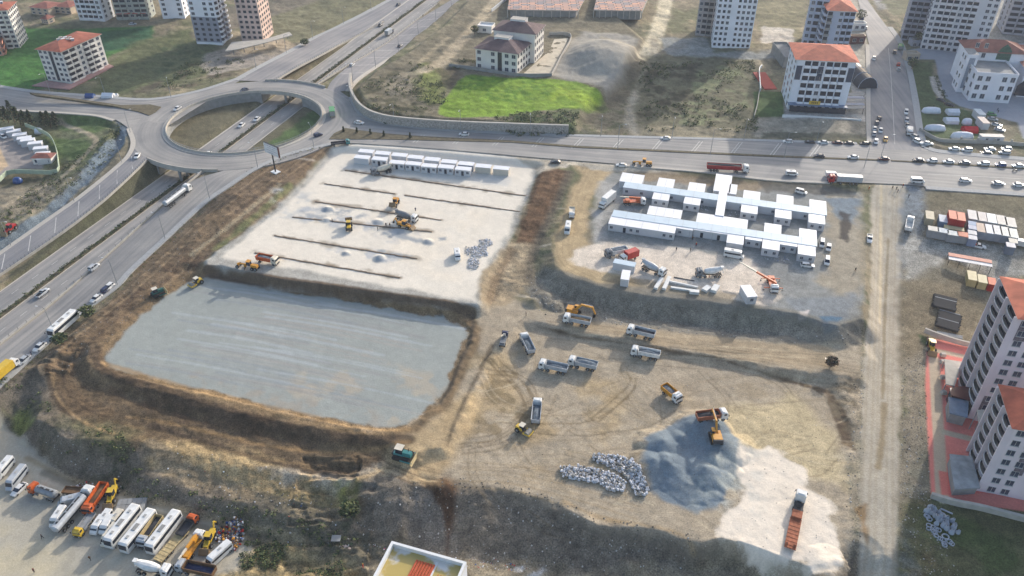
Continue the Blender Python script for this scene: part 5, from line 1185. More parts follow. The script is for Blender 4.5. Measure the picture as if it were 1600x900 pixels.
for x, y, c, k, l in ((1491,232,'white','sedan','white saloon leading the upper queue past the tents'),(1510.5,234,'white','suv','white tall estate second in the upper queue'),(1541,238.5,'dark','sedan','dark saloon third in the upper queue'),(1547,232.5,'white','sedan','white saloon by the kerb just above the dark one'),(1569.5,238,'silver','suv','silver tall car last in the upper queue'),(1573,232,'white','hatch','white hatchback by the kerb above the silver tall car'),
    (1280,243,'dark','sedan','dark saloon at the west head of the lower queue'),(1333,245,'white','sedan','white saloon halfway between the two dark queue leaders'),(1381,247.5,'maroon','sedan','maroon saloon in the queue in front of the junction'),(1435,249.8,'black','sedan','black saloon just past the junction'),(1456.5,250.5,'white','hatch','white hatchback behind the black saloon past the junction'),(1482,252,'white','sedan','white saloon in the middle of the lower queue'),(1507,253.5,'grey','sedan','grey saloon in the lower queue behind a white one'),(1537,255.2,'white','wagon','white estate in the lower queue ahead of the blue car'),(1564,256.8,'blue','hatch','blue hatchback in the lower queue'),(1591,258.5,'white','sedan','white saloon last in the lower queue behind the blue car')):
    car_(c, k, (x, y), W_, l, G_Q)
for x, y, c, k, l in ((1509,281.5,'white','wagon','white estate, first of three on the near lane east of the dirt road'),(1560,286,'silver','sedan','silver saloon, middle of three on the near lane east of the dirt road'),(1592,288.5,'white','sedan','white saloon, last of three on the near lane east of the dirt road'),(971,257.5,'white','sedan','white saloon on the road edge beside the yellow grader'),(868,252.5,'dark','sedan','dark saloon at the sandy site entrance')):
    car_(c, k, (x, y), E_ if x > 1000 else W_, l, G_L)
put('minivan','van', van('white',4.8,1.95,True),(1237.5,270),(1247,270.5),'white minibus on the near lane above the prefab cabins',2.0)
put('parked_van','van', van('white',5.0,2.1),(1300,272.5),(1308,273),'white van half hidden behind the red lorry cab',2.0)
put('semi_truck','lorry', semi('white','crimson',16.6,'tipper','dark'),(1137,262.5),(1165,264),'long red tipper lorry with white cab on the near lane',3.0)
put('semi_truck','lorry', semi('red','silver',12.6,'box'),(1320,281),(1295,279.6),'lorry with red cab and silver trailer at the dirt road mouth',3.0)
put('parked_van','van', van('white',5.2,2.2,True),(1434,281.5),(1442,282),'white van on the verge behind the grey box trailer',2.2)
put('road_grader','grader', grader('amber'),(1004,254.5),(990,253.5),'yellow road grader parked on the road edge',2.2)
put('flatbed_truck','truck', smalltruck('teal','dark',8.0),(532,224),(545,222.6),'flatbed lorry with teal cab joining the main road by the island',1.8)
put('box_truck','truck', boxtruck('green','green',8.0,3.5),(519,175),(518,165),'bright green lorry driving across the roundabout',3.0)
put('scooter','scooter', scooter('dark'),(1586,266),(1592,266.3),'dark scooter beside the queue at the east edge',1.0)
# roundabout, highway and service roads
for x, y, c, k, f, l in ((277,169,'white','sedan',(268,174),'white saloon on the ring beside the traffic island'),(214,243,'white','sedan',(208,253),'white saloon entering the lower service road'),(381,140,'navy','sedan',(372,143),'dark blue saloon on the north side of the ring'),(377,195,'white','sedan',(367,203),'white saloon on the highway, lower one inside the ring'),(401,185.5,'white','sedan',(391,193),'white saloon on the highway, upper one inside the ring'),
    (325,240,'white','sedan',(318,247),'white saloon slipping under the ring bridge'),(146.5,417,'silver','suv',(158,408),'silver tall car on the highway south of the ring'),(170,447.5,'white','hatch',(160,456),'white hatchback on the road edge nearest the site corner'),(150,465.5,'white','sedan',(140,473),'white saloon on the road edge ahead of the coach'),(61.5,541,'white','sedan',(52,549),'white saloon parked behind the coach'),(36.5,562,'silver','sedan',(27,570),'silver saloon nosing up to the yellow lorry'),(166,451,'navy','hatch',(176,443),'dark hatchback touching the white one at the road edge'),
    (594,39,'dark','suv',(587,44),'dark tall car on the far highway lane'),(550,101,'silver','hatch',(559,94),'silver hatchback on the highway above the ring'),(625,71,'dark','sedan',(634,64),'dark saloon in the parking lane north of the ring'),(622,7,'dark','hatch',(616,10),'dark hatchback at the far end of the highway'),(207,37,'silver','sedan',(214,36.5),'silver saloon on the street in front of the far flats'),(5,213,'white','minivan',(10,216),'white car parked beside the row of white cabins in the west yard')):
    put('car','car',car(c,k),(x,y),f,l,1.4,G_H)
put('pickup_truck','pickup', pickup('silver'),(66,457),(76,449),'silver pickup on the highway above the coach',1.6)
put('blue_truck','truck', boxtruck('navy','silver',8,3.4),(608,50),(616,44),'lorry with dark cab and silver box on the far highway',3.2)
put('semi_truck','lorry', semi('white','silver',15.5,'tank'),(277,306.5),(288,298),'long white tanker lorry on the highway below the bridge',3.0)
put('coach','bus', bus('white'),(98.5,506),(86,517),'white coach stopped at the edge of the service road',3.4)
put('box_truck','truck', boxtruck('white','yellow',8.5,3.4),(9,577),(22,566),'lorry with white cab and yellow box behind the silver car',3.0)
put('motorcycle','motorcycle', scooter('dark'),(661,24),(665,20),'dark motorcycle on the far service lane',1.2)
put('parked_van','van', van('white',5.8,2.4),(224,27),(230,26),'white van parked in front of the far flats',2.4)
put('farm_tractor','tractor', loader('red'),(15,358),(4,366),'red tractor with its bucket beside the west track',2.2)
# pale fill
put('tipper_truck','truck', mixer('grey','cream'),(596,266),(585,268),'grey mixer lorry in front of the two cabin rows',2.8)
put('wheel_loader','loader', loader('amber', up=True),(617,316),(611,326),'yellow loader with raised arm, upper machine on the pale fill',2.8)
put('wheel_loader','loader', loader('yellow', up=True),(545,351),(545,340),'yellow loader lifting a bucket of stone on the pale fill',2.8)
put('backhoe_loader','backhoe', loader('amber', True),(633,351),(645,354),'yellow backhoe beside the white mixer on the pale fill',2.6)
put('mixer_truck','truck', mixer('white','grey'),(635,339),(650,342),'white mixer lorry beside the yellow backhoe on the pale fill',2.8)
put('pickup_truck','pickup', van('white',5.4,2.2),(714.5,398),(716,407),'white van standing alone on the pale fill near the rubble',2.0)
put('tipper_truck','truck', tipper('cream','orange','stone',7.8),(418,406),(428,408),'orange tipper with cream cab at the pale fill corner',2.4)
put('road_grader','grader', grader('amber'),(387,415),(375,413),'yellow grader at the pale fill corner behind the orange tipper',2.2)
put('road_roller','roller', roller('yellow'),(306,441),(297,446),'yellow roller at the top corner of the grey fill',2.2)
put('bulldozer','bulldozer', bulldozer('dkgreen'),(247,456),(258,452),'green bulldozer on the brown bank by the grey fill corner',2.2)
# prefab platform
put('box_truck','truck', boxtruck('white','white',9.5,4.0),(949,313),(937,323),'white box lorry parked at the west end of the cabins',3.6)
put('crane_truck','crane truck', cranetruck('white','orange',7.0,math.pi,False,.05),(991,314.5),(1011,315),'white lorry with folded orange crane between the cabin rows',2.6)
put('pickup_truck','truck', smalltruck('white','cream',6.6),(893.5,332),(893,341),'white flatbed lorry coming down the ramp road',2.0)
put('delivery_van','van', van('white',6.0,2.7),(887,356),(885,366),'tall white van behind the flatbed on the ramp road',2.6)
put('flatbed_truck','truck', tipper('grey','white','stone',8.0),(963,394),(953,396),'grey lorry with pale body behind the red box lorry',2.6)
put('box_truck','truck', boxtruck('white','red',6.8,3.4),(983,400),(972,404),'small lorry with a bright red box',3.0)
put('mixer_truck','truck', mixer('white','silver'),(1021,420),(1034,425),'white mixer lorry nearest the long pale panels',2.8)
put('mixer_truck','truck', mixer('grey','white'),(1108,426),(1098,426),'grey mixer lorry beside the stacks of panels',2.8)
put('camper_van','van', van('white',6.8,2.9,True),(1147,396.5),(1162,399),'long white camper van against the near cabin row',2.8)
put('crane_truck','crane truck', cranetruck('white','orange',13,R(-128),True,.14),(1207,443),(1213,463),'crane lorry with orange deck, legs out and long boom raised',2.4)
for x, y, f, k, l in ((1252,299,(1260,301),'minivan','white panel van parked above the east cabins'),(1284.5,380,(1284,388),'minivan','white small van east of the cabins, one of two side by side'),(1295,386,(1294,393),'hatch','white hatchback east of the cabins, one of two side by side'),(1292.5,407.5,(1292,415),'minivan','white small van alone southeast of the cabins'),(1262,413.5,(1272,414.5),'wagon','white estate parked against the last near cabin')):
    put('parked_car','car',car('white',k),(x,y),f,l,1.6,G_S)
put('pickup_truck','pickup', pickup('white'),(1359,372.5),(1359,382),'white pickup driving down the dirt road',1.6)
# east yard
put('tipper_truck','truck', tipper('white','white',None,8.9),(1420.5,351),(1423,338),'white empty tipper parked at the yard edge',2.6)
put('pickup_truck','pickup', pickup('white', load=True),(1528.5,384),(1540,386),'white pickup with red load in front of the container rows',1.6)
put('parked_van','van', van('white',5.6,2.4),(1597,380),(1603,381),'white van at the east end of the container rows',2.2)
put('telehandler','loader', loader('yellow'),(1456,541),(1458,552),'yellow loader at the gate of the red paved yard',2.4)
for x, y, c, f, l in ((1471,156,'dark',(1480,160),'dark saloon on the path by the tent lawn, rear one'),(1484,163,'black',(1494,166),'black saloon on the path by the tent lawn, front one'),(1550,178,'green',(1558,179),'green hatchback behind the cabins by the white school'),(1551.5,185.5,'silver',(1560,187),'silver saloon behind the green hatchback'),(1557.5,194.5,'white',(1566,196),'white estate behind the cabins by the white school'),(1562,202,'silver',(1571,204),'silver saloon closest to the boundary wall by the school')):
    put('parked_car','car',car(c,'sedan' if c != 'green' else 'hatch'),(x,y),f,l,1.4,G_P)
# work area
put('excavator','excavator', excavator('amber', R(0), 1.2),(897,484.5),(915,488),'yellow excavator at the foot of the slope loading a tipper',3.0)
for x, y, f, ld, full, l in ((901.5,500.5,(883,497),'earth',.5,'white tipper with earth beside the loading excavator'),(1001.5,519.5,(983,515),'dark',.4,'white tipper on the haul road behind the excavator'),(1008.5,552,(988,548),'stone',.5,'white tipper standing just below the haul road'),(864.5,573.5,(848,570),'stone',.45,'white tipper, west one of the two nose to tail'),(910.5,568.5,(895,565),'stone',.75,'white tipper heaped with stone, east one of two nose to tail'),(824,537.5,(817,523),'stone',.45,'white tipper climbing beside the drilling machine'),(838.5,643,(840,629),'stone',.4,'white tipper pointing uphill beside the yellow roller')):
    put('tipper_truck','truck', tipper('white','silver' if x < 1005 else 'white',ld,8.6,full),(x,y),f,l,2.6,'white tippers in the lower work area')
put('tipper_truck','truck', tipper('white','amber','stone',6.6,.5),(1049,615.5),(1058,623),'small tipper with yellow body and white cab on open ground',2.4)
put('tipper_truck','truck', tipper('white','rust','dark',8.4,.5),(1112,649.5),(1124,648),'rust coloured tipper being filled at the stone heap',2.8)
put('excavator','excavator', excavator('amber', R(0), 2.2),(1119,681),(1114,662),'yellow excavator sitting on the blue stone heap',3.2, dz=.3)
put('road_roller','roller', roller('yellow'),(818,671),(828,676),'yellow roller in front of the tipper pointing uphill',2.2)
put('low_loader','lorry', semi('white','rust',17.0,'low'),(1243,814),(1251,775),'white lorry towing a rusty low trailer on the pale sand',1.8)
put('bulldozer','bulldozer', bulldozer('teal'),(631,710),(646,714),'teal bulldozer with pale blade at the crest of the bank',2.4, sc=1.25)
put('drilling_machine','drill rig', cranetruck('navy','grey',5.5,R(175),False,.5),(787,529),(790,519),'dark drilling lorry at the junction of the haul roads',2.4, sc=.75)
# vehicle yard in the south west
put('minibus','minibus', van('white',6.4,2.7,True),(6,731),(-6,745),'white minibus at the western edge of the yard',2.6)
put('minibus','minibus', van('silver',7.2,2.8,True),(25,746.5),(14,760),'silver minibus with black windows near the yard edge',2.8)
put('parked_car','car', car('white','sedan'),(29.5,764),(20,773),'white saloon parked beside the silver minibus',1.4)
put('tanker_truck','truck', tanker('orange','steel',8.6),(68.5,768.5),(50,762),'grey tanker with orange cab beside the white saloon',2.8)
put('parked_van','van', van('silver',5.6,2.4),(108,782),(96,785),'grey van behind the long silver tanker',2.4)
put('parked_van','van', van('white',5.6,2.4,True),(90.5,807.5),(82,820),'white van on the near side of the silver tanker',2.4)
put('semi_truck','lorry', semi('white','silver',14.0,'tank'),(116,797),(134,776),'long silver tanker lorry parked in the yard',2.8)
put('tipper_truck','truck', tipper('orange','orange','brown',9.0,.3),(149.5,779),(138,796),'orange tipper with orange cab between tanker and backhoe',2.8)
put('backhoe_loader','backhoe', loader('yellow', True),(174,774),(168,788),'yellow backhoe beside the stack of concrete slabs',2.6)
put('flatbed_truck','truck', smalltruck('yellow','steel',6.6),(132,820),(123,832),'small flatbed lorry with yellow cab',2.0)
put('parked_van','van', van('white',4.9,2.1,True),(153,820.5),(145,832),'white small van next to the yellow flatbed',2.0)
put('parked_van','van', van('white',5.0,2.1),(167,820),(159,832),'white small van with a red load beside the first coach',2.0)
put('delivery_van','van', van('cream',5.8,2.5),(172,836),(163,848),'pale van tucked against the side of the first coach',2.4)
GC = 'white coaches parked side by side'
put('coach','bus', bus('white'),(192,822),(168,852),'white coach beside the concrete slabs, first of three',3.4,GC)
put('coach','bus', bus('white'),(216,829),(190,861),'white coach touching the first one, middle of three',3.4,GC)
put('coach','bus', bus('white'),(256,831),(232,862),'white coach next to the orange tractor unit, last of three',3.4,GC)
put('tipper_truck','truck', tipper('silver','sand','dark',8.4,.2),(235,830),(224,846),'sand coloured tipper with silver cab between two coaches',2.8)
put('tractor_unit','truck', smalltruck('orange','dark',5.6),(293,821),(301,811),'orange tractor unit beside the last coach',2.6, sc=1.1)
put('crane_truck','crane truck', cranetruck('white','amber',6.5,math.pi,False,.05),(301,854),(312,838),'crane lorry with amber deck and white cab by the low trailer',2.4)
put('backhoe_loader','backhoe', loader('yellow', True),(326,843),(319,858),'yellow backhoe beside the scrap heap',2.6)
put('minibus','minibus', van('white',7.2,2.8,True),(341,866.5),(326,880),'white minibus at the sandy mound',2.8)
put('mixer_truck','truck', mixer('white','white',8.6),(240,889),(264,893),'white mixer lorry at the near edge of the yard',2.8)
put('tipper_truck','truck', tipper('silver','brown','navy',9.6,.3),(306,889),(282,884),'brown tipper with pale cab at the near edge of the yard',2.8)
put('trailer','trailer', trailer('sand'),(269,853),(288,832),'bare flat trailer with brownish deck between the last coach and the crane lorry',1.2)
put('flatbed_truck','truck', smalltruck('white','brown',6.8),(120,768),(133,769),'white cab flatbed lorry behind the silver tanker',2.0)
put('parked_van','van', van('white',4.9,2.1,True),(163,811),(156,821),'white small van, western one of the pair behind the yellow flatbed',2.0)
put('parked_van','van', van('cream',4.9,2.1,True),(180,811),(172,821),'cream small van squeezed between the white van and the slabs',2.0)
C0 = np.array([[q[3][0], q[3][1]] for q in Q], float); C1 = np.array([[q[4][0], q[4][1]] for q in Q], float); HH = np.array([q[6] / 2 for q in Q])
ax, ay, az = hits(C0, HH); bx, by = un(C1[:, 0], C1[:, 1], az + HH)
for i, q in enumerate(Q):
    rz = math.atan2(by[i] - ay[i], bx[i] - ax[i]); q[2].place(q[0], q[5], q[1], (ax[i], ay[i], az[i] + q[9]), rz, q[7], q[8])
# ------------------------------------------------------------------ people
PP = [((519,344),0,'black','dark','stand','person in black beside the stone bucket loader'),((603,351),1,'dark','navy','stand','person in dark clothes west of the backhoe, one of two'),((609,351),3,'brown','dark','walk','person in brown west of the backhoe, one of two'),((590,357),2,'black','black','stand','person in black at the third trench'),((649,327),1,'navy','dark','point','person pointing above the white mixer on the pale fill'),
 ((822,490),0,'black','black','stand','person in black alone at the meeting of the haul roads'),((1057,389),1,'black','navy','stand','person in black in front of the cabin gate'),((1079,390),2,'dark','black','walk','person in dark jacket by the scaffold poles'),((1088,382),1,'red','dark','stand','person in red by the scaffold poles'),((1082,372),3,'brown','black','stand','person in brown close to the scaffold poles'),((1337,421),1,'black','black','walk','person in black east of the last cabins'),
 ((1395,293),1,'black','black','walk','person in black at the dirt road mouth, western one'),((1401,294),2,'dark','black','stand','person in grey at the dirt road mouth, middle one'),((1403,298),0,'navy','dark','walk','person in navy at the dirt road mouth, southern one'),((1358,294),0,'orange','orange','stand','person in orange workwear beside the dirt road mouth'),((1411,290),0,'red','dark','stand','person in red by the grey box trailer'),((1420,306),0,'dark','dark','stand','person in grey below the grey box trailer'),
 ((65,838),2,'black','black','walk','person in black crossing the yard near the tanker'),((140,872),1,'brown','dark','walk','person in brown in the open part of the yard'),((52,891),0,'maroon','dark','stand','person in maroon at the lower edge of the yard'),((567,884),0,'red','red','stand','person in red near the white roofed building'),((48,551),0,'navy','dark','stand','person in navy between the two cars behind the coach'),((1459,166),0,'dark','black','walk','person in grey on the lawn path'),((1560,174),0,'black','black','stand','person in black by the school entrance'),((1559,171),1,'navy','black','walk','person in navy by the school entrance'),((1108,433),0,'red','dark','stand','person in red beside the grey mixer lorry')]
px_, py_, pz_ = hits([p[0] for p in PP], .9)
for i, p in enumerate(PP): person(p[5], (px_[i], py_[i], pz_[i]), p[1] * 1.7, p[2], p[3], p[4], hat='yellow' if p[2] in ('orange', 'red') else None)
# ------------------------------------------------------------------ buildings
def rooftile(name, c):
    if name in MATS: return MATS[name]
    m = mat(name, c, .85, .25, .35); nt = m.node_tree; b = nt.nodes['Principled BSDF']; tc = nt.nodes.new('ShaderNodeTexCoord'); wv = nt.nodes.new('ShaderNodeTexWave'); wv.inputs['Scale'].default_value = 1.1; wv.bands_direction = 'DIAGONAL'
    nt.links.new(tc.outputs['Object'], wv.inputs['Vector']); bp = nt.nodes.new('ShaderNodeBump'); bp.inputs['Strength'].default_value = .5; bp.inputs['Distance'].default_value = .12; nt.links.new(wv.outputs[0], bp.inputs['Height']); nt.links.new(bp.outputs[0], b.inputs['Normal']); return m
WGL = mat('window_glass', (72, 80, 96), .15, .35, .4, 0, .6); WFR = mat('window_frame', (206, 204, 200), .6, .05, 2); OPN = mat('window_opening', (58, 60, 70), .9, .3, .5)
SHUT = mat('window_shutter', (150, 152, 158), .7, .1, 1)
def tall(xy, z0, ytop):
    lo, hi = 0, 140
    for _ in range(30):
        m = (lo + hi) / 2
        if proj(xy[0], xy[1], z0 + m)[1] > ytop: lo = m
        else: hi = m
    return lo
def corners(A, B, Cc, z0):
    a, b, c = (np.array(U(p, z0)) for p in (A, B, Cc))
    u = b - a; v = c - b; un_ = u / np.linalg.norm(u); v = v - un_ * (v @ un_)      # square the corner
    return [tuple(a), tuple(b), tuple(b + v), tuple(a + v)]
_WM = {}
def winmesh(kind, w_, h_):
    k = (kind, round(w_, 2), round(h_, 2))
    if k not in _WM:
        mb = MB()
        if kind == 'w': mb.box((0, -.04, 0), (w_ + .16, .12, h_ + .16), WFR); mb.box((0, -.11, 0), (w_, .04, h_), WGL); mb.box((0, -.14, 0), (.07, .04, h_), WFR); mb.box((0, -.14, -h_ / 2 - .1), (w_ + .3, .3, .08), WFR)
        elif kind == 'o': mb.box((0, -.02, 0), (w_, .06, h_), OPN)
        elif kind == 'D': mb.box((0, -.05, 0), (w_, .12, h_), GLASS)
        _WM[k] = mesh_of(mb, 'window')
    return _WM[k]
def balmesh(w_, d_, m, glass=False):
    k = ('b', round(w_, 2), d_, m.name)
    if k not in _WM:
        mb = MB(); mb.box((0, -d_ / 2, -.08), (w_, d_, .16), m)
        mb.box((0, -d_ + .06, .5), (w_, .1, 1.0), m)
        for s_ in (-1, 1): mb.box((s_ * (w_ / 2 - .05), -d_ / 2, .5), (.1, d_ - .13, 1.0), m)
        _WM[k] = mesh_of(mb, 'balcony')
    return _WM[k]
def building(name, label, cat, cs, z0, h, floors, wall, faces, roof=None, group=None, first=0, cut=None):
    """cs: corners, face i from corner i to i+1; faces {i: row pattern}: w window, o bare opening, b balcony, D glazed shaft, . blank"""
    ctr = np.mean(cs, 0); r = thing(name, label, cat, (ctr[0], ctr[1], z0), 0, group)
    L = [(p[0] - ctr[0], p[1] - ctr[1]) for p in cs]; A = sum(L[i][0] * L[(i + 1) % 4][1] - L[(i + 1) % 4][0] * L[i][1] for i in range(4))
    mb = MB(); mb.prism(L, -1.5, h, wall); mb.build('wall', r)
    fh = h / floors; cnt = {'window': 0, 'balcony': 0}; extra = MB()
    for fi, pat in faces.items():
        p, q = np.array(L[fi]), np.array(L[(fi + 1) % 4]); ln = np.linalg.norm(q - p); d = (q - p) / ln; nrm = np.array((d[1], -d[0])) * (1 if A > 0 else -1)
        rz = math.atan2(nrm[1], nrm[0]) + math.pi / 2; n = len(pat) if isinstance(pat, str) else len(pat[0])
        # slab lines
        for f in range(floors - 1, -1, -1) if False else range(floors):
            row = pat if isinstance(pat, str) else pat[min(f, len(pat) - 1)]
            for j, ch in enumerate(row):
                if ch == '.': continue
                c = p + d * ln * (j + .5) / n; cw = ln / n; z = fh * (f + .52)
                def put_(nm, me, off, zz):
                    o_ = bpy.data.objects.new(nm, me); C.objects.link(o_); o_.parent = r; o_.location = (c[0] + nrm[0] * off, c[1] + nrm[1] * off, zz); o_.rotation_euler = (0, 0, rz)
                if ch in 'wo':
                    if cnt['window'] < 98: put_('window', winmesh(ch, min(cw * .55, 1.9), fh * .5), .0, z)
                    else:
                        me = winmesh(ch, min(cw * .55, 1.9), fh * .5); cr, sr = math.cos(rz), math.sin(rz)
                        extra.add([(v.co.x * cr - v.co.y * sr + c[0], v.co.x * sr + v.co.y * cr + c[1], v.co.z + z) for v in me.vertices], [tuple(f_.vertices) for f_ in me.polygons], WGL)
                    cnt['window'] += 1
                elif ch in 'bB':
                    if cnt['window'] < 98: put_('window', winmesh('o', cw * .82, fh * .62), .0, z - fh * .02)
                    cnt['window'] += 1
                    if cnt['balcony'] < 98: put_('balcony', balmesh(cw * .9, 1.3, wall if ch == 'b' else CONC2), .0, fh * f + .15)
                    cnt['balcony'] += 1
                elif ch == 'D' and f == 0: 
                    put_('glazed_shaft', winmesh('D', cw * .6, h * .93), .0, h * .5)
    if extra.v: e = extra.build('upper_windows', r); e['kind'] = 'stuff'
    if roof:
        kind, m, rh, ov = roof; G = []
        for i in range(4):
            a = np.array(L[i]); G.append(a + a / np.linalg.norm(a) * ov * 1.4)
        mb = MB()
        if kind == 'hip':
            e01 = np.linalg.norm(np.array(G[1]) - G[0]); e12 = np.linalg.norm(np.array(G[2]) - G[1]); k = .5
            if e01 > e12: m0 = (G[0] + G[3]) / 2; m1 = (G[1] + G[2]) / 2; t = min(.45, e12 / 2 / e01); r0, r1 = m0 + (m1 - m0) * t, m1 + (m0 - m1) * t; fs = [(0, 1, 5, 4), (1, 2, 5), (2, 3, 4, 5), (3, 0, 4)]
            else: m0 = (G[0] + G[1]) / 2; m1 = (G[2] + G[3]) / 2; t = min(.45, e01 / 2 / e12); r0, r1 = m0 + (m1 - m0) * t, m1 + (m0 - m1) * t; fs = [(1, 2, 5, 4), (2, 3, 5), (3, 0, 4, 5), (0, 1, 4)]
            V = [(g[0], g[1], h + .12) for g in G] + [(r0[0], r0[1], h + .12 + rh), (r1[0], r1[1], h + .12 + rh)]
            if A < 0: fs = [f[::-1] for f in fs]
            mb.add(V, fs, m); mb.prism([(g[0], g[1]) for g in G], h + .003, h + .118, WFR)
        else:
            mb.prism([(g[0], g[1]) for g in L], h + .002, h + .05, m)
            for i in range(4):
                a, b_ = np.array(L[i]), np.array(L[(i + 1) % 4]); mb.beam((a[0], a[1], h + .45), (b_[0], b_[1], h + .45), .25, .9, wall)
        mb.build('roof', r)
    return r, L
def roofbox(r, x, y, z, d, m, nm='roof_hut', rz=0):
    mb = MB(); mb.box((0, 0, d[2] / 2), d, m); mb.box((0, 0, d[2] + .06), (d[0] + .3, d[1] + .3, .12), WHT if m != WHT else CONC); o_ = mb.build(nm, r); o_.location = (x, y, z); o_.rotation_euler = (0, 0, rz); return o_
def wm(n, c, v=.08): return mat(n, c, .9, v, .15)
RT1 = rooftile('red_roof_tile', (166, 98, 78)); RT2 = rooftile('orange_roof_tile', (196, 108, 82)); RT3 = rooftile('brown_roof_tile', (112, 92, 92)); RT4 = rooftile('rust_roof_tile', (150, 96, 84))
CREAMW = wm('cream_render', (238, 232, 224)); WHITEW = wm('white_render', (238, 240, 246)); GREYW = wm('grey_render', (152, 156, 168)); PINKW = wm('pink_brick', (216, 190, 178), .2); LILAC = wm('pale_lilac_render', (236, 222, 224)); SANDW = wm('sand_render', (196, 180, 160)); BLUW = wm('blue_grey_render', (184, 192, 210))
# 1 block by the west green field
z0 = hz(*U((110, 110), -4)); cs = corners((75, 125), (112, 130), (151, 99), z0); h = tall(cs[1], z0, 81)
r, L = building('apartment_block', 'cream block of flats with dark red roof standing alone beside the green field', 'building', cs, z0, h, 6, CREAMW, {0: 'wwDow', 1: 'bbwbbw'}, ('hip', RT1, 2.2, 1.0))
for i in range(7): roofbox(r, -4 + (i % 4) * 2.4, -2 + (i // 4) * 2.6, h + 1.2, (1.6, 1.2, 1.0), GREYW if i % 2 else WHT, 'solar_tank', .5)
fl = flat('forecourt', UL([(50,134),(108,140),(178,104),(160,96),(150,101),(112,132),(74,126)], z0), mat('red_paving', (178, 140, 134), .9, .15, .8), z0 + .25, .5); tag(fl, 'pinkish paved forecourt in front of the cream block', 'paving')
# 2
z0 = -5; cs = corners((-45, 80), (32, 75), (66, 59), z0); h = tall(cs[1], z0, 16)
r, L = building('apartment_block', 'tall cream block of flats at the upper west edge with red roof', 'building', cs, z0, h, 8, CREAMW, {0: 'bwbwbwbw', 1: 'wwwwww'}, ('hip', RT1, 2.5, .8))
for i in range(6): roofbox(r, 2 + (i % 3) * 3, -1 + (i // 3) * 3, h + 1.6, (1.8, 1.4, 1.0), GREYW, 'solar_tank', .4)
cs = corners((-40, 92), (6, 86), (15, 76), z0); building('apartment_block', 'low orange pink block of flats cut off by the west edge', 'building', cs, z0, tall(cs[1], z0, 62), 3, wm('orange_render', (214, 150, 128)), {0: 'wwww', 1: 'bb'}, ('flat', CONC, 0, 0))
for i, (A_, B_, C_, yt, lab) in enumerate((((50,22),(78,25),(84,14),14,'low house with rust roof behind the tall cream block'),((88,20),(112,22),(116,12),12,'low house with rust roof beside the pale lane at the top'),((66,36),(76,37),(79,32),31,'tiny brick hut beside the grey street at the top'))):
    z0 = -5; cs = corners(A_, B_, C_, z0); building('house', lab, 'house', cs, z0, max(2.6, tall(cs[1], z0, yt)), 2, SANDW, {0: 'www', 1: 'w'}, ('hip', RT4, 1.8, .7))
# 3-7 far north west
for lab, A_, B_, C_, yt, hh, fl_, wl, fc, gr in (
    ('far white and grey block of flats above the west green field', (124,29),(163,31),(174,22),None,30,10,WHITEW,{0:'wbbbw',1:'ww'},None),
    ('far block of flats with red awnings along its ground floor', (183,29),(233,28),(240,18),None,30,10,wm('green_grey_render',(170,176,170)),{0:'bbwbb',1:'ww'},None),
    ('plain white far block of flats beside the grey street', (254,26),(289,26),(296,17),None,30,10,WHITEW,{0:'w.w',1:'ww'},None),
    ('tower with white upper floors and bare dark lower floors', (307,65),(347,67),(376,57),None,44,15,WHITEW,{0:['oooo']*5+['w.ww'],1:'bob'},None),
    ('unfinished pink brick tower beside the highway', (378,62),(412,63),(452,49),None,44,15,PINKW,{0:'oooo',1:'ooooo'},None)):
    z0 = -4; cs = corners(A_, B_, C_, z0); r, L = building('tower_block', lab, 'building', cs, z0, hh, fl_, wl, fc, ('flat', CONC, 0, 0))
    if 'awnings' in lab:
        for k in range(4):
            p = np.array(L[0]) + (np.array(L[1]) - L[0]) * (k + .5) / 4; mb = MB(); mb.box((0, -1.2, 3.4), (3.4, 2.4, .15), cm('red'), shift=(0, .0)); a_ = mb.build('awning', r); a_.location = (p[0], p[1], 0); d_ = np.array(L[1]) - L[0]; a_.rotation_euler = (0, 0, math.atan2(d_[1], d_[0]))
    if 'bare dark' in lab:
        d_ = np.array(L[1]) - L[0]; mb = MB(); mb.prism([(p[0] * 1.004, p[1] * 1.004) for p in L], .1, 14.5, GREYW); mb.build('bare_lower_wall', r)
# open ground floor slab in front of the towers
z0 = -4; P = UL([(352,80),(362,66),(412,62),(452,50),(457,55),(415,67),(372,77)], z0 + 4); c_ = np.mean(P, 0); r = thing('concrete_canopy', 'open concrete canopy on thin columns in front of the pink brick tower', 'canopy', (c_[0], c_[1], z0))
mb = MB(); mb.prism([(p[0] - c_[0], p[1] - c_[1]) for p in P], 3.8, 4.15, CONC); mb.build('roof', r)
for px in ((366,86),(382,82),(398,78),(413,73),(432,67),(450,61)):
    q = U(px, z0); mb = MB(); mb.cyl((0, 0, 0), (0, 0, 3.8), .22, .22, CONC2, 8); o_ = mb.build('column', r); o_.location = (q[0] - c_[0], q[1] - c_[1], 0)
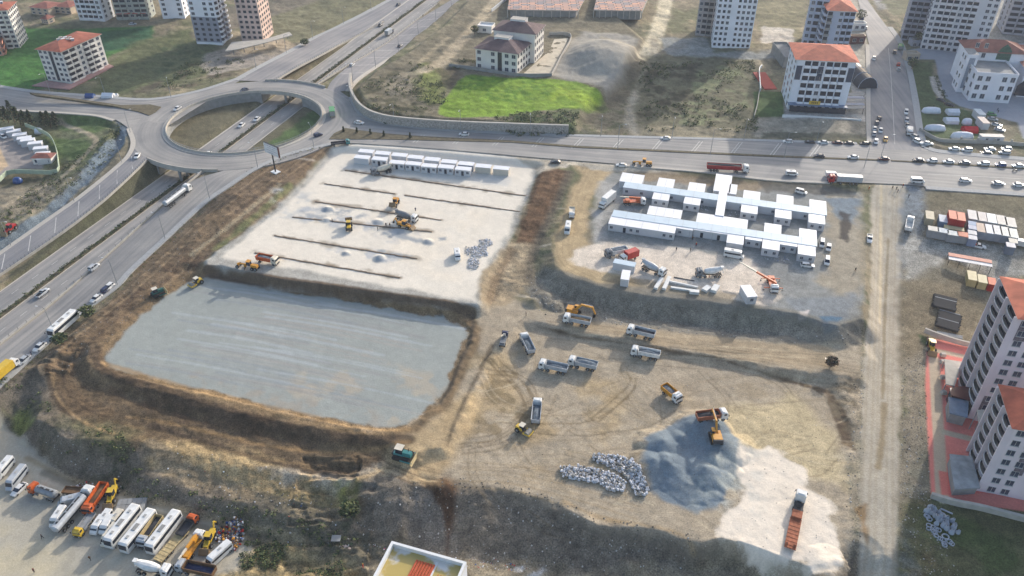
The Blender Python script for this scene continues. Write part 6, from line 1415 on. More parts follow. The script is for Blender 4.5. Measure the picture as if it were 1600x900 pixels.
# 8 pair of houses
z0 = 3.2
cs = corners((744,107),(808,116.5),(832,98), z0); h = tall(cs[1], z0, 84.5); hh1 = h
rB, LB = building('house', 'nearer of two pale houses with brown hipped roofs and a white roof room', 'house', cs, z0, h, 3, CREAMW, {0: 'w.wDww', 1: 'ooooo'}, ('hip', RT3, 3.4, .9)); roofbox(rB, 0, 2, h + 1.2, (8, 5, 2.9), WHT, 'roof_hut', math.atan2(LB[1][1] - LB[0][1], LB[1][0] - LB[0][0]))
cs2 = corners((772,92),(835,99.5),(853,84), z0); rB, LB = building('house', 'farther of two pale houses with brown hipped roofs and a white roof room', 'house', cs2, z0, tall(cs2[1], z0, 54), 4, CREAMW, {1: 'ooooo'}, ('hip', RT3, 3.4, .9)); roofbox(rB, 0, 2, tall(cs2[1], z0, 54) + 1.2, (8, 5, 2.9), WHT, 'roof_hut', math.atan2(LB[1][1] - LB[0][1], LB[1][0] - LB[0][0]))
def wall_along(px, z, ht, wd, m, label, name='boundary_wall'):
    P = [tuple(p) for p in resamp(UL(px, z), 30)]; mb = MB(); kerbline(mb, P, wd, ht, m, lambda x, y: z); return tag(mb.build(name), label, 'wall')
wall_along([(702,104),(745,109.5),(808,119),(862,119.5)], 3.4, 1.6, .3, CONC2, 'grey garden wall in front of the two pale houses')
wall_along([(862,119),(876,92),(892,58),(858,55)], 3.4, 1.8, .35, CONC, 'pale wall closing the yard beside the two pale houses')
wall_along([(805,-10),(790,2),(768,20)], 3, 2.2, .4, WHT, 'white wall beside the sandy track at the top')
z0 = 3.4; fl = flat('concrete_yard', UL([(815,118),(838,98),(858,80),(866,62),(888,60),(860,117)], z0), mat('yard_slab', (206, 194, 172), .9, .15, .4), z0 + .2, .6); tag(fl, 'pale concrete yard between the houses and the grey mound', 'paving')
cs = corners((746,50),(768,52),(772,46), z0); building('shed', 'small flat white shed behind the two pale houses', 'shed', cs, z0, 3, 1, CREAMW, {0: 'w'}, ('flat', WHT, 0, 0))
# 9 low unfinished halls
BR = mat('clay_deck', (208, 172, 150), .9, .3, .6); brk = BR.node_tree.nodes.new('ShaderNodeTexBrick'); brk.inputs['Scale'].default_value = .1; brk.inputs['Color1'].default_value = (*alb((236,176,144)), 1); brk.inputs['Color2'].default_value = (*alb((150,150,154)), 1); brk.inputs['Mortar'].default_value = (*alb((84,82,82)), 1); brk.offset = .3
tcb = BR.node_tree.nodes.new('ShaderNodeTexCoord'); BR.node_tree.links.new(tcb.outputs['Object'], brk.inputs['Vector']); BR.node_tree.links.new(brk.outputs[0], BR.node_tree.nodes['Principled BSDF'].inputs['Base Color'])
for px, lab in (([(793,27),(838,28),(903,29),(925,-12),(800,-14)], 'low unfinished hall with clay block deck behind the two pale houses'), ([(927,28),(1002,29),(1016,-4),(936,-12)], 'low unfinished hall with orange clay deck beside the sandy track')):
    z0 = 3.0; P = UL(px, z0); c_ = np.mean(P, 0); r = thing('unfinished_hall', lab, 'building', (c_[0], c_[1], z0)); LP = [(p[0] - c_[0], p[1] - c_[1]) for p in P]
    mb = MB(); mb.prism(LP, 4.2, 4.7, CONC, BR); mb.build('deck', r); mb = MB(); mb.prism([(p[0] * .93, p[1] * .96) for p in LP], -1, 4.19, CONC2); mb.build('wall', r)
    for k in range(9):
        t = k / 8; q = np.array(LP[0]) * (1 - t) + np.array(LP[2 if len(LP) == 5 else 1]) * t; mb = MB(); mb.box((0, 0, 2), (.5, .5, 4.4), CONC); mb.cyl((0, 0, 4.6), (0, 0, 6.2), .1, .1, STEEL, 5); o_ = mb.build('column', r); o_.location = (q[0], q[1], 0)
# 10 towers top centre
z0 = .2; cs = corners((1112,73),(1171,76.5),(1177,62), z0); building('tower_block', 'wide white tower with many small windows and grey base above the scrub field', 'building', cs, z0, 48, 16, WHITEW, {0: ['oooooooo'] + ['wow.owww'], 3: 'ooo'}, ('flat', CONC, 0, 0))
cs = corners((1086,54),(1117,57),(1122,46), z0); building('tower_block', 'grey balconied wing attached west of the wide white tower', 'building', cs, z0, 48, 15, wm('warm_grey_render', (178, 172, 170)), {0: 'wbBb', 3: 'ww'}, ('flat', CONC, 0, 0))
# 11
cs = corners((1277,93),(1319,95),(1326,78), z0); h = tall(cs[1], z0, 18); building('tower_block', 'lilac tower with orange hipped roof behind the hotel', 'building', cs, z0, h, 8, BLUW, {0: 'B.wbb', 3: 'bb'}, ('hip', RT2, 3.0, 1.0))
cs = corners((1250,80),(1278,83),(1285,60), z0); building('tower_block', 'pale blue grey wing west of the lilac tower', 'building', cs, z0, h + 2, 8, BLUW, {0: 'wbb', 3: 'ww'}, ('flat', CONC, 0, 0))
# 12 hotel
cs = corners((1230,171),(1318,176),(1325,149), z0); h = tall(cs[1], z0, 97); r, L = building('hotel', 'white hotel with rows of balconies, dark corner panels and orange roof', 'hotel', cs, z0, h, 7, WHITEW, {0: ['oooooooo', '.bbwbbb.'], 3: 'www'}, ('hip', RT2, 3.5, 1.2))
d_ = np.array(L[1]) - L[0]; ln = np.linalg.norm(d_); rz = math.atan2(d_[1], d_[0]); fh = h / 7
for t in (.055, .945, .42):
    mb = MB(); mb.box((0, -.06, 0), (ln * .1, .12, fh * 1.9), mat('dark_panel', (72, 80, 98), .7, .1, 1)); o_ = mb.build('dark_panel', r); q = np.array(L[0]) + d_ * t; o_.location = (q[0], q[1], fh * 5.2); o_.rotation_euler = (0, 0, rz)
mb = MB(); mb.box((0, -1.5, 3.5), (ln * 1.04, 3.0, .35), mat('canopy_blue', (120, 136, 160), .5, .1, .5)); mb.box((0, -3.2, 1.8), (ln * .98, .12, 2.6), GLASS); o_ = mb.build('canopy', r); q = np.array(L[0]) + d_ * .5; o_.location = (q[0], q[1], 0); o_.rotation_euler = (0, 0, rz)
mb = MB(); mb.box((0, -.1, 0), (5, .2, 1.7), cm('yellow'))
for k in range(4): mb.box((-1.2 + k * .8, -.22, 0), (.45, .05, .8), cm('brown'))
o_ = mb.build('sign', r); q = np.array(L[0]) + d_ * .43; o_.location = (q[0] + .1, q[1] - 1.4, fh * 1.15 + .6); o_.rotation_euler = (0, 0, rz)
wall_along([(1222,183),(1250,184),(1300,187),(1345,190)], 0, 1.2, .4, WHT, 'low white terrace wall in front of the hotel')
# dark arched hall and slatted roof east of the hotel
z0 = 0; P = UL([(1328,138),(1359,139),(1354,112),(1330,112)], z0); c_ = np.mean(P, 0); r = thing('arched_tent', 'black arched shelter between the hotel and the north street', 'shelter', (c_[0], c_[1], 0)); mb = MB(); wv_ = P[1][0] - P[0][0]; dp = P[3][1] - P[0][1]
mb.loft([(y_, [(wv_ / 2 * math.cos(a), 5.5 * math.sin(a)) for a in np.linspace(0, math.pi, 13)]) for y_ in (-dp / 2, -dp / 4, 0, dp / 4, dp / 2)], mat('black_membrane', (52, 58, 70), .5, .15, .5)); mb.v = [(y, x, z) for x, y, z in mb.v]; mb.f = [f[::-1] for f in mb.f]; mb.build('membrane', r)
for k in range(4):
    mb = MB(); y_ = -dp / 2 + k * dp / 3; mb.tube([(wv_ / 2 * math.cos(a), y_, 5.6 * math.sin(a)) for a in np.linspace(0, math.pi, 9)], .12, BLUW, 5); mb.build('arch_rib', r)
P = UL([(1321,168),(1350,168),(1350,148),(1323,147)], 3.2); c_ = np.mean(P, 0); r = thing('pergola', 'terrace shelter with grey slatted roof beside the black arched one', 'shelter', (c_[0], c_[1], 0))
for k in range(5):
    a = np.array(P[0]) * (1 - k / 4) + np.array(P[3]) * k / 4 - c_; b_ = np.array(P[1]) * (1 - k / 4) + np.array(P[2]) * k / 4 - c_; mb = MB(); mb.beam((a[0], a[1], 3.3), (b_[0], b_[1], 3.3), 3.0, .15, GREYW if k % 2 else CONC2); mb.build('roof_slat', r)
for p in P: mb = MB(); mb.cyl((p[0] - c_[0], p[1] - c_[1], 0), (p[0] - c_[0], p[1] - c_[1], 3.3), .12, .12, BLK, 6); mb.build('post', r)
cs = corners((1194,140),(1214,140),(1216,114), 0); mb = MB(); fl = flat('paved_court', cs, mat('red_court', (178, 84, 74), .9, .1, .5), .45, .6); tag(fl, 'red edged paved court west of the hotel', 'paving')
wall_along([(1188,142),(1186,112),(1190,105)], 0, 1.4, .4, WHT, 'white wall west of the red edged court'); wall_along([(1178,184),(1183,165),(1186,145)], 0, 1.2, .3, CONC, 'thin pale wall beside the small green garden')
cs = corners((1223,106),(1245,106),(1246,82), 0); building('shed', 'plain grey flat block touching the west side of the hotel', 'shed', cs, 0, 5, 1, CONC2, {}, ('flat', CONC2, 0, 0))
for i, (px, w_, d_, m, lab) in enumerate((((1422,93),7,5,SANDW,'small shop with tan flat roof beside the north street'),((1429,72),6,5,GREYW,'small grey kiosk behind the street shop'),((1340,45),7,5,WHT,'small white kiosk beside the lilac tower'),((1338,66),8,3,cm('maroon'),'maroon awning stall beside the lilac tower'))):
    q = U(px, 0); cs = [(q[0] - w_ / 2, q[1] - d_ / 2), (q[0] + w_ / 2, q[1] - d_ / 2), (q[0] + w_ / 2, q[1] + d_ / 2), (q[0] - w_ / 2, q[1] + d_ / 2)]; building('kiosk', lab, 'kiosk', cs, 0, 3.2, 1, m, {0: 'ww'}, ('flat', SANDW if i == 0 else CONC, 0, 0))
# 13, 14
cs = corners((1437,77),(1534,88),(1540,72), 0); building('tower_block', 'wide grey and cream tower with rows of balconies behind the school', 'building', cs, 0, 50, 16, wm('grey_cream_render', (220, 218, 220)), {0: ['oooooooooo'] * 1 + ['wbbbwbb.ww'], 3: 'www'}, ('flat', CONC, 0, 0))
cs = corners((1408,62),(1436,65),(1440,52), 0); building('tower_block', 'dark narrow balconied tower west of the wide grey and cream tower', 'building', cs, 0, 50, 16, GREYW, {0: 'bbb', 3: 'w'}, ('flat', CONC, 0, 0))
cs = corners((1566,52),(1660,60),(1665,46), 0); building('tower_block', 'far balconied tower at the upper east edge', 'building', cs, 0, 50, 16, wm('grey_blue_render', (160, 164, 176)), {0: 'bbbbbb', 3: 'ww'}, ('flat', CONC, 0, 0))
# 15 school with pointed arches
SCH = wm('school_white', (242, 240, 244))
csm = corners((1513,156),(1576,160),(1582,138), 0); h3 = tall(csm[1], 0, 119)
r, L = building('school', 'white school with pointed arch window and reddish roof beside the tents', 'building', csm, 0, h3, 3, SCH, {0: 'ww.ww', 3: 'www'}, ('flat', CONC2, 0, 0))
ctr = np.mean(csm, 0); e0 = np.array(L[1]) - L[0]; e1_ = np.array(L[3]) - L[0]; u0 = e0 / np.linalg.norm(e0); v0 = e1_ / np.linalg.norm(e1_)
hb = tall(csm[3], 0, 80)
P2 = [np.array(L[3]) + u0 * .5, np.array(L[2]) + u0 * 8, np.array(L[2]) + u0 * 8 + v0 * 16, np.array(L[3]) + u0 * .5 + v0 * 16]
mb = MB(); mb.prism([tuple(p) for p in P2], -1, hb, SCH); mb.build('upper_wing', r)
mb = MB(); G = [p + (p - np.mean(P2, 0)) / np.linalg.norm(p - np.mean(P2, 0)) * 1.6 for p in P2]; m0 = (G[0] + G[3]) / 2; m1 = (G[1] + G[2]) / 2; ra = m0 + (m1 - m0) * .35; rb = m1 + (m0 - m1) * .35
mb.add([(g[0], g[1], hb + .1) for g in G] + [(ra[0], ra[1], hb + 4), (rb[0], rb[1], hb + 4)], [(0, 1, 5, 4), (1, 2, 5), (2, 3, 4, 5), (3, 0, 4)], RT4); mb.prism([tuple(g) for g in G], hb + .002, hb + .098, CONC2); mb.build('roof', r)
rzs = math.atan2(u0[1], u0[0])
def on_upper(nm, me_or_mb, t, z, off=0.0):
    o_ = me_or_mb.build(nm, r) if isinstance(me_or_mb, MB) else bpy.data.objects.new(nm, me_or_mb)
    if not isinstance(me_or_mb, MB): C.objects.link(o_); o_.parent = r
    q = P2[0] + (P2[1] - P2[0]) * t; o_.location = (q[0], q[1], z); o_.rotation_euler = (0, 0, rzs); return o_
fh = h3 / 3
for t in (.1, .26):
    for z in (h3 + fh * .6, h3 + fh * 1.7): on_upper('window', winmesh('w', 1.6, fh * .5), t, z)
mb = MB(); GRN = mat('green_mosaic', (58, 98, 84), .4, .35, 1.2); arch = [(-3.2, 0), (3.2, 0), (3.2, 4.2), (1.8, 6.4), (0, 8.0), (-1.8, 6.4), (-3.2, 4.2)]; mb.add([(x, -.12, z) for x, z in arch] + [(x, .1, z) for x, z in arch], [tuple(range(7))] + [(i + 7, (i + 1) % 7 + 7, (i + 1) % 7, i) for i in range(7)], GRN); on_upper('arch_window', mb, .62, h3 + .5)
csw = corners((1487,131),(1494,142),(1509,141), 0); hw_ = tall(csw[1], 0, 85); mb = MB(); mb.prism([(p[0] - ctr[0], p[1] - ctr[1]) for p in csw], -1, hw_, SCH, CONC2); mb.build('side_wing', r)
pw, qw = np.array(csw[0]) - ctr, np.array(csw[1]) - ctr; dw = (qw - pw) / np.linalg.norm(qw - pw); nw_ = np.array((dw[1], -dw[0]))
for t in (.28, .72):
    for f in range(4): o_ = bpy.data.objects.new('window', winmesh('w', 1.4, 1.7)); C.objects.link(o_); o_.parent = r; q = pw + (qw - pw) * t; o_.location = (q[0], q[1], hw_ * (f + .5) / 4); o_.rotation_euler = (0, 0, math.atan2(nw_[1], nw_[0]) + math.pi / 2)
pw, qw = np.array(csw[1]) - ctr, np.array(csw[2]) - ctr; q = (pw + qw) / 2; mb = MB(); mb.box((0, -.06, 0), (2.6, .12, hw_ * .82), mat('patterned_panel', (150, 158, 172), .8, .3, 2)); o_ = mb.build('patterned_panel', r); o_.location = (q[0], q[1], hw_ * .5); o_.rotation_euler = (0, 0, math.atan2((qw - pw)[1], (qw - pw)[0]))
csr = corners((1588,150),(1680,158),(1690,120), 0); r2, L2 = building('school_hall', 'white hall with a great dark pointed arch and red roof at the east edge', 'building', csr, 0, tall(csr[0], 0, 108), 3, SCH, {}, ('hip', RT4, 3, 1))
mb = MB(); arch = [(-7, 0), (7, 0), (7, 4.5), (4.2, 8.5), (0, 11), (-4.2, 8.5), (-7, 4.5)]; mb.add([(x, -.12, z) for x, z in arch] + [(x, .1, z) for x, z in arch], [tuple(range(7))] + [(i + 7, (i + 1) % 7 + 7, (i + 1) % 7, i) for i in range(7)], OPN); o_ = mb.build('arch_window', r2); q = np.array(L2[0]) * .78 + np.array(L2[1]) * .22; o_.location = (q[0], q[1], .3); dd = np.array(L2[1]) - L2[0]; o_.rotation_euler = (0, 0, math.atan2(dd[1], dd[0]))
# boundary wall with pillars by the tents
P = [tuple(p) for p in resamp(UL([(1436,204),(1452,214),(1468,221),(1500,222.5),(1560,225),(1600,228),(1680,233)], 0), 40)]
mb = MB(); kerbline(mb, P, .3, 1.5, CONC, lambda x, y: 0.0); r = mb.build('boundary_wall'); tag(r, 'pale boundary wall with pillars below the tent lawn', 'wall')
for k in range(12, 40, 4): mb = MB(); mb.box((P[k][0], P[k][1], 1.2), (.7, .7, 2.6), CONC); mb.build('pillar', r)
# 16, 17 curved balcony blocks
def curved_block(label, A_, B_, C_, z0, ytop, floors, roofm, nb=2):
    cs = corners(A_, B_, C_, z0); h = tall(cs[1], z0, ytop); r, L = building('apartment_block', label, 'building', cs, z0, h, floors, LILAC, {1: 'ww.wow'}, ('hip', roofm, 3.2, 1.0))
    p, q = np.array(L[0]), np.array(L[1]); ln = np.linalg.norm(q - p); d = (q - p) / ln; nrm = np.array((d[1], -d[0])); fh = h / floors; rz = math.atan2(nrm[1], nrm[0]) + math.pi / 2
    if np.dot(nrm, (p + q) / 2) < 0: nrm = -nrm; rz += math.pi
    cw = ln / nb; slab = MB(); n = 10; R0 = 1.4
    arc = [(cw * .47 * math.sin(a), -R0 * (math.cos(a) - math.cos(math.pi / 2)) * 1.0) for a in np.linspace(-math.pi / 2, math.pi / 2, n)]
    slab.prism(arc, 0, .2, CONC)
    rail = MB()
    for a, b_ in zip(arc, arc[1:]): rail.beam((a[0], a[1] * .985, 1.18), (b_[0], b_[1] * .985, 1.18), .16, .16, WHT); rail.beam((a[0], a[1] * .97, .65), (b_[0], b_[1] * .97, .65), .05, .95, mat('smoked_panel', (150, 146, 158), .5, .15, 1))
    ms, mr_ = mesh_of(slab, 'balcony'), mesh_of(rail, 'railing'); wmsh = winmesh('o', cw * .8, fh * .72)
    for f in range(floors):
        for k in range(nb):
            c = p + d * cw * (k + .5)
            o_ = bpy.data.objects.new('balcony', ms); C.objects.link(o_); o_.parent = r; o_.location = (c[0], c[1], fh * f + .1); o_.rotation_euler = (0, 0, rz)
            o2 = bpy.data.objects.new('railing', mr_); C.objects.link(o2); o2.parent = o_
            o_ = bpy.data.objects.new('window', wmsh); C.objects.link(o_); o_.parent = r; o_.location = (c[0], c[1], fh * (f + .5)); o_.rotation_euler = (0, 0, rz)
    for k in range(nb + 1):
        c = p + d * min(max(cw * k, .2), ln - .2) ; mb = MB(); mb.box((0, -.7, h / 2), (.35, 1.6, h), LILAC); o_ = mb.build('fin_wall', r); o_.location = (c[0] + nrm[0] * .0, c[1] + nrm[1] * .0, 0); o_.rotation_euler = (0, 0, rz)
    return r, L, h, z0
r16 = curved_block('tall pale block with stacked curved balconies and orange roof at the east edge', (1501,590),(1521,655),(1650,685), -5.4, 497, 11, RT2)
def stone_patch(r, L, h, t0, t1, z0_, z1_):
    p, q = np.array(L[1]), np.array(L[2]); d = q - p; ln = np.linalg.norm(d); mb = MB(); mb.box((0, -.03, (z0_ + z1_) / 2), (ln * (t1 - t0), .1, z1_ - z0_), mat('dark_stone_cladding', (122, 112, 118), .9, .5, 1.8)); o_ = mb.build('stone_cladding', r); c = p + d * (t0 + t1) / 2; o_.location = (c[0], c[1], 0); o_.rotation_euler = (0, 0, math.atan2(d[1], d[0]))
stone_patch(r16[0], r16[1], r16[2], .02, .32, r16[2] * .8, r16[2] * .98); stone_patch(r16[0], r16[1], r16[2], .0, .2, r16[2] * .1, r16[2] * .25)
r17 = curved_block('lower pale block with curved balconies and orange roof in the southeast corner', (1519,705),(1535,769),(1666,806), -5.4, 668, 7, RT2)
stone_patch(r17[0], r17[1], r17[2], .22, .34, r17[2] * .35, r17[2] * .75)
# annexes on the paved yard
def slabthing(name, label, cat, px, z0, zt, m, post=True, thick=.35, wall=None):
    P = UL(px, zt); c_ = np.mean(P, 0); r = thing(name, label, cat, (c_[0], c_[1], z0)); LP = [(p[0] - c_[0], p[1] - c_[1]) for p in P]; mb = MB(); mb.prism(LP, zt - z0 - thick, zt - z0, m); mb.build('roof', r)
    if wall: mb = MB(); mb.prism([(p[0] * .9, p[1] * .9) for p in LP], -.5, zt - z0 - thick - .003, wall); mb.build('wall', r)
    elif post:
        for p in LP: mb = MB(); mb.cyl((p[0] * .92, p[1] * .92, 0), (p[0] * .92, p[1] * .92, zt - z0 - thick), .15, .15, STEEL, 8); mb.build('post', r)
    return r
slabthing('canopy', 'pale flat canopy on the red paving beside the curved balconies', 'canopy', [(1476,561),(1503,565),(1492,603),(1478,600)], -5.4, -2.2, CONC)
slabthing('entrance_hall', 'glazed entrance hall with red and dark roof beside the tall pale block', 'annex', [(1484,606),(1514,602),(1516,625),(1487,618)], -5.4, -1.4, cm('maroon'), wall=GLASS)
slabthing('entrance_hall', 'blue grey glass roofed annex below the tall pale block', 'annex', [(1482,620),(1514,626),(1512,652),(1484,645)], -5.4, -2.0, mat('glass_roof', (118, 136, 156), .25, .2, .5, 0, .5), wall=CONC2)
slabthing('terrace_roof', 'weathered grey terrace roof at the foot of the lower pale block', 'annex', [(1484,709),(1519,713),(1532,762),(1492,764),(1487,735)], -5.4, -2.4, mat('terrace_grey', (150, 156, 160), .9, .25, .5), wall=CONC2)
slabthing('ramp', 'pale sloping slab between the two pale blocks', 'canopy', [(1527,640),(1538,641),(1541,676),(1532,680)], -5.4, 1.5, CONC)
wall_along([(1444,518),(1470,528),(1500,537),(1530,544)], -5.0, 1.4, .6, CONC, 'pale wall along the north side of the red paved yard')
wall_along([(1453,778),(1490,789),(1530,797),(1600,815),(1700,842)], -5.6, 1.8, .9, CONC, 'pale wall along the south side of the red paved yard')
for k, (x, y) in enumerate(((1473,556),(1473,567),(1473,591),(1474,615))): q = U((x, y), -5.4); mb = MB(); mb.box((0, 0, .5), (1.6, 1.2, 1.0), CONC, top=(.8, .8)); o_ = mb.build('planter', loc=(q[0], q[1], -5.4)); tag(o_, ('northernmost', 'second', 'third', 'southernmost')[k] + ' pale planter along the red paving kerb', 'planter', 'planters on the red paving')
# flat roofed building at the bottom
z0 = -12.5; zt = 2.0; a, b_ = np.array(U((612, 845), zt)), np.array(U((729, 878), zt)); u = (b_ - a) / np.linalg.norm(b_ - a); v = np.array((-u[1], u[0])); 
cs = [tuple(a - v * 22), tuple(b_ - v * 22), tuple(b_), tuple(a)]; ctr = np.mean(cs, 0); r = thing('flat_roof_building', 'building with white parapet around a wet yellowish flat roof', 'building', (ctr[0], ctr[1], z0)); L = [(p[0] - ctr[0], p[1] - ctr[1]) for p in cs]; h = zt - z0
ROOFM = mat('stained_roof', (206, 190, 140), .35, .15, .12, 0, .5); nt = ROOFM.node_tree; rr = [n for n in nt.nodes if n.type == 'MAP_RANGE'][0]; ramp = nt.nodes.new('ShaderNodeValToRGB'); ramp.color_ramp.elements[0].color = (*alb((196,172,98)), 1); ramp.color_ramp.elements[1].color = (*alb((226,222,214)), 1); ramp.color_ramp.elements[0].position = .5; ramp.color_ramp.elements[1].position = .56
nt.links.new([n for n in nt.nodes if n.type == 'TEX_NOISE'][0].outputs[0], ramp.inputs[0]); nt.links.new(ramp.outputs[0], nt.nodes['Principled BSDF'].inputs['Base Color'])
mb = MB(); mb.prism(L, 0, h - 1.2, WHITEW, ROOFM); mb.build('wall', r); mb = MB()
for i in range(4):
    p, q = np.array(L[i]), np.array(L[(i + 1) % 4]); d = (q - p) / np.linalg.norm(q - p); inn = np.array((-d[1], d[0])) * .3; p2, q2 = p + inn + d * (.6 if i % 2 else 0), q + inn - d * (.6 if i % 2 else 0); mb.beam((p2[0], p2[1], h - .6), (q2[0], q2[1], h - .6), .6, 1.2, WHT)
mb.build('parapet', r)
lu = np.array(u); 
def rl(s, t, z=0): p = a - ctr + u * s - v * t; return (p[0], p[1], z)
W_ = np.linalg.norm(b_ - a); RUST = mat('rusty_sheet', (196, 92, 58), .8, .3, 2.5)
for k in range(7):
    mb = MB(); s_ = W_ * (.40 + k * .037); mb.beam(rl(s_, 2.2, h - 1.05 + .06), rl(s_ - .6, 18, h - 1.05 + .06), .5, .22, RUST); mb.build('rusty_sheet', r)
for k in range(5): s_ = W_ * (.72 + k * .035); mb = MB(); mb.beam(rl(s_, 4, h - 1.1), rl(s_ - .8, 15, h - 1.1), .1, .1, RUST); mb.build('rusty_bar', r)
mb = MB(); mb.beam(rl(W_ * .64, 1.2, h - 1.15), rl(W_ * .64, 20, h - 1.15), .5, .1, WHT); mb.build('roof_joint', r)
# small shelter by the bank
q = U((526, 846), -11); r = thing('shelter', 'small tin roofed shelter at the foot of the bank', 'shelter', (q[0], q[1], hz(*q))); mb = MB(); mb.box((0, 0, 2), (2.2, 1.8, .12), CONC2); mb.build('roof', r)
for i, (x, y) in enumerate(((-1, -.8), (1, -.8), (1, .8), (-1, .8))): mb = MB(); mb.cyl((x, y, -.5), (x, y, 1.95), .08, .08, BLK, 6); mb.build('post', r)
mb = MB(); mb.beam((1.2, -.4, .5), (4.2, -2.2, .3), .6, .1, PINKW); mb.build('plank', r)

# ------------------------------------------------------------------ cabins and containers
WALLC = mat('cabin_wall', (208, 208, 210), .6, .05, .6); ROOFC = mat('cabin_roof', (240, 240, 242), .5, .07, .25); ROOFB = mat('corridor_roof', (196, 214, 226), .5, .05, .4); SEAM = mat('joint_seam', (170, 176, 182), .7, .05, 1)
def cabin(name, label, cat, x, y, z, lx, ly, rz, h=2.7, roof=None, wallm=None, win='ww', group=None, door=False, seams=1, rib=False):
    roof = roof or ROOFC; wallm = wallm or WALLC; r = thing(name, label, cat, (x, y, z), rz, group)
    mb = MB(); mb.box((0, 0, h / 2 - .15), (lx, ly, h + .3), wallm)
    if rib:
        for k in range(int(lx / .6)):
            for s_ in (-1, 1): mb.box((-lx / 2 + .3 + k * .6, s_ * (ly / 2 + .02), h / 2), (.25, .06, h - .2), wallm)
        for k in range(int(ly / .6)):
            for s_ in (-1, 1): mb.box((s_ * (lx / 2 + .02), -ly / 2 + .3 + k * .6, h / 2), (.06, .25, h - .2), wallm)
    mb.build('wall', r)
    mb = MB(); mb.box((0, 0, h + .09), (lx + .16, ly + .16, .16), roof)
    for k in range(1, seams): mb.box((-lx / 2 + lx * k / seams, 0, h + .19), (.06, ly + .1, .05), SEAM)
    mb.build('roof', r)
    n = len(win)
    for k, ch in enumerate(win):
        if ch == '.': continue
        o_ = bpy.data.objects.new('door' if ch == 'd' else 'window', winmesh('w', .95, .95) if ch == 'w' else winmesh('D', 1.0, 2.0)); C.objects.link(o_); o_.parent = r; o_.location = (-lx / 2 + lx * (k + .5) / n, -ly / 2 - .0, 1.6 if ch == 'w' else 1.15)
    return r
# prefab complex: local frame along the north corridor
ZP = hz(*U((1120, 340), -.7)); HR = ZP + 2.85
o0 = np.array(U((977, 286), HR)); d1 = np.array(U((1291, 329), HR)) - o0; d1 /= np.linalg.norm(d1); d2 = np.array((-d1[1], d1[0])); RZ = math.atan2(d1[1], d1[0])
def rect(nw, se):
    a = np.array(U(nw, HR)) - o0; b_ = np.array(U(se, HR)) - o0; return a @ d1, a @ d2, b_ @ d1, b_ @ d2
def pre(nw, se, label, cat='cabin', win='ww', roof=None, seams=2, h=2.85, grp='white prefab cabins'):
    a0, b0, a1, b1 = rect(nw, se); a0, a1 = sorted((a0, a1)); b0, b1 = sorted((b0, b1)); c = o0 + d1 * (a0 + a1) / 2 + d2 * (b0 + b1) / 2
    return cabin('prefab_cabin', label, cat, c[0], c[1], ZP, a1 - a0, b1 - b0, RZ, h, roof, None, win, grp, seams=seams)
ords = ['first', 'second', 'third', 'fourth', 'fifth', 'sixth']
for i, (nw, se) in enumerate((((973,270),(1002.5,288)),((1030,278),(1051,294.5)),((1077.5,285),(1100,302)),((1162.5,297.5),(1186.5,316)),((1214,304),(1239,324)),((1265,312),(1291,331)))): pre(nw, se, ords[i] + ' cabin from the west behind the north corridor', win='', seams=2)
pre((1119.4,272),(1140,301.5), 'long white cabin standing north of the cross corridor', win='', seams=2); pre((1140.8,288),(1150,304), 'short white cabin joined east of the long one by the cross corridor', win='', seams=1)
for i, (nw, se) in enumerate((((1022.5,299),(1044,314.4)),((1071,305.5),(1093,321.5)),((1159,319),(1183,335)),((1211.5,326.5),(1236,343)),((1263.5,334),(1289,351)))): pre(nw, se, ords[i] + ' cabin from the west in front of the north corridor')
a0, b0, a1, b1 = rect((977,285), (1291,335)); 
def corridor(pa, pb, wd, label, win, back=0.0):
    a = np.array(U(pa, HR)); b_ = np.array(U(pb, HR)); ln = (b_ - a) @ d1; c = a + d1 * ln / 2 - d2 * wd / 2; return cabin('prefab_corridor', label, 'corridor', c[0], c[1], ZP, ln, wd, RZ, 3.0, ROOFB, None, win, 'roofed corridors between the cabins', seams=14)
corridor((977,285),(1291,328.5), 4.6, 'pale blue roofed corridor along the north row of cabins', 'w.w...w...w....w...w...ww.')
corridor((959.4,329),(1276,376.5), 4.6, 'pale blue roofed corridor along the south row of cabins', '')
ca = np.array(U((1122,300), HR)); cb = np.array(U((1115.5,337), HR)); c = (ca + cb) / 2; ln = np.linalg.norm(cb - ca); cabin('prefab_corridor', 'white cross corridor joining the north and south corridors', 'corridor', c[0] + 2, c[1], ZP, 3.0, ln + 1, RZ, 3.1, ROOFC, None, '', 'roofed corridors between the cabins')
for i, (nw, se, l) in enumerate((((1015,322),(1063,342.5),'long white cabin, first from the west behind the south corridor'),((1090.6,333),(1166.7,359),'longest white cabin, second from the west behind the south corridor'),((1195,348.7),(1220,367),'third cabin from the west behind the south corridor'),((1249,357),(1275.7,377),'fourth cabin from the west behind the south corridor'))): pre(nw, se, l, win='', seams=4 if i < 2 else 2)
pre((956,335.5),(1054,365), 'long white block with doors and windows at the west end of the south row', win='w.dww...ww', seams=4)
pre((1057.5,352),(1082.5,360.5), 'low white cabin between the long block and the entrance', win='w.', seams=1)
pre((1085,355),(1137,367), 'white entrance cabin with two dark doors', win='.d..d.', seams=2)
for i, (nw, se) in enumerate((((1137.5,363.5),(1161,383)),((1192,372.5),(1217.4,392)),((1247,381.5),(1274,401)))): pre(nw, se, ords[i] + ' cabin from the west in front of the south corridor', win='ww' if i else '')
pre((1165,369.5),(1190,377.5), 'narrow white cabin between the first and second near cabins', seams=1); pre((1219,377.5),(1245.5,386), 'narrow white cabin between the second and third near cabins', seams=1)
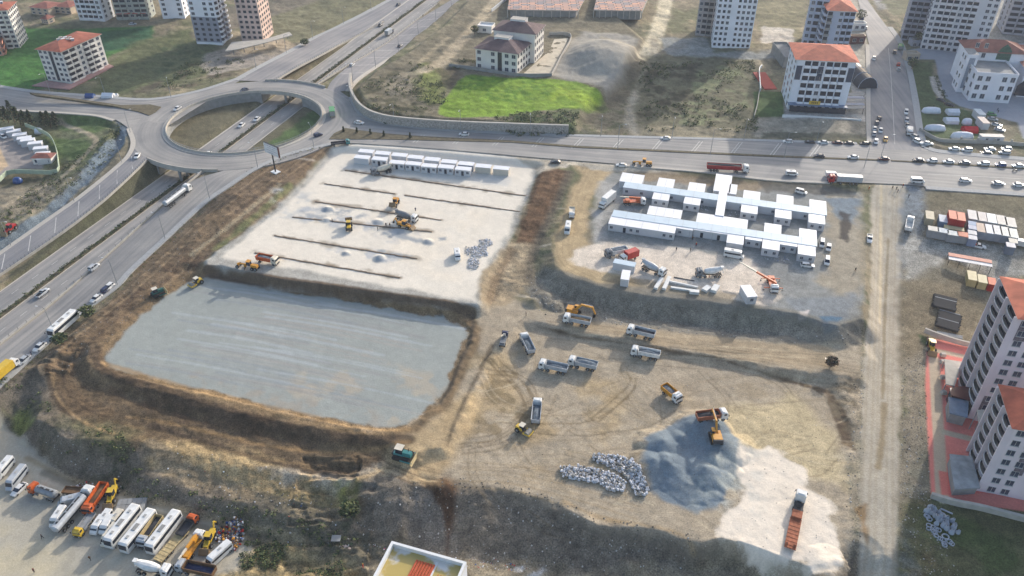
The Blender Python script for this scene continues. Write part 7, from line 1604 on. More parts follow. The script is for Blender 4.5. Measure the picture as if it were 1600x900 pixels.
# scaffold posts in front of the entrance
for i, (x, y) in enumerate(((1075,380),(1110,385),(1082,392))):
    q = U((x, y), ZP); mb = MB(); mb.cyl((0, 0, 0), (0, 0, 5.5), .05, .05, STEEL, 5); o_ = mb.build('scaffold_pole', loc=(q[0], q[1], ZP)); tag(o_, ('bare steel pole in front of the cabin entrance', 'bare steel pole beside the camper van', 'bare steel pole nearest the grey mixer lorry')[i], 'pole')
# loose units on the platform
def loose(px, lx, ly, h, ang, label, roofm=None, wallm=None, name='container', cat='container', win='', zb=None, group=None, rib=False):
    z = hz(*U(px, -.7)) if zb is None else zb; q = U(px, z + h); z = hz(*q) if zb is None else zb; return cabin(name, label, cat, q[0], q[1], z, lx, ly, ang, h, roofm, wallm, win, group, rib=rib)
def px_ang(p0, p1, z): a = np.array(U(p0, z)); b_ = np.array(U(p1, z)); return math.atan2(*(b_ - a)[::-1])
loose((976,411), 7.2, 2.6, 2.7, px_ang((961,406),(992,412),2), 'long pale blue grey container beside the red box lorry', ROOFB)
loose((977.5,430), 2.6, 5.4, 2.7, px_ang((968,438),(983,440),2), 'white open fronted container at the platform edge', ROOFC)
loose((1170,455), 3.2, 6.2, 2.7, px_ang((1167,465),(1180,464),2), 'lone white cabin on the pale sand patch', ROOFC, win='w', name='prefab_cabin', cat='cabin')
PANW = mat('stacked_panel', (226, 226, 222), .6, .08, .8)
for i, (p0, p1, wd, ht, lab) in enumerate((((1024,452),(1034,436),1.3,.8,'pale panel stack, westernmost of the slanting pair'),((1037,453),(1046,434),1.3,.8,'pale panel stack, easternmost of the slanting pair'),((1044,440),(1090,450),.7,.6,'long pale beam, upper one on the platform edge'),((1048,450),(1090,456),.9,.6,'long pale beam, lower one on the platform edge'),((1077,457),(1092,458.5),1.6,1.0,'short white bundle at the platform edge'),((1100,455),(1108,449),2.0,.8,'white slab stack beside the grey mixer'),((1114,457),(1120,448),2.0,1.0,'tilted white slab stack east of its twin'),((1053,433),(1085,439),.4,.25,'dark timber bundle behind the long pale beams'))):
    a, b_ = U(p0, -.6), U(p1, -.6); za = hz(*a); mb = MB()
    for k in range(3): mb.beam((a[0], a[1], za + ht * (k + .5) / 3 + .02), (b_[0], b_[1], za + ht * (k + .5) / 3 + .02), wd - .05 * k, ht / 3 - .03, PANW if i < 7 else BLK)
    tag(mb.build('panel_stack'), lab, 'building panels')
# two rows of cabins on the pale fill
ZC = -1.9
rdir = px_ang((555,243),(780,262), ZC + 2.7)
BX = (637,740,845,945,1050,1155,1262,1370,1482); BY = (25,37,48,62,75,90,103,118,130); FX = (612,722,832,932,1032,1137,1243); FY = (65,75,97,105,118,125,137)
OL = ['westernmost', 'second', 'third', 'fourth', 'fifth', 'sixth', 'seventh', 'eighth', 'easternmost']
for i in range(9):
    loose(((BX[i] + 52) / 4 + 400, (BY[i] + 20) / 4 + 225), 6.3, 3.0, 2.6, rdir, OL[i] + ' cabin of the far row on the pale fill', ROOFC, wallm=GREYW if i == 6 else (WALLC if i < 7 else mat('cabin_beige', (206, 198, 184), .7, .06, .6)), name='site_cabin', cat='cabin', win='', zb=ZC, group='site cabins of the far row')
for i in range(7):
    loose(((FX[i] + 52) / 4 + 400, (FY[i] + 17) / 4 + 225), 6.3, 3.0, 2.6, rdir, (OL[i] if i < 6 else 'easternmost') + ' cabin of the near row on the pale fill', ROOFC, name='site_cabin', cat='cabin', win='' if i == 0 else 'wdw', zb=ZC, group='site cabins of the near row')
# containers in the east yard
ZY = hz(*U((1530, 360), -2)); ya = px_ang((1513,345),(1586,357), ZY + 2.7)
def yard(x0, y0, x1, y1, lx, ly, h, label, rc, wc, rib=True, z=None): return loose((1440 + (x0 + x1) / 15, 300 + (y0 + y1) / 15), lx, ly, h, ya, label, cm2(rc), cm2(wc), zb=ZY if z is None else z, group='containers in the east yard', rib=rib)
def cm2(c): return mat('sheet_%d_%d_%d' % c, c, .7, .12, .5)
BG, LB, OR_, WT = (198,186,160), (196,204,216), (224,130,104), (228,228,228)
for i, (x0, y0, x1, y1, rc, lab) in enumerate(((550,210,655,330,(206,202,200),'grey roofed westernmost'),(655,230,760,350,(204,196,192),'pinkish grey second'),(760,250,880,370,(246,246,246),'bright white third'),(880,265,990,395,(210,204,196),'pale grey fourth'),(990,290,1095,420,(212,206,198),'grey easternmost'))): yard(x0, y0, x1, y1, 3.25, 6.8, 2.8, lab + ' unit of the far container row', rc, (176,172,168))
for i, (x0, y0, x1, y1, rc, lab) in enumerate(((650,365,745,475,(190,168,152),'brown topped westernmost'),(745,380,840,490,(222,222,228),'white topped second'),(840,395,930,500,(216,216,216),'pale topped third'),(930,410,1025,520,(224,222,214),'cream topped fourth'),(1025,430,1120,540,(220,220,212),'pale easternmost'))): yard(x0, y0, x1, y1, 2.8, 6.4, 2.7, lab + ' unit of the near container row', rc, (160,164,172))
for i, (x0, y0, x1, y1, rc, lab) in enumerate(((555,345,640,395,(140,164,196),'blue topped'),(558,395,640,440,(176,184,204),'lilac topped'),(548,445,640,508,(204,204,206),'stained grey topped'),(545,510,652,560,(206,206,210),'light grey topped'))): yard(x0, y0, x1, y1, 2.7, 2.8, 2.6, lab + ' small unit in the column of four beside the brown one', rc, (140,150,172))
yard(52,215,142,330, 2.7, 6.0, 2.6, 'cream container standing apart at the west end of the yard', BG, (176,164,138)); yard(210,265,296,360, 2.6, 5.2, 2.6, 'pale blue container beside the red pair', LB, (120,140,166))
yard(325,215,415,325, 2.7, 6.2, 4.6, 'orange roofed tall container, western one of the red pair', OR_, (170,40,40)); yard(415,235,507,342, 2.7, 6.2, 4.6, 'orange roofed tall container, eastern one of the red pair', (228,136,110), (172,42,42))
yard(290,398,470,452, 6.4, 2.4, 2.2, 'cream container below the red pair', (196,180,140), (186,170,130))
for i, (x0, y0, x1, y1, rc, lab) in enumerate(((82,405,195,460,(204,200,190),'cream topped westernmost'),(196,425,308,482,(196,204,208),'pale second'),(312,455,420,512,(204,208,206),'pale third'),(422,475,540,520,(206,120,90),'orange topped easternmost'))): yard(x0, y0, x1, y1, 3.4, 3.2, 2.6, lab + ' site toilet block of the low front row', rc, (150,152,154))
yard(1030,545,1118,605, 2.6, 3.0, 2.6, 'small cream unit behind the last near container', (210,204,190), (160,160,160)); yard(1000,592,1090,655, 2.7, 3.0, 2.8, 'small white unit alone at the yard corner', (214,210,212), (120,128,142))
loose((1519,431), 2.6, 5.6, 2.6, ya, 'tall cream container behind the balcony block, western of two', cm2((214,200,160)), cm2((190,170,120)), group='containers in the east yard', rib=True)
loose((1535,436), 2.6, 4.8, 2.6, ya, 'tall cream container behind the balcony block, eastern of two', cm2((216,204,166)), cm2((192,174,126)), group='containers in the east yard', rib=True)
loose((1550,440), 2.2, 4.2, 2.6, ya, 'orange container tucked against the balcony block', cm2((220,120,90)), cm2((170,50,40)), group='containers in the east yard', rib=True)
q0 = U((1514, 410), ZY); r = thing('open_shed', 'open shed with faded red roof south of the container rows', 'shed', (q0[0], q0[1], hz(*q0)), ya); mb = MB(); mb.box((0, .9, 3.1), (13.5, 2.2, .14), cm2((206,140,120))); mb.box((0, -1.2, 2.9), (13.5, 2.0, .14), cm2((222,220,220))); mb.build('roof', r)
for k in range(5):
    for y_ in (-2, 1.9): mb = MB(); mb.cyl((-6.5 + k * 3.25, y_, -.3), (-6.5 + k * 3.25, y_, 2.85), .09, .09, BLK, 6); mb.build('post', r)
# west yard cabins, hut and fence
ZW = -5.6
for i, (x, y) in enumerate(((65,325),(135,350),(195,385),(240,420),(275,440),(350,470),(405,520),(425,575),(445,620))):
    loose((x / 6.43, 150 + y / 6.43), 5.6, 2.8, 2.5, R(14 - 2 * i) + .2, OL[i] + ' white cabin in the curved row of the west yard', ROOFC, name='site_cabin', cat='cabin', zb=hz(*U((x / 6.43, 150 + y / 6.43 + 3), ZW)), group='white cabins in the west yard')
q = U((73, 256), ZW); cs = [(q[0] - 4, q[1] - 2.5), (q[0] + 4, q[1] - 2.5), (q[0] + 4, q[1] + 2.5), (q[0] - 4, q[1] + 2.5)]; building('hut', 'hut with dull red roof at the end of the curved cabin row', 'hut', cs, hz(*q), 2.6, 1, CREAMW, {0: 'ww'}, ('hip', RT4, 1.0, .4))
wall_along([(0,283),(12,272),(30,270),(60,271),(90,270),(92,255),(88,232),(78,214),(60,205),(40,197)], hz(*U((90,255), ZW)) , 1.6, .25, mat('pale_green_wall', (176, 188, 164), .8, .1, .6), 'pale green wall curving round the west yard')
# ------------------------------------------------------------------ street furniture, tents, heaps, plants
def lamp(p, z, rz, label, h=10, arm=2.2, grp='street lamps', two=False):
    r = thing('street_lamp', label, 'street lamp', (p[0], p[1], z), rz, grp)
    for k in ('pole', 'arm', 'lamp_head'):
        key = (k, h, arm, two)
        if key not in CACHE:
            mb = MB()
            for s_ in ((-1, 1) if two else (1,)):
                if k == 'pole' and s_ == 1: mb.cyl((0, 0, -.3), (0, 0, h), .13, .07, STEEL, 7)
                if k == 'arm': mb.tube([(0, 0, h - .05), (s_ * arm * .5, 0, h + .4), (s_ * arm, 0, h + .5)], .05, STEEL, 5)
                if k == 'lamp_head': mb.box((s_ * (arm + .35), 0, h + .5), (.9, .28, .12), WHT, top=(.8, .7))
            CACHE[key] = mesh_of(mb, k)
        o_ = bpy.data.objects.new(k, CACHE[key]); C.objects.link(o_); o_.parent = r
hang = math.atan2(hd[1], hd[0])
ORD = 'first second third fourth fifth sixth seventh eighth ninth tenth eleventh twelfth thirteenth fourteenth'.split()
def lamp_line(P, n0, n1, step, desc, off=0.0, side=1, h=10):
    P = np.array(P); d = np.r_[0, np.cumsum(np.hypot(*np.diff(P, axis=0).T))]; k = 0; s_ = n0
    while s_ < min(d[-1], n1):
        x, y = np.interp(s_, d, P[:, 0]), np.interp(s_, d, P[:, 1]); x2, y2 = np.interp(s_ + 1, d, P[:, 0]), np.interp(s_ + 1, d, P[:, 1]); a = math.atan2(y2 - y, x2 - x)
        X, Y = proj(x, y, 0)
        if -40 < X < 1640 and -60 < Y < 920: lamp((x, y), float(grade(x, y)), a + side * math.pi / 2, ORD[k] + ' ' + desc, h); k += 1
        s_ += step
lamp_line(P_SESR, 8, 400, 27, 'lamp from the ring on the service road by the brown bank', side=-1)
lamp_line(P_NWSL, 5, 400, 30, 'lamp from the ring on the lower western service road', side=1)
lamp_line(P_MU, 12, 400, 31, 'lamp from the ring on the north pavement of the main road', side=-1)
lamp_line(P_NWNL, 20, 300, 32, 'lamp from the ring on the verge of the upper service road', side=-1)
lamp_line(P_SENR, 10, 300, 30, 'lamp from the ring beside the parking lane north of it', side=1)
lamp_line(P_WL, 30, 300, 34, 'lamp from the west along the road below the green field', side=-1)
for i, px in enumerate(((1375,250),(1225,246.5),(1110,241),(965,233.5),(1350,262))): q = U(px, 0); lamp(q, .1, -.1, ('tall lamp on the median at the junction', 'lamp on the median north of the white van', 'lamp on the median above the red lorry', 'lamp on the median above the yellow grader', 'lamp at the mouth of the dirt road')[i], 11)
# billboard
q = U2((430.5, 268)); zb = hz(*q); r = thing('billboard', 'white billboard with dark writing on a black pole by the service road', 'billboard', (q[0], q[1], zb), px_ang((403,221),(434,234), 8))
mb = MB(); mb.cyl((0, 0, -.5), (0, 0, 8.2), .32, .26, BLK, 10); mb.build('pole', r); mb = MB(); mb.box((0, 0, .1), (3.4, 2.6, .5), WHT); mb.build('footing', r)
mb = MB(); mb.box((0, 0, 10.0), (8.6, .35, 4.4), WHT); mb.box((0, .02, 12.28), (8.9, .6, .16), BLK); mb.box((4.4, .1, 10.0), (.14, .7, 4.6), cm('maroon')); mb.build('sign_panel', r)
mb = MB(); rl_ = random.Random(3)
for row, (x0, x1, hh) in enumerate(((-3.8, 3.9, .42), (-2.2, 2.6, .5), (-3.2, 3.6, .55), (-2.4, 1.8, .5))):
    x = x0
    while x < x1: w_ = rl_.uniform(.16, .34); mb.box((x, -.19, 11.4 - row * .95), (w_ * .8, .04, hh * rl_.uniform(.25, .42)), mat('sign_ink', (96, 92, 140), .7, .05, 1)); x += w_ + (.1 if rl_.random() > .16 else .4)
mb.build('lettering', r)
# tents on the lawn
TENT = mat('tent_fabric', (226, 228, 234), .7, .08, .8); TRED = mat('tent_red', (200, 40, 50), .7, .1, .8)
def tent(px, lx, ly, h, m, label, kind='tunnel', ang=-.06):
    q = U(px, h * .4); r = thing('tent', label, 'tent', (q[0], q[1], hz(*q)), ang); mb = MB(); n = 9
    if kind == 'tunnel':
        xs = [-1, -.82, -.4, 0, .4, .82, 1]; sc_ = [.35, .85, 1, 1, 1, .85, .35]; mb.loft([(lx / 2 * x, [(ly / 2 * s_ * math.cos(a), h * s_ * math.sin(a)) for a in np.linspace(0, math.pi, n)]) for x, s_ in zip(xs, sc_)], m)
    else: mb.loft([(-lx / 2, [(-ly / 2, 0), (ly / 2, 0), (ly / 2 * .95, h * .6), (0, h), (-ly / 2 * .95, h * .6)]), (lx / 2, [(-ly / 2, 0), (ly / 2, 0), (ly / 2 * .95, h * .6), (0, h), (-ly / 2 * .95, h * .6)])], m)
    mb.build('canvas', r, kind == 'tunnel'); mb = MB(); mb.box((lx / 2 * (1.01 if kind != 'tunnel' else .8), 0, h * .3), (.06, ly * .3, h * .55), GREYW); mb.build('door_flap', r)
for a in (((1456,171), 8.5, 4.0, 2.6, TENT, 'long rounded white tent at the top of the lawn'), ((1462,198), 9, 4.0, 2.6, TENT, 'long rounded white tent in the middle of the lawn by the street'), ((1504,211), 9.5, 4.2, 2.8, TENT, 'long rounded white tent beside the boundary wall'), ((1489,173), 5.2, 4.2, 2.6, TENT, 'boxy white tent, upper of two', 'ridge'), ((1487,186), 5.6, 4.2, 2.6, TENT, 'boxy white tent, lower of two', 'ridge'), ((1512,188), 4, 3.6, 2.8, TENT, 'small pointed white tent behind the red one', 'tunnel'), ((1516,200.5), 6, 4.2, 2.6, TRED, 'bright red tent on the lawn', 'ridge'),
          ((168,146), 5.5, 3.6, 2.5, TENT, 'white tent beside the west road below the slope', 'ridge'), ((139,145), 4.0, 3.0, 2.3, cm('blue'), 'blue tarpaulin shelter beside the west road', 'ridge'), ((177,137), 2.2, 2.0, 1.8, TENT, 'tiny white shelter on the slope above the white roadside tent', 'ridge'), ((20,264), 3.4, 3.0, 2.4, cm('blue'), 'blue covered heap in the west yard', 'tunnel'), ((54,188), 3.4, 3.2, 2.6, TENT, 'round white tent between the dark conifers', 'tunnel')): tent(*a)
for px, lx, ly, rm, lab in (((1531,175), 3.0, 6.5, (214,220,222), 'white cabin standing below the school steps'), ((1537,188), 3.0, 7.0, (196,178,168), 'brown roofed cabin between the white cabin and the long one'), ((1550,212), 9.5, 3.0, (216,206,196), 'long pale cabin along the boundary wall behind the tents')): loose(px, lx, ly, 2.7, -.06, lab, cm2(rm), WALLC, name='site_cabin', cat='cabin', zb=0.0, win='ww' if lx > 5 else '')
# concrete manhole cones and rings
CON = mat('precast_concrete', (176, 182, 192), .9, .12, 1.5); zr = lambda q: hz(*q)
cone = MB(); n = 14; P = [(math.cos(6.2832 * i / n), math.sin(6.2832 * i / n)) for i in range(n)]
cone.add([(x * .62, y * .62, 0) for x, y in P] + [(x * .62, y * .62, .35) for x, y in P] + [(x * .3 + .25, y * .3, 1.25) for x, y in P] + [(x * .2 + .25, y * .2, 1.25) for x, y in P], [(i, (i + 1) % n, n + (i + 1) % n, n + i) for i in range(n)] + [(n + i, n + (i + 1) % n, 2 * n + (i + 1) % n, 2 * n + i) for i in range(n)] + [(2 * n + i, 2 * n + (i + 1) % n, 3 * n + (i + 1) % n, 3 * n + i) for i in range(n)], CON); cone = mesh_of(cone, 'concrete_cone')
ringm = MB(); ringm.add([(x * r_, y * r_, z) for r_, z in ((.6, 0), (.6, .45), (.46, .45), (.46, 0)) for x, y in P], [(k * n + i, k * n + (i + 1) % n, ((k + 1) % 4) * n + (i + 1) % n, ((k + 1) % 4) * n + i) for k in range(4) for i in range(n)], CON); ringm = mesh_of(ringm, 'concrete_ring')
for grp, me, lab, pts in (('manhole cones in the field', cone, 'pale concrete manhole cone in the cluster below the paved yard', ((255,130),(200,205),(278,235),(340,185),(348,290),(425,235),(440,320),(455,375),(540,335),(370,430),(555,425),(640,375),(490,470),(550,515),(690,450),(665,500),(630,585),(742,580),(400,345))), ('concrete rings in the field', ringm, 'pale concrete ring among the rings below the manhole cones', ((190,285),(215,300),(245,345),(240,460),(235,515),(315,490),(360,520),(410,540),(320,565),(345,590),(365,640),(530,655),(435,690),(480,710),(500,770),(515,805),(600,745),(640,780),(470,280)))):
    for k, (x, y) in enumerate(pts):
        q = U((1430 + x / 11.25, 781 + y / 11.25), -6); q = U((1430 + x / 11.25, 781 + y / 11.25), zr(q)); o_ = bpy.data.objects.new(me.name, me); C.objects.link(o_); s_ = random.uniform(.9, 1.15) * (1.5 if (x, y) in ((530,655),(470,280)) else 1); o_.scale = (s_, s_, s_ if me is cone else .8); o_.location = (q[0], q[1], zr(q) - .03); o_.rotation_euler = (random.uniform(-.12, .12), random.uniform(-.12, .12), random.uniform(0, 6)); tag(o_, lab, 'concrete ' + ('cone' if me is cone else 'ring'), grp)
q = U((1477.5, 802), -6); mb = MB(); mb.cyl((-1.1, .8, .25), (1.1, -.8, .25), .2, .2, CON, 8); tag(mb.build('concrete_pipe', loc=(q[0], q[1], zr(q))), 'single pale pipe lying beside the manhole cones', 'pipe')
# pipe stacks
for (p0, p1, cnt, lay_, m, lab) in (((1460,459),(1496,468), 17, 2, BLK, 'upper stack of black pipes beside the dirt yard'), ((1469,481),(1505,491), 22, 2, BLK, 'lower larger stack of black pipes'), ((1466,512),(1508,520), 4, 1, STEEL, 'row of grey pipes by the pale wall')):
    a, b_ = np.array(U(p0, -4)), np.array(U(p1, -4)); d = (b_ - a) / np.linalg.norm(b_ - a); nn = np.array((d[1], -d[0])) * .86; zz = zr(tuple(a)); r = thing('pipe_stack', lab, 'pipes', (a[0], a[1], zz))
    for j in range(lay_):
        for i in range(cnt):
            o0_ = nn * (i * .5) ; L_ = np.linalg.norm(b_ - a) * random.uniform(.9, 1.02); s0 = d * random.uniform(-.4, .4); mb = MB(); mb.cyl((o0_[0] + s0[0], o0_[1] + s0[1], .22 + j * .42), (o0_[0] + d[0] * L_, o0_[1] + d[1] * L_, .22 + j * .42), .21, .21, m if random.random() > .08 else STEEL, 7, False); mb.build('pipe', r)
# foundation trenches on the pale fill: low ridges coloured dark for trench shadow
TR = mat('trench_earth_shade', (128, 112, 94), .95, .35, 1)
for i, (p0, p1) in enumerate((((539,266),(822,306)),((507,287),(617,303)),((632,305),(815,331)),((493,315),(690,344)),((457,339),(675,362)),((429,368),(652,404)),((398,395),(625,434)))):
    a, b_ = U(p0, -1.9), U(p1, -1.9); P = [np.array(a) * (1 - t) + np.array(b_) * t + np.array((0, random.uniform(-.15, .15))) for t in np.linspace(0, 1, 40)]; zf = (lambda x, y: -2.0); mb = MB(); kerbline(mb, P, .45, .2, TR, zf); o_ = mb.build('trench_bank'); tag(o_, ('northernmost', 'second, western half,', 'second, eastern half,', 'third', 'fourth', 'fifth', 'southernmost')[i] + ' long earth bank coloured with trench shadow across the pale fill', 'earth bank', 'earth banks on the pale fill')
for k in range(8):
    pass
# concrete slab stack in the yard
z0 = -12.4; P = UL([(180,800),(190,781),(226,784),(219,797),(200,803)], z0 + 1); c_ = np.mean(P, 0); r = thing('slab_stack', 'flat stack of grey concrete slabs behind the coaches', 'slab stack', (c_[0], c_[1], z0)); e = np.array(P[3]) - P[0]; e2_ = np.array(P[1]) - P[0]; rz = math.atan2(e[1], e[0])
for i in range(6):
    for j in range(3): mb = MB(); mb.box(((i - 2.5) * 1.18, (j - 1) * 2.0, .5 + random.uniform(-.06, .06)), (1.1, 1.9, 1.0), CONC2); o_ = mb.build('slab', r); o_.rotation_euler = (0, 0, rz)
# stones, rubble, scrap
def scatter(name, label, cat, pts, smin, smax, mats, zfn=gz, flat_=.6, seed=1):
    rr = random.Random(seed); mb = MB(); z = zfn(np.array([p[0] for p in pts]), np.array([p[1] for p in pts]))
    for (x, y), zz in zip(pts, z):
        s_ = smin + (smax - smin) * rr.random() ** 2.2; V = []
        for k in range(5): a = 1.257 * k + rr.uniform(-.3, .3); V.append((x + s_ * math.cos(a) * rr.uniform(.7, 1.1), y + s_ * math.sin(a) * rr.uniform(.7, 1.1), zz - .1))
        V2 = [(x + (vx - x) * .6 + rr.uniform(-.1, .1) * s_, y + (vy - y) * .6, zz + s_ * flat_ * rr.uniform(.5, 1.2)) for vx, vy, _ in V]
        mb.add(V + V2, [(i, (i + 1) % 5, 5 + (i + 1) % 5, 5 + i) for i in range(5)] + [(5, 6, 7, 8, 9)], mats[rr.randrange(len(mats))])
    o_ = mb.build(name); o_['kind'] = 'stuff'; tag(o_, label, cat); return o_
def inpoly(px, z, n, seed=1, edge=0.0, nz=None):
    P = np.array(UL(px, z)); lo, hi = P.min(0), P.max(0); g = np.random.RandomState(seed); q = lo + (hi - lo) * g.rand(n * 4, 2); k = sdf(q[:, 0], q[:, 1], P) < -edge
    q = q[k]
    if nz is not None: q = q[fbm(q[:, 0], q[:, 1], nz, 3, 40) > .5]
    return [tuple(v) for v in q[:n]]
ST1, ST2, ST3, ST4 = mat('stone_pale', (196,192,186), .9, .15, 3), mat('stone_mid', (150,146,138), .9, .2, 3), mat('stone_dark', (104,98,90), .95, .2, 3), mat('stone_white', (224,224,228), .9, .1, 3)
def heap_pts(px, z, n, seed): return inpoly(px, z, n, seed)
W1 = [(874,730),(905,728),(945,737),(960,742),(978,756),(973,768),(952,769),(935,756),(900,750),(880,746)]; W2 = [(926,712),(955,712),(985,719),(1000,737),(1013,767),(1008,778),(992,774),(985,755),(970,740),(945,727),(928,721)]
zt_ = lambda h: (lambda x, y: gz(x, y) + h * np.random.RandomState(5).rand(len(x)))
scatter('block_rubble', 'west ridge of white broken blocks beside the blue stone heap', 'rubble', inpoly(W1, -6.2, 950, 3), .16, .5, [ST4, ST1, ST4, ST2], zt_(.8), .8)
scatter('block_rubble', 'east ridge of white broken blocks touching the blue stone heap', 'rubble', inpoly(W2, -6.2, 1150, 4), .16, .5, [ST4, ST1, ST4, ST2], zt_(.8), .8)
for k, (w_, n_, l_) in enumerate((([(748,375),(766,374),(770,382),(755,385)], 120, 'upper'), ([(728,386),(760,384),(762,400),(740,402),(728,396)], 330, 'largest'), ([(733,402),(750,406),(747,421),(731,420)], 150, 'lower'))): scatter('block_rubble', l_ + ' pile of grey broken blocks at the edge of the pale fill', 'rubble', inpoly(w_, -2, n_, 7 + k), .2, .5, [ST1, ST4, ST4, ST1], zt_(.4), .7)
big = inpoly([(60,690),(160,745),(330,800),(560,860),(640,870),(800,868),(930,893),(1060,885),(1110,870),(1080,850),(930,820),(800,768),(700,760),(560,790),(220,750),(100,690)], -10, 2200, 9)
scatter('loose_stones', 'loose pale and dark stones scattered over the dark southern slopes', 'stones', big, .06, .34, [ST3, ST3, ST3, ST2, ST3, ST3, ST1], gz, .5)
scatter('loose_stones', 'loose stones along the foot of the platform slope', 'stones', inpoly([(830,420),(860,470),(950,492),(1200,520),(1340,528),(1340,540),(1200,532),(950,505),(850,490),(815,450)], -4, 900, 10), .08, .35, [ST3, ST2, ST1], gz, .5)
scatter('loose_stones', 'stones and clods on the brown bank by the service road', 'stones', inpoly([(510,235),(400,340),(300,430),(160,540),(90,580),(40,580),(210,430),(330,325),(400,275)], -4.5, 1500, 11), .08, .3, [ST3, ST2, ST3], gz, .5)
scatter('loose_stones', 'small stones strewn over the work area', 'stones', inpoly([(760,560),(1290,600),(1330,700),(1330,890),(1250,880),(1060,830),(900,780),(720,750)], -6.2, 900, 12), .05, .2, [ST2, ST1, ST3], gz, .5)
scatter('loose_stones', 'stones along both verges of the dirt road', 'stones', inpoly([(1335,540),(1352,540),(1345,890),(1320,890),(1325,700)], -6, 420, 13) + inpoly([(1408,560),(1448,560),(1452,780),(1500,900),(1405,900)], -6, 700, 14), .08, .32, [ST2, ST3, ST1], gz, .5)
scatter('litter', 'white and coloured litter at the foot of the southern slope', 'litter', inpoly([(560,850),(680,866),(780,872),(850,892),(720,885),(600,870)], -12, 160, 15) + inpoly([(280,690),(520,770),(560,850),(400,830),(250,760)], -9, 60, 18), .1, .32, [WHT, ST4, cm('blue'), cm('red'), ST4], gz, .3)
scatter('scrap_heap', 'colourful scrap and rubbish heap at the east end of the vehicle yard', 'scrap', inpoly([(338,828),(372,815),(382,822),(380,845),(370,862),(350,858),(336,845)], -12.4, 420, 16), .12, .5, [BLK, ST2, cm('red'), cm('blue'), ST4, cm('amber'), ST1, cm('brown')], zt_(.8), .7)
scatter('scrap_heap', 'small scrap heap behind the parked tankers', 'scrap', inpoly([(110,762),(140,752),(150,762),(140,775),(112,775)], -12.4, 170, 17), .12, .45, [ST2, cm('red'), ST4, BLK, ST1], zt_(.6), .7)
scatter('building_debris', 'pale debris lying between the white cabins', 'debris', inpoly([(1095,310),(1112,312),(1108,330),(1093,326)], -.7, 60, 19) + inpoly([(1150,325),(1160,327),(1155,345),(1125,340)], -.7, 50, 20) + inpoly([(1190,396),(1235,402),(1232,410),(1190,404)], -.7, 60, 21), .1, .35, [ST4, WHT, cm('blue'), ST1], gz, .3)
# plants: leaf-sized faces through an uneven crown
LF = [mat('leaf_dark', (52, 62, 48), .9, .3, 2), mat('leaf_mid', (80, 92, 60), .9, .3, 2), mat('leaf_light', (112, 118, 74), .9, .3, 2)]
def leaves(mb, c, r, h, n, size, rr, cone_=False, ms=LF):
    for _ in range(n):
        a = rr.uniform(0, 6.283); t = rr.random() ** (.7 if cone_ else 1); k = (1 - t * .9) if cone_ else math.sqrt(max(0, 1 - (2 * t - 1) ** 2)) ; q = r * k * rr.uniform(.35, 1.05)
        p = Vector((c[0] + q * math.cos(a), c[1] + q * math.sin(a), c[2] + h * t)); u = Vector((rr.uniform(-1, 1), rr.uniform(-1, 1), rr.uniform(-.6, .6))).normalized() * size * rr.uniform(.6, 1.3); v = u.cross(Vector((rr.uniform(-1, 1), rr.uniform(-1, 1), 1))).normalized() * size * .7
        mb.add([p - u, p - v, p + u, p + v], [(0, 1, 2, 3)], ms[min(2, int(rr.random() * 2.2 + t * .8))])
rr = random.Random(5)
def tree(px, h, r, label, z=0.0, cone_=True, n=420, name='conifer', ms=None):
    q = U(px, z); z = hz(*q); t = thing(name, label, 'tree', (q[0], q[1], z)); mb = MB(); mb.cyl((0, 0, -.3), (.1, .1, h * .75), .22, .06, cm('brown'), 7)
    for k in range(5): a = rr.uniform(0, 6.28); mb.cyl((0, 0, h * (.25 + .1 * k)), (r * .6 * math.cos(a), r * .6 * math.sin(a), h * (.3 + .11 * k)), .07, .02, cm('brown'), 5)
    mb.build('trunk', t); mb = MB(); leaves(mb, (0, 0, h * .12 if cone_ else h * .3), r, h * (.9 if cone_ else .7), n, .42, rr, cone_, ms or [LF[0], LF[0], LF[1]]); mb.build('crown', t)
for i, (x, y, h, r_) in enumerate(((6,190,9,3.0),(14,192,8,2.6),(24,193,11,3.4),(33,196,9,3.0),(42,198,8,2.8),(50,194,7,2.4),(70,196,7,3.0),(80,199,8,3.0),(90,198,7,2.8))): tree((x, y), h, r_, 'dark conifer in the clump at the west edge, number %s from the west' % ['one','two','three','four','five','six','seven','eight','nine'][i], -5, name='conifer_tree')
for x, y, h, r_, l in ((1343,33,7,3.5,'round dark tree beside the blue van far up the street'),(1424,108,6,3.0,'round tree at the top of the tent lawn'),(1433,70,6,3.0,'round tree in front of the narrow dark tower'),(139,495,4,2.8,'dark bush tree on the bank above the coach'),(96,538,3.5,2.4,'smaller dark bush tree on the bank below the coach'),(475,58,4,2.6,'low round tree on the verge beside the pink brick tower'),(742,62,5,2.4,'tree beside the paved garden of the pale houses'),(545,790,4.0,2.6,'olive green bush at the east end of the sandy ridge'),(1296,578,3.0,2.0,'dark brown bush on the bank of the haul road')): tree((x, y), h, r_, l, 0 if y < 300 else -6, False, 360, 'tree', LF if x != 1296 else [cm('brown'), cm('brown'), LF[0]])
for i, (x, y) in enumerate(((537,206),(558,208),(579,210),(600,213),(641,216))): tree((x, y), 2.8, .6, ('westernmost', 'second', 'third', 'fourth', 'easternmost')[i] + ' of five small cypresses on the triangular island', 0, True, 110, 'cypress_tree')
def shrubs(label, pts, rmin, rmax, nn, name='shrubbery', ms=LF, seed=3, zfn=gz):
    r2 = random.Random(seed); mb = MB(); z = zfn(np.array([p[0] for p in pts]), np.array([p[1] for p in pts]))
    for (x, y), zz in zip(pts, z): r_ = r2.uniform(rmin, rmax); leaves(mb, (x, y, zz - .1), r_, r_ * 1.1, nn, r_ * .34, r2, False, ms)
    o_ = mb.build(name); o_['kind'] = 'stuff'; tag(o_, label, 'shrubs')
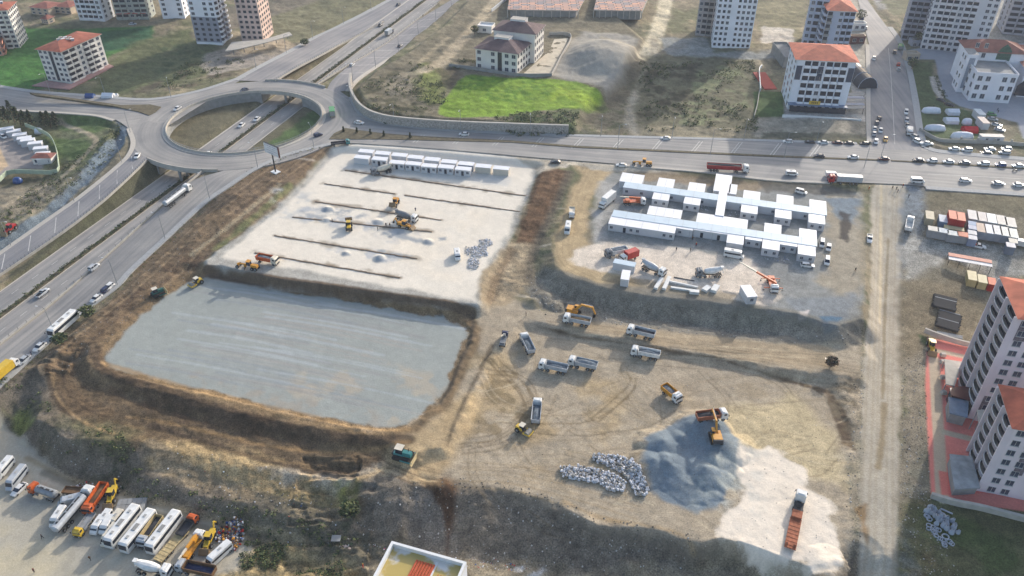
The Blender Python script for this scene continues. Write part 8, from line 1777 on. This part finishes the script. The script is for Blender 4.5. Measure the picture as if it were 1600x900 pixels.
hp_ = [hw(random.uniform(-.6, .6), s_) for s_ in np.arange(HS0 + 60, 520, 1.15)]
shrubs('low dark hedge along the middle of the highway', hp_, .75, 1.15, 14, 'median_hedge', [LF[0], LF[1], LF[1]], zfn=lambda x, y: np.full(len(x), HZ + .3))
shrubs('scrubby bushes over the rough field north of the main road', inpoly([(1000,100),(1180,95),(1185,205),(1000,205)], 0, 520, 30, nz=14), .5, 1.3, 12, seed=4)
shrubs('bushes along the foot of the bright green field', inpoly([(770,184),(850,174),(905,174),(895,204),(800,202)], 3.2, 170, 31), .6, 1.4, 14, seed=5)
shrubs('rough bushes on the knoll above the curved stone wall', inpoly([(570,125),(640,100),(690,110),(700,180),(600,186),(565,160)], 3.2, 330, 32, nz=9), .5, 1.2, 12, seed=6)
shrubs('low scrub on the bank beside the western ditch', inpoly([(60,290),(150,245),(200,205),(180,255),(110,305),(30,350),(0,370),(0,340)], -6, 300, 33), .4, 1.1, 12, seed=7)
shrubs('grey green weeds on the southwest bank and ridge', inpoly([(0,600),(60,620),(200,690),(240,750),(560,830),(540,870),(330,800),(150,745),(60,690),(-10,650)], -9, 620, 34, nz=10), .35, 1.0, 12, seed=8)
shrubs('weeds at the foot of the sandy mound in the southwest', inpoly([(380,845),(470,850),(540,880),(540,900),(370,900)], -12, 200, 35, nz=6), .35, .9, 12, seed=9)
shrubs('weeds along the verge of the service road', [tuple(np.array(p) + hn * random.uniform(1.2, 3.2)) for p in P_SESR[::1] for _ in range(3)], .25, .6, 10, seed=10)
shrubs('bushes on the rough slope above the west road', inpoly([(285,95),(385,84),(370,110),(330,135),(270,144),(240,140)], -3, 260, 36, nz=7), .5, 1.1, 12, seed=11)
shrubs('clipped hedge along the lawn path by the school', inpoly([(1458,118),(1464,118),(1480,150),(1474,155)], 0, 60, 37), .5, .8, 16, seed=12)
shrubs('dark hedges in the garden of the two pale houses', inpoly([(716,93),(742,95),(742,100),(714,98)], 3.4, 40, 38) + inpoly([(703,101),(728,103),(726,108),(702,106)], 3.4, 30, 39), .5, .9, 14, seed=13)
# ------------------------------------------------------------------ air
mb = MB(); mb.box((0, 4000, 68), (44000, 44000, 176), None); hzo = mb.build('haze'); hzo.data.materials.clear(); hm = bpy.data.materials.new('haze_air'); hm.use_nodes = True; nt = hm.node_tree; nt.nodes.remove(nt.nodes['Principled BSDF'])
pv = nt.nodes.new('ShaderNodeVolumePrincipled'); pv.inputs['Color'].default_value = (.80, .87, 1.0, 1); pv.inputs['Density'].default_value = .00011; pv.inputs['Anisotropy'].default_value = .2
nt.links.new(pv.outputs[0], nt.nodes['Material Output'].inputs['Volume']); hzo.data.materials.append(hm); hzo['kind'] = 'stuff'
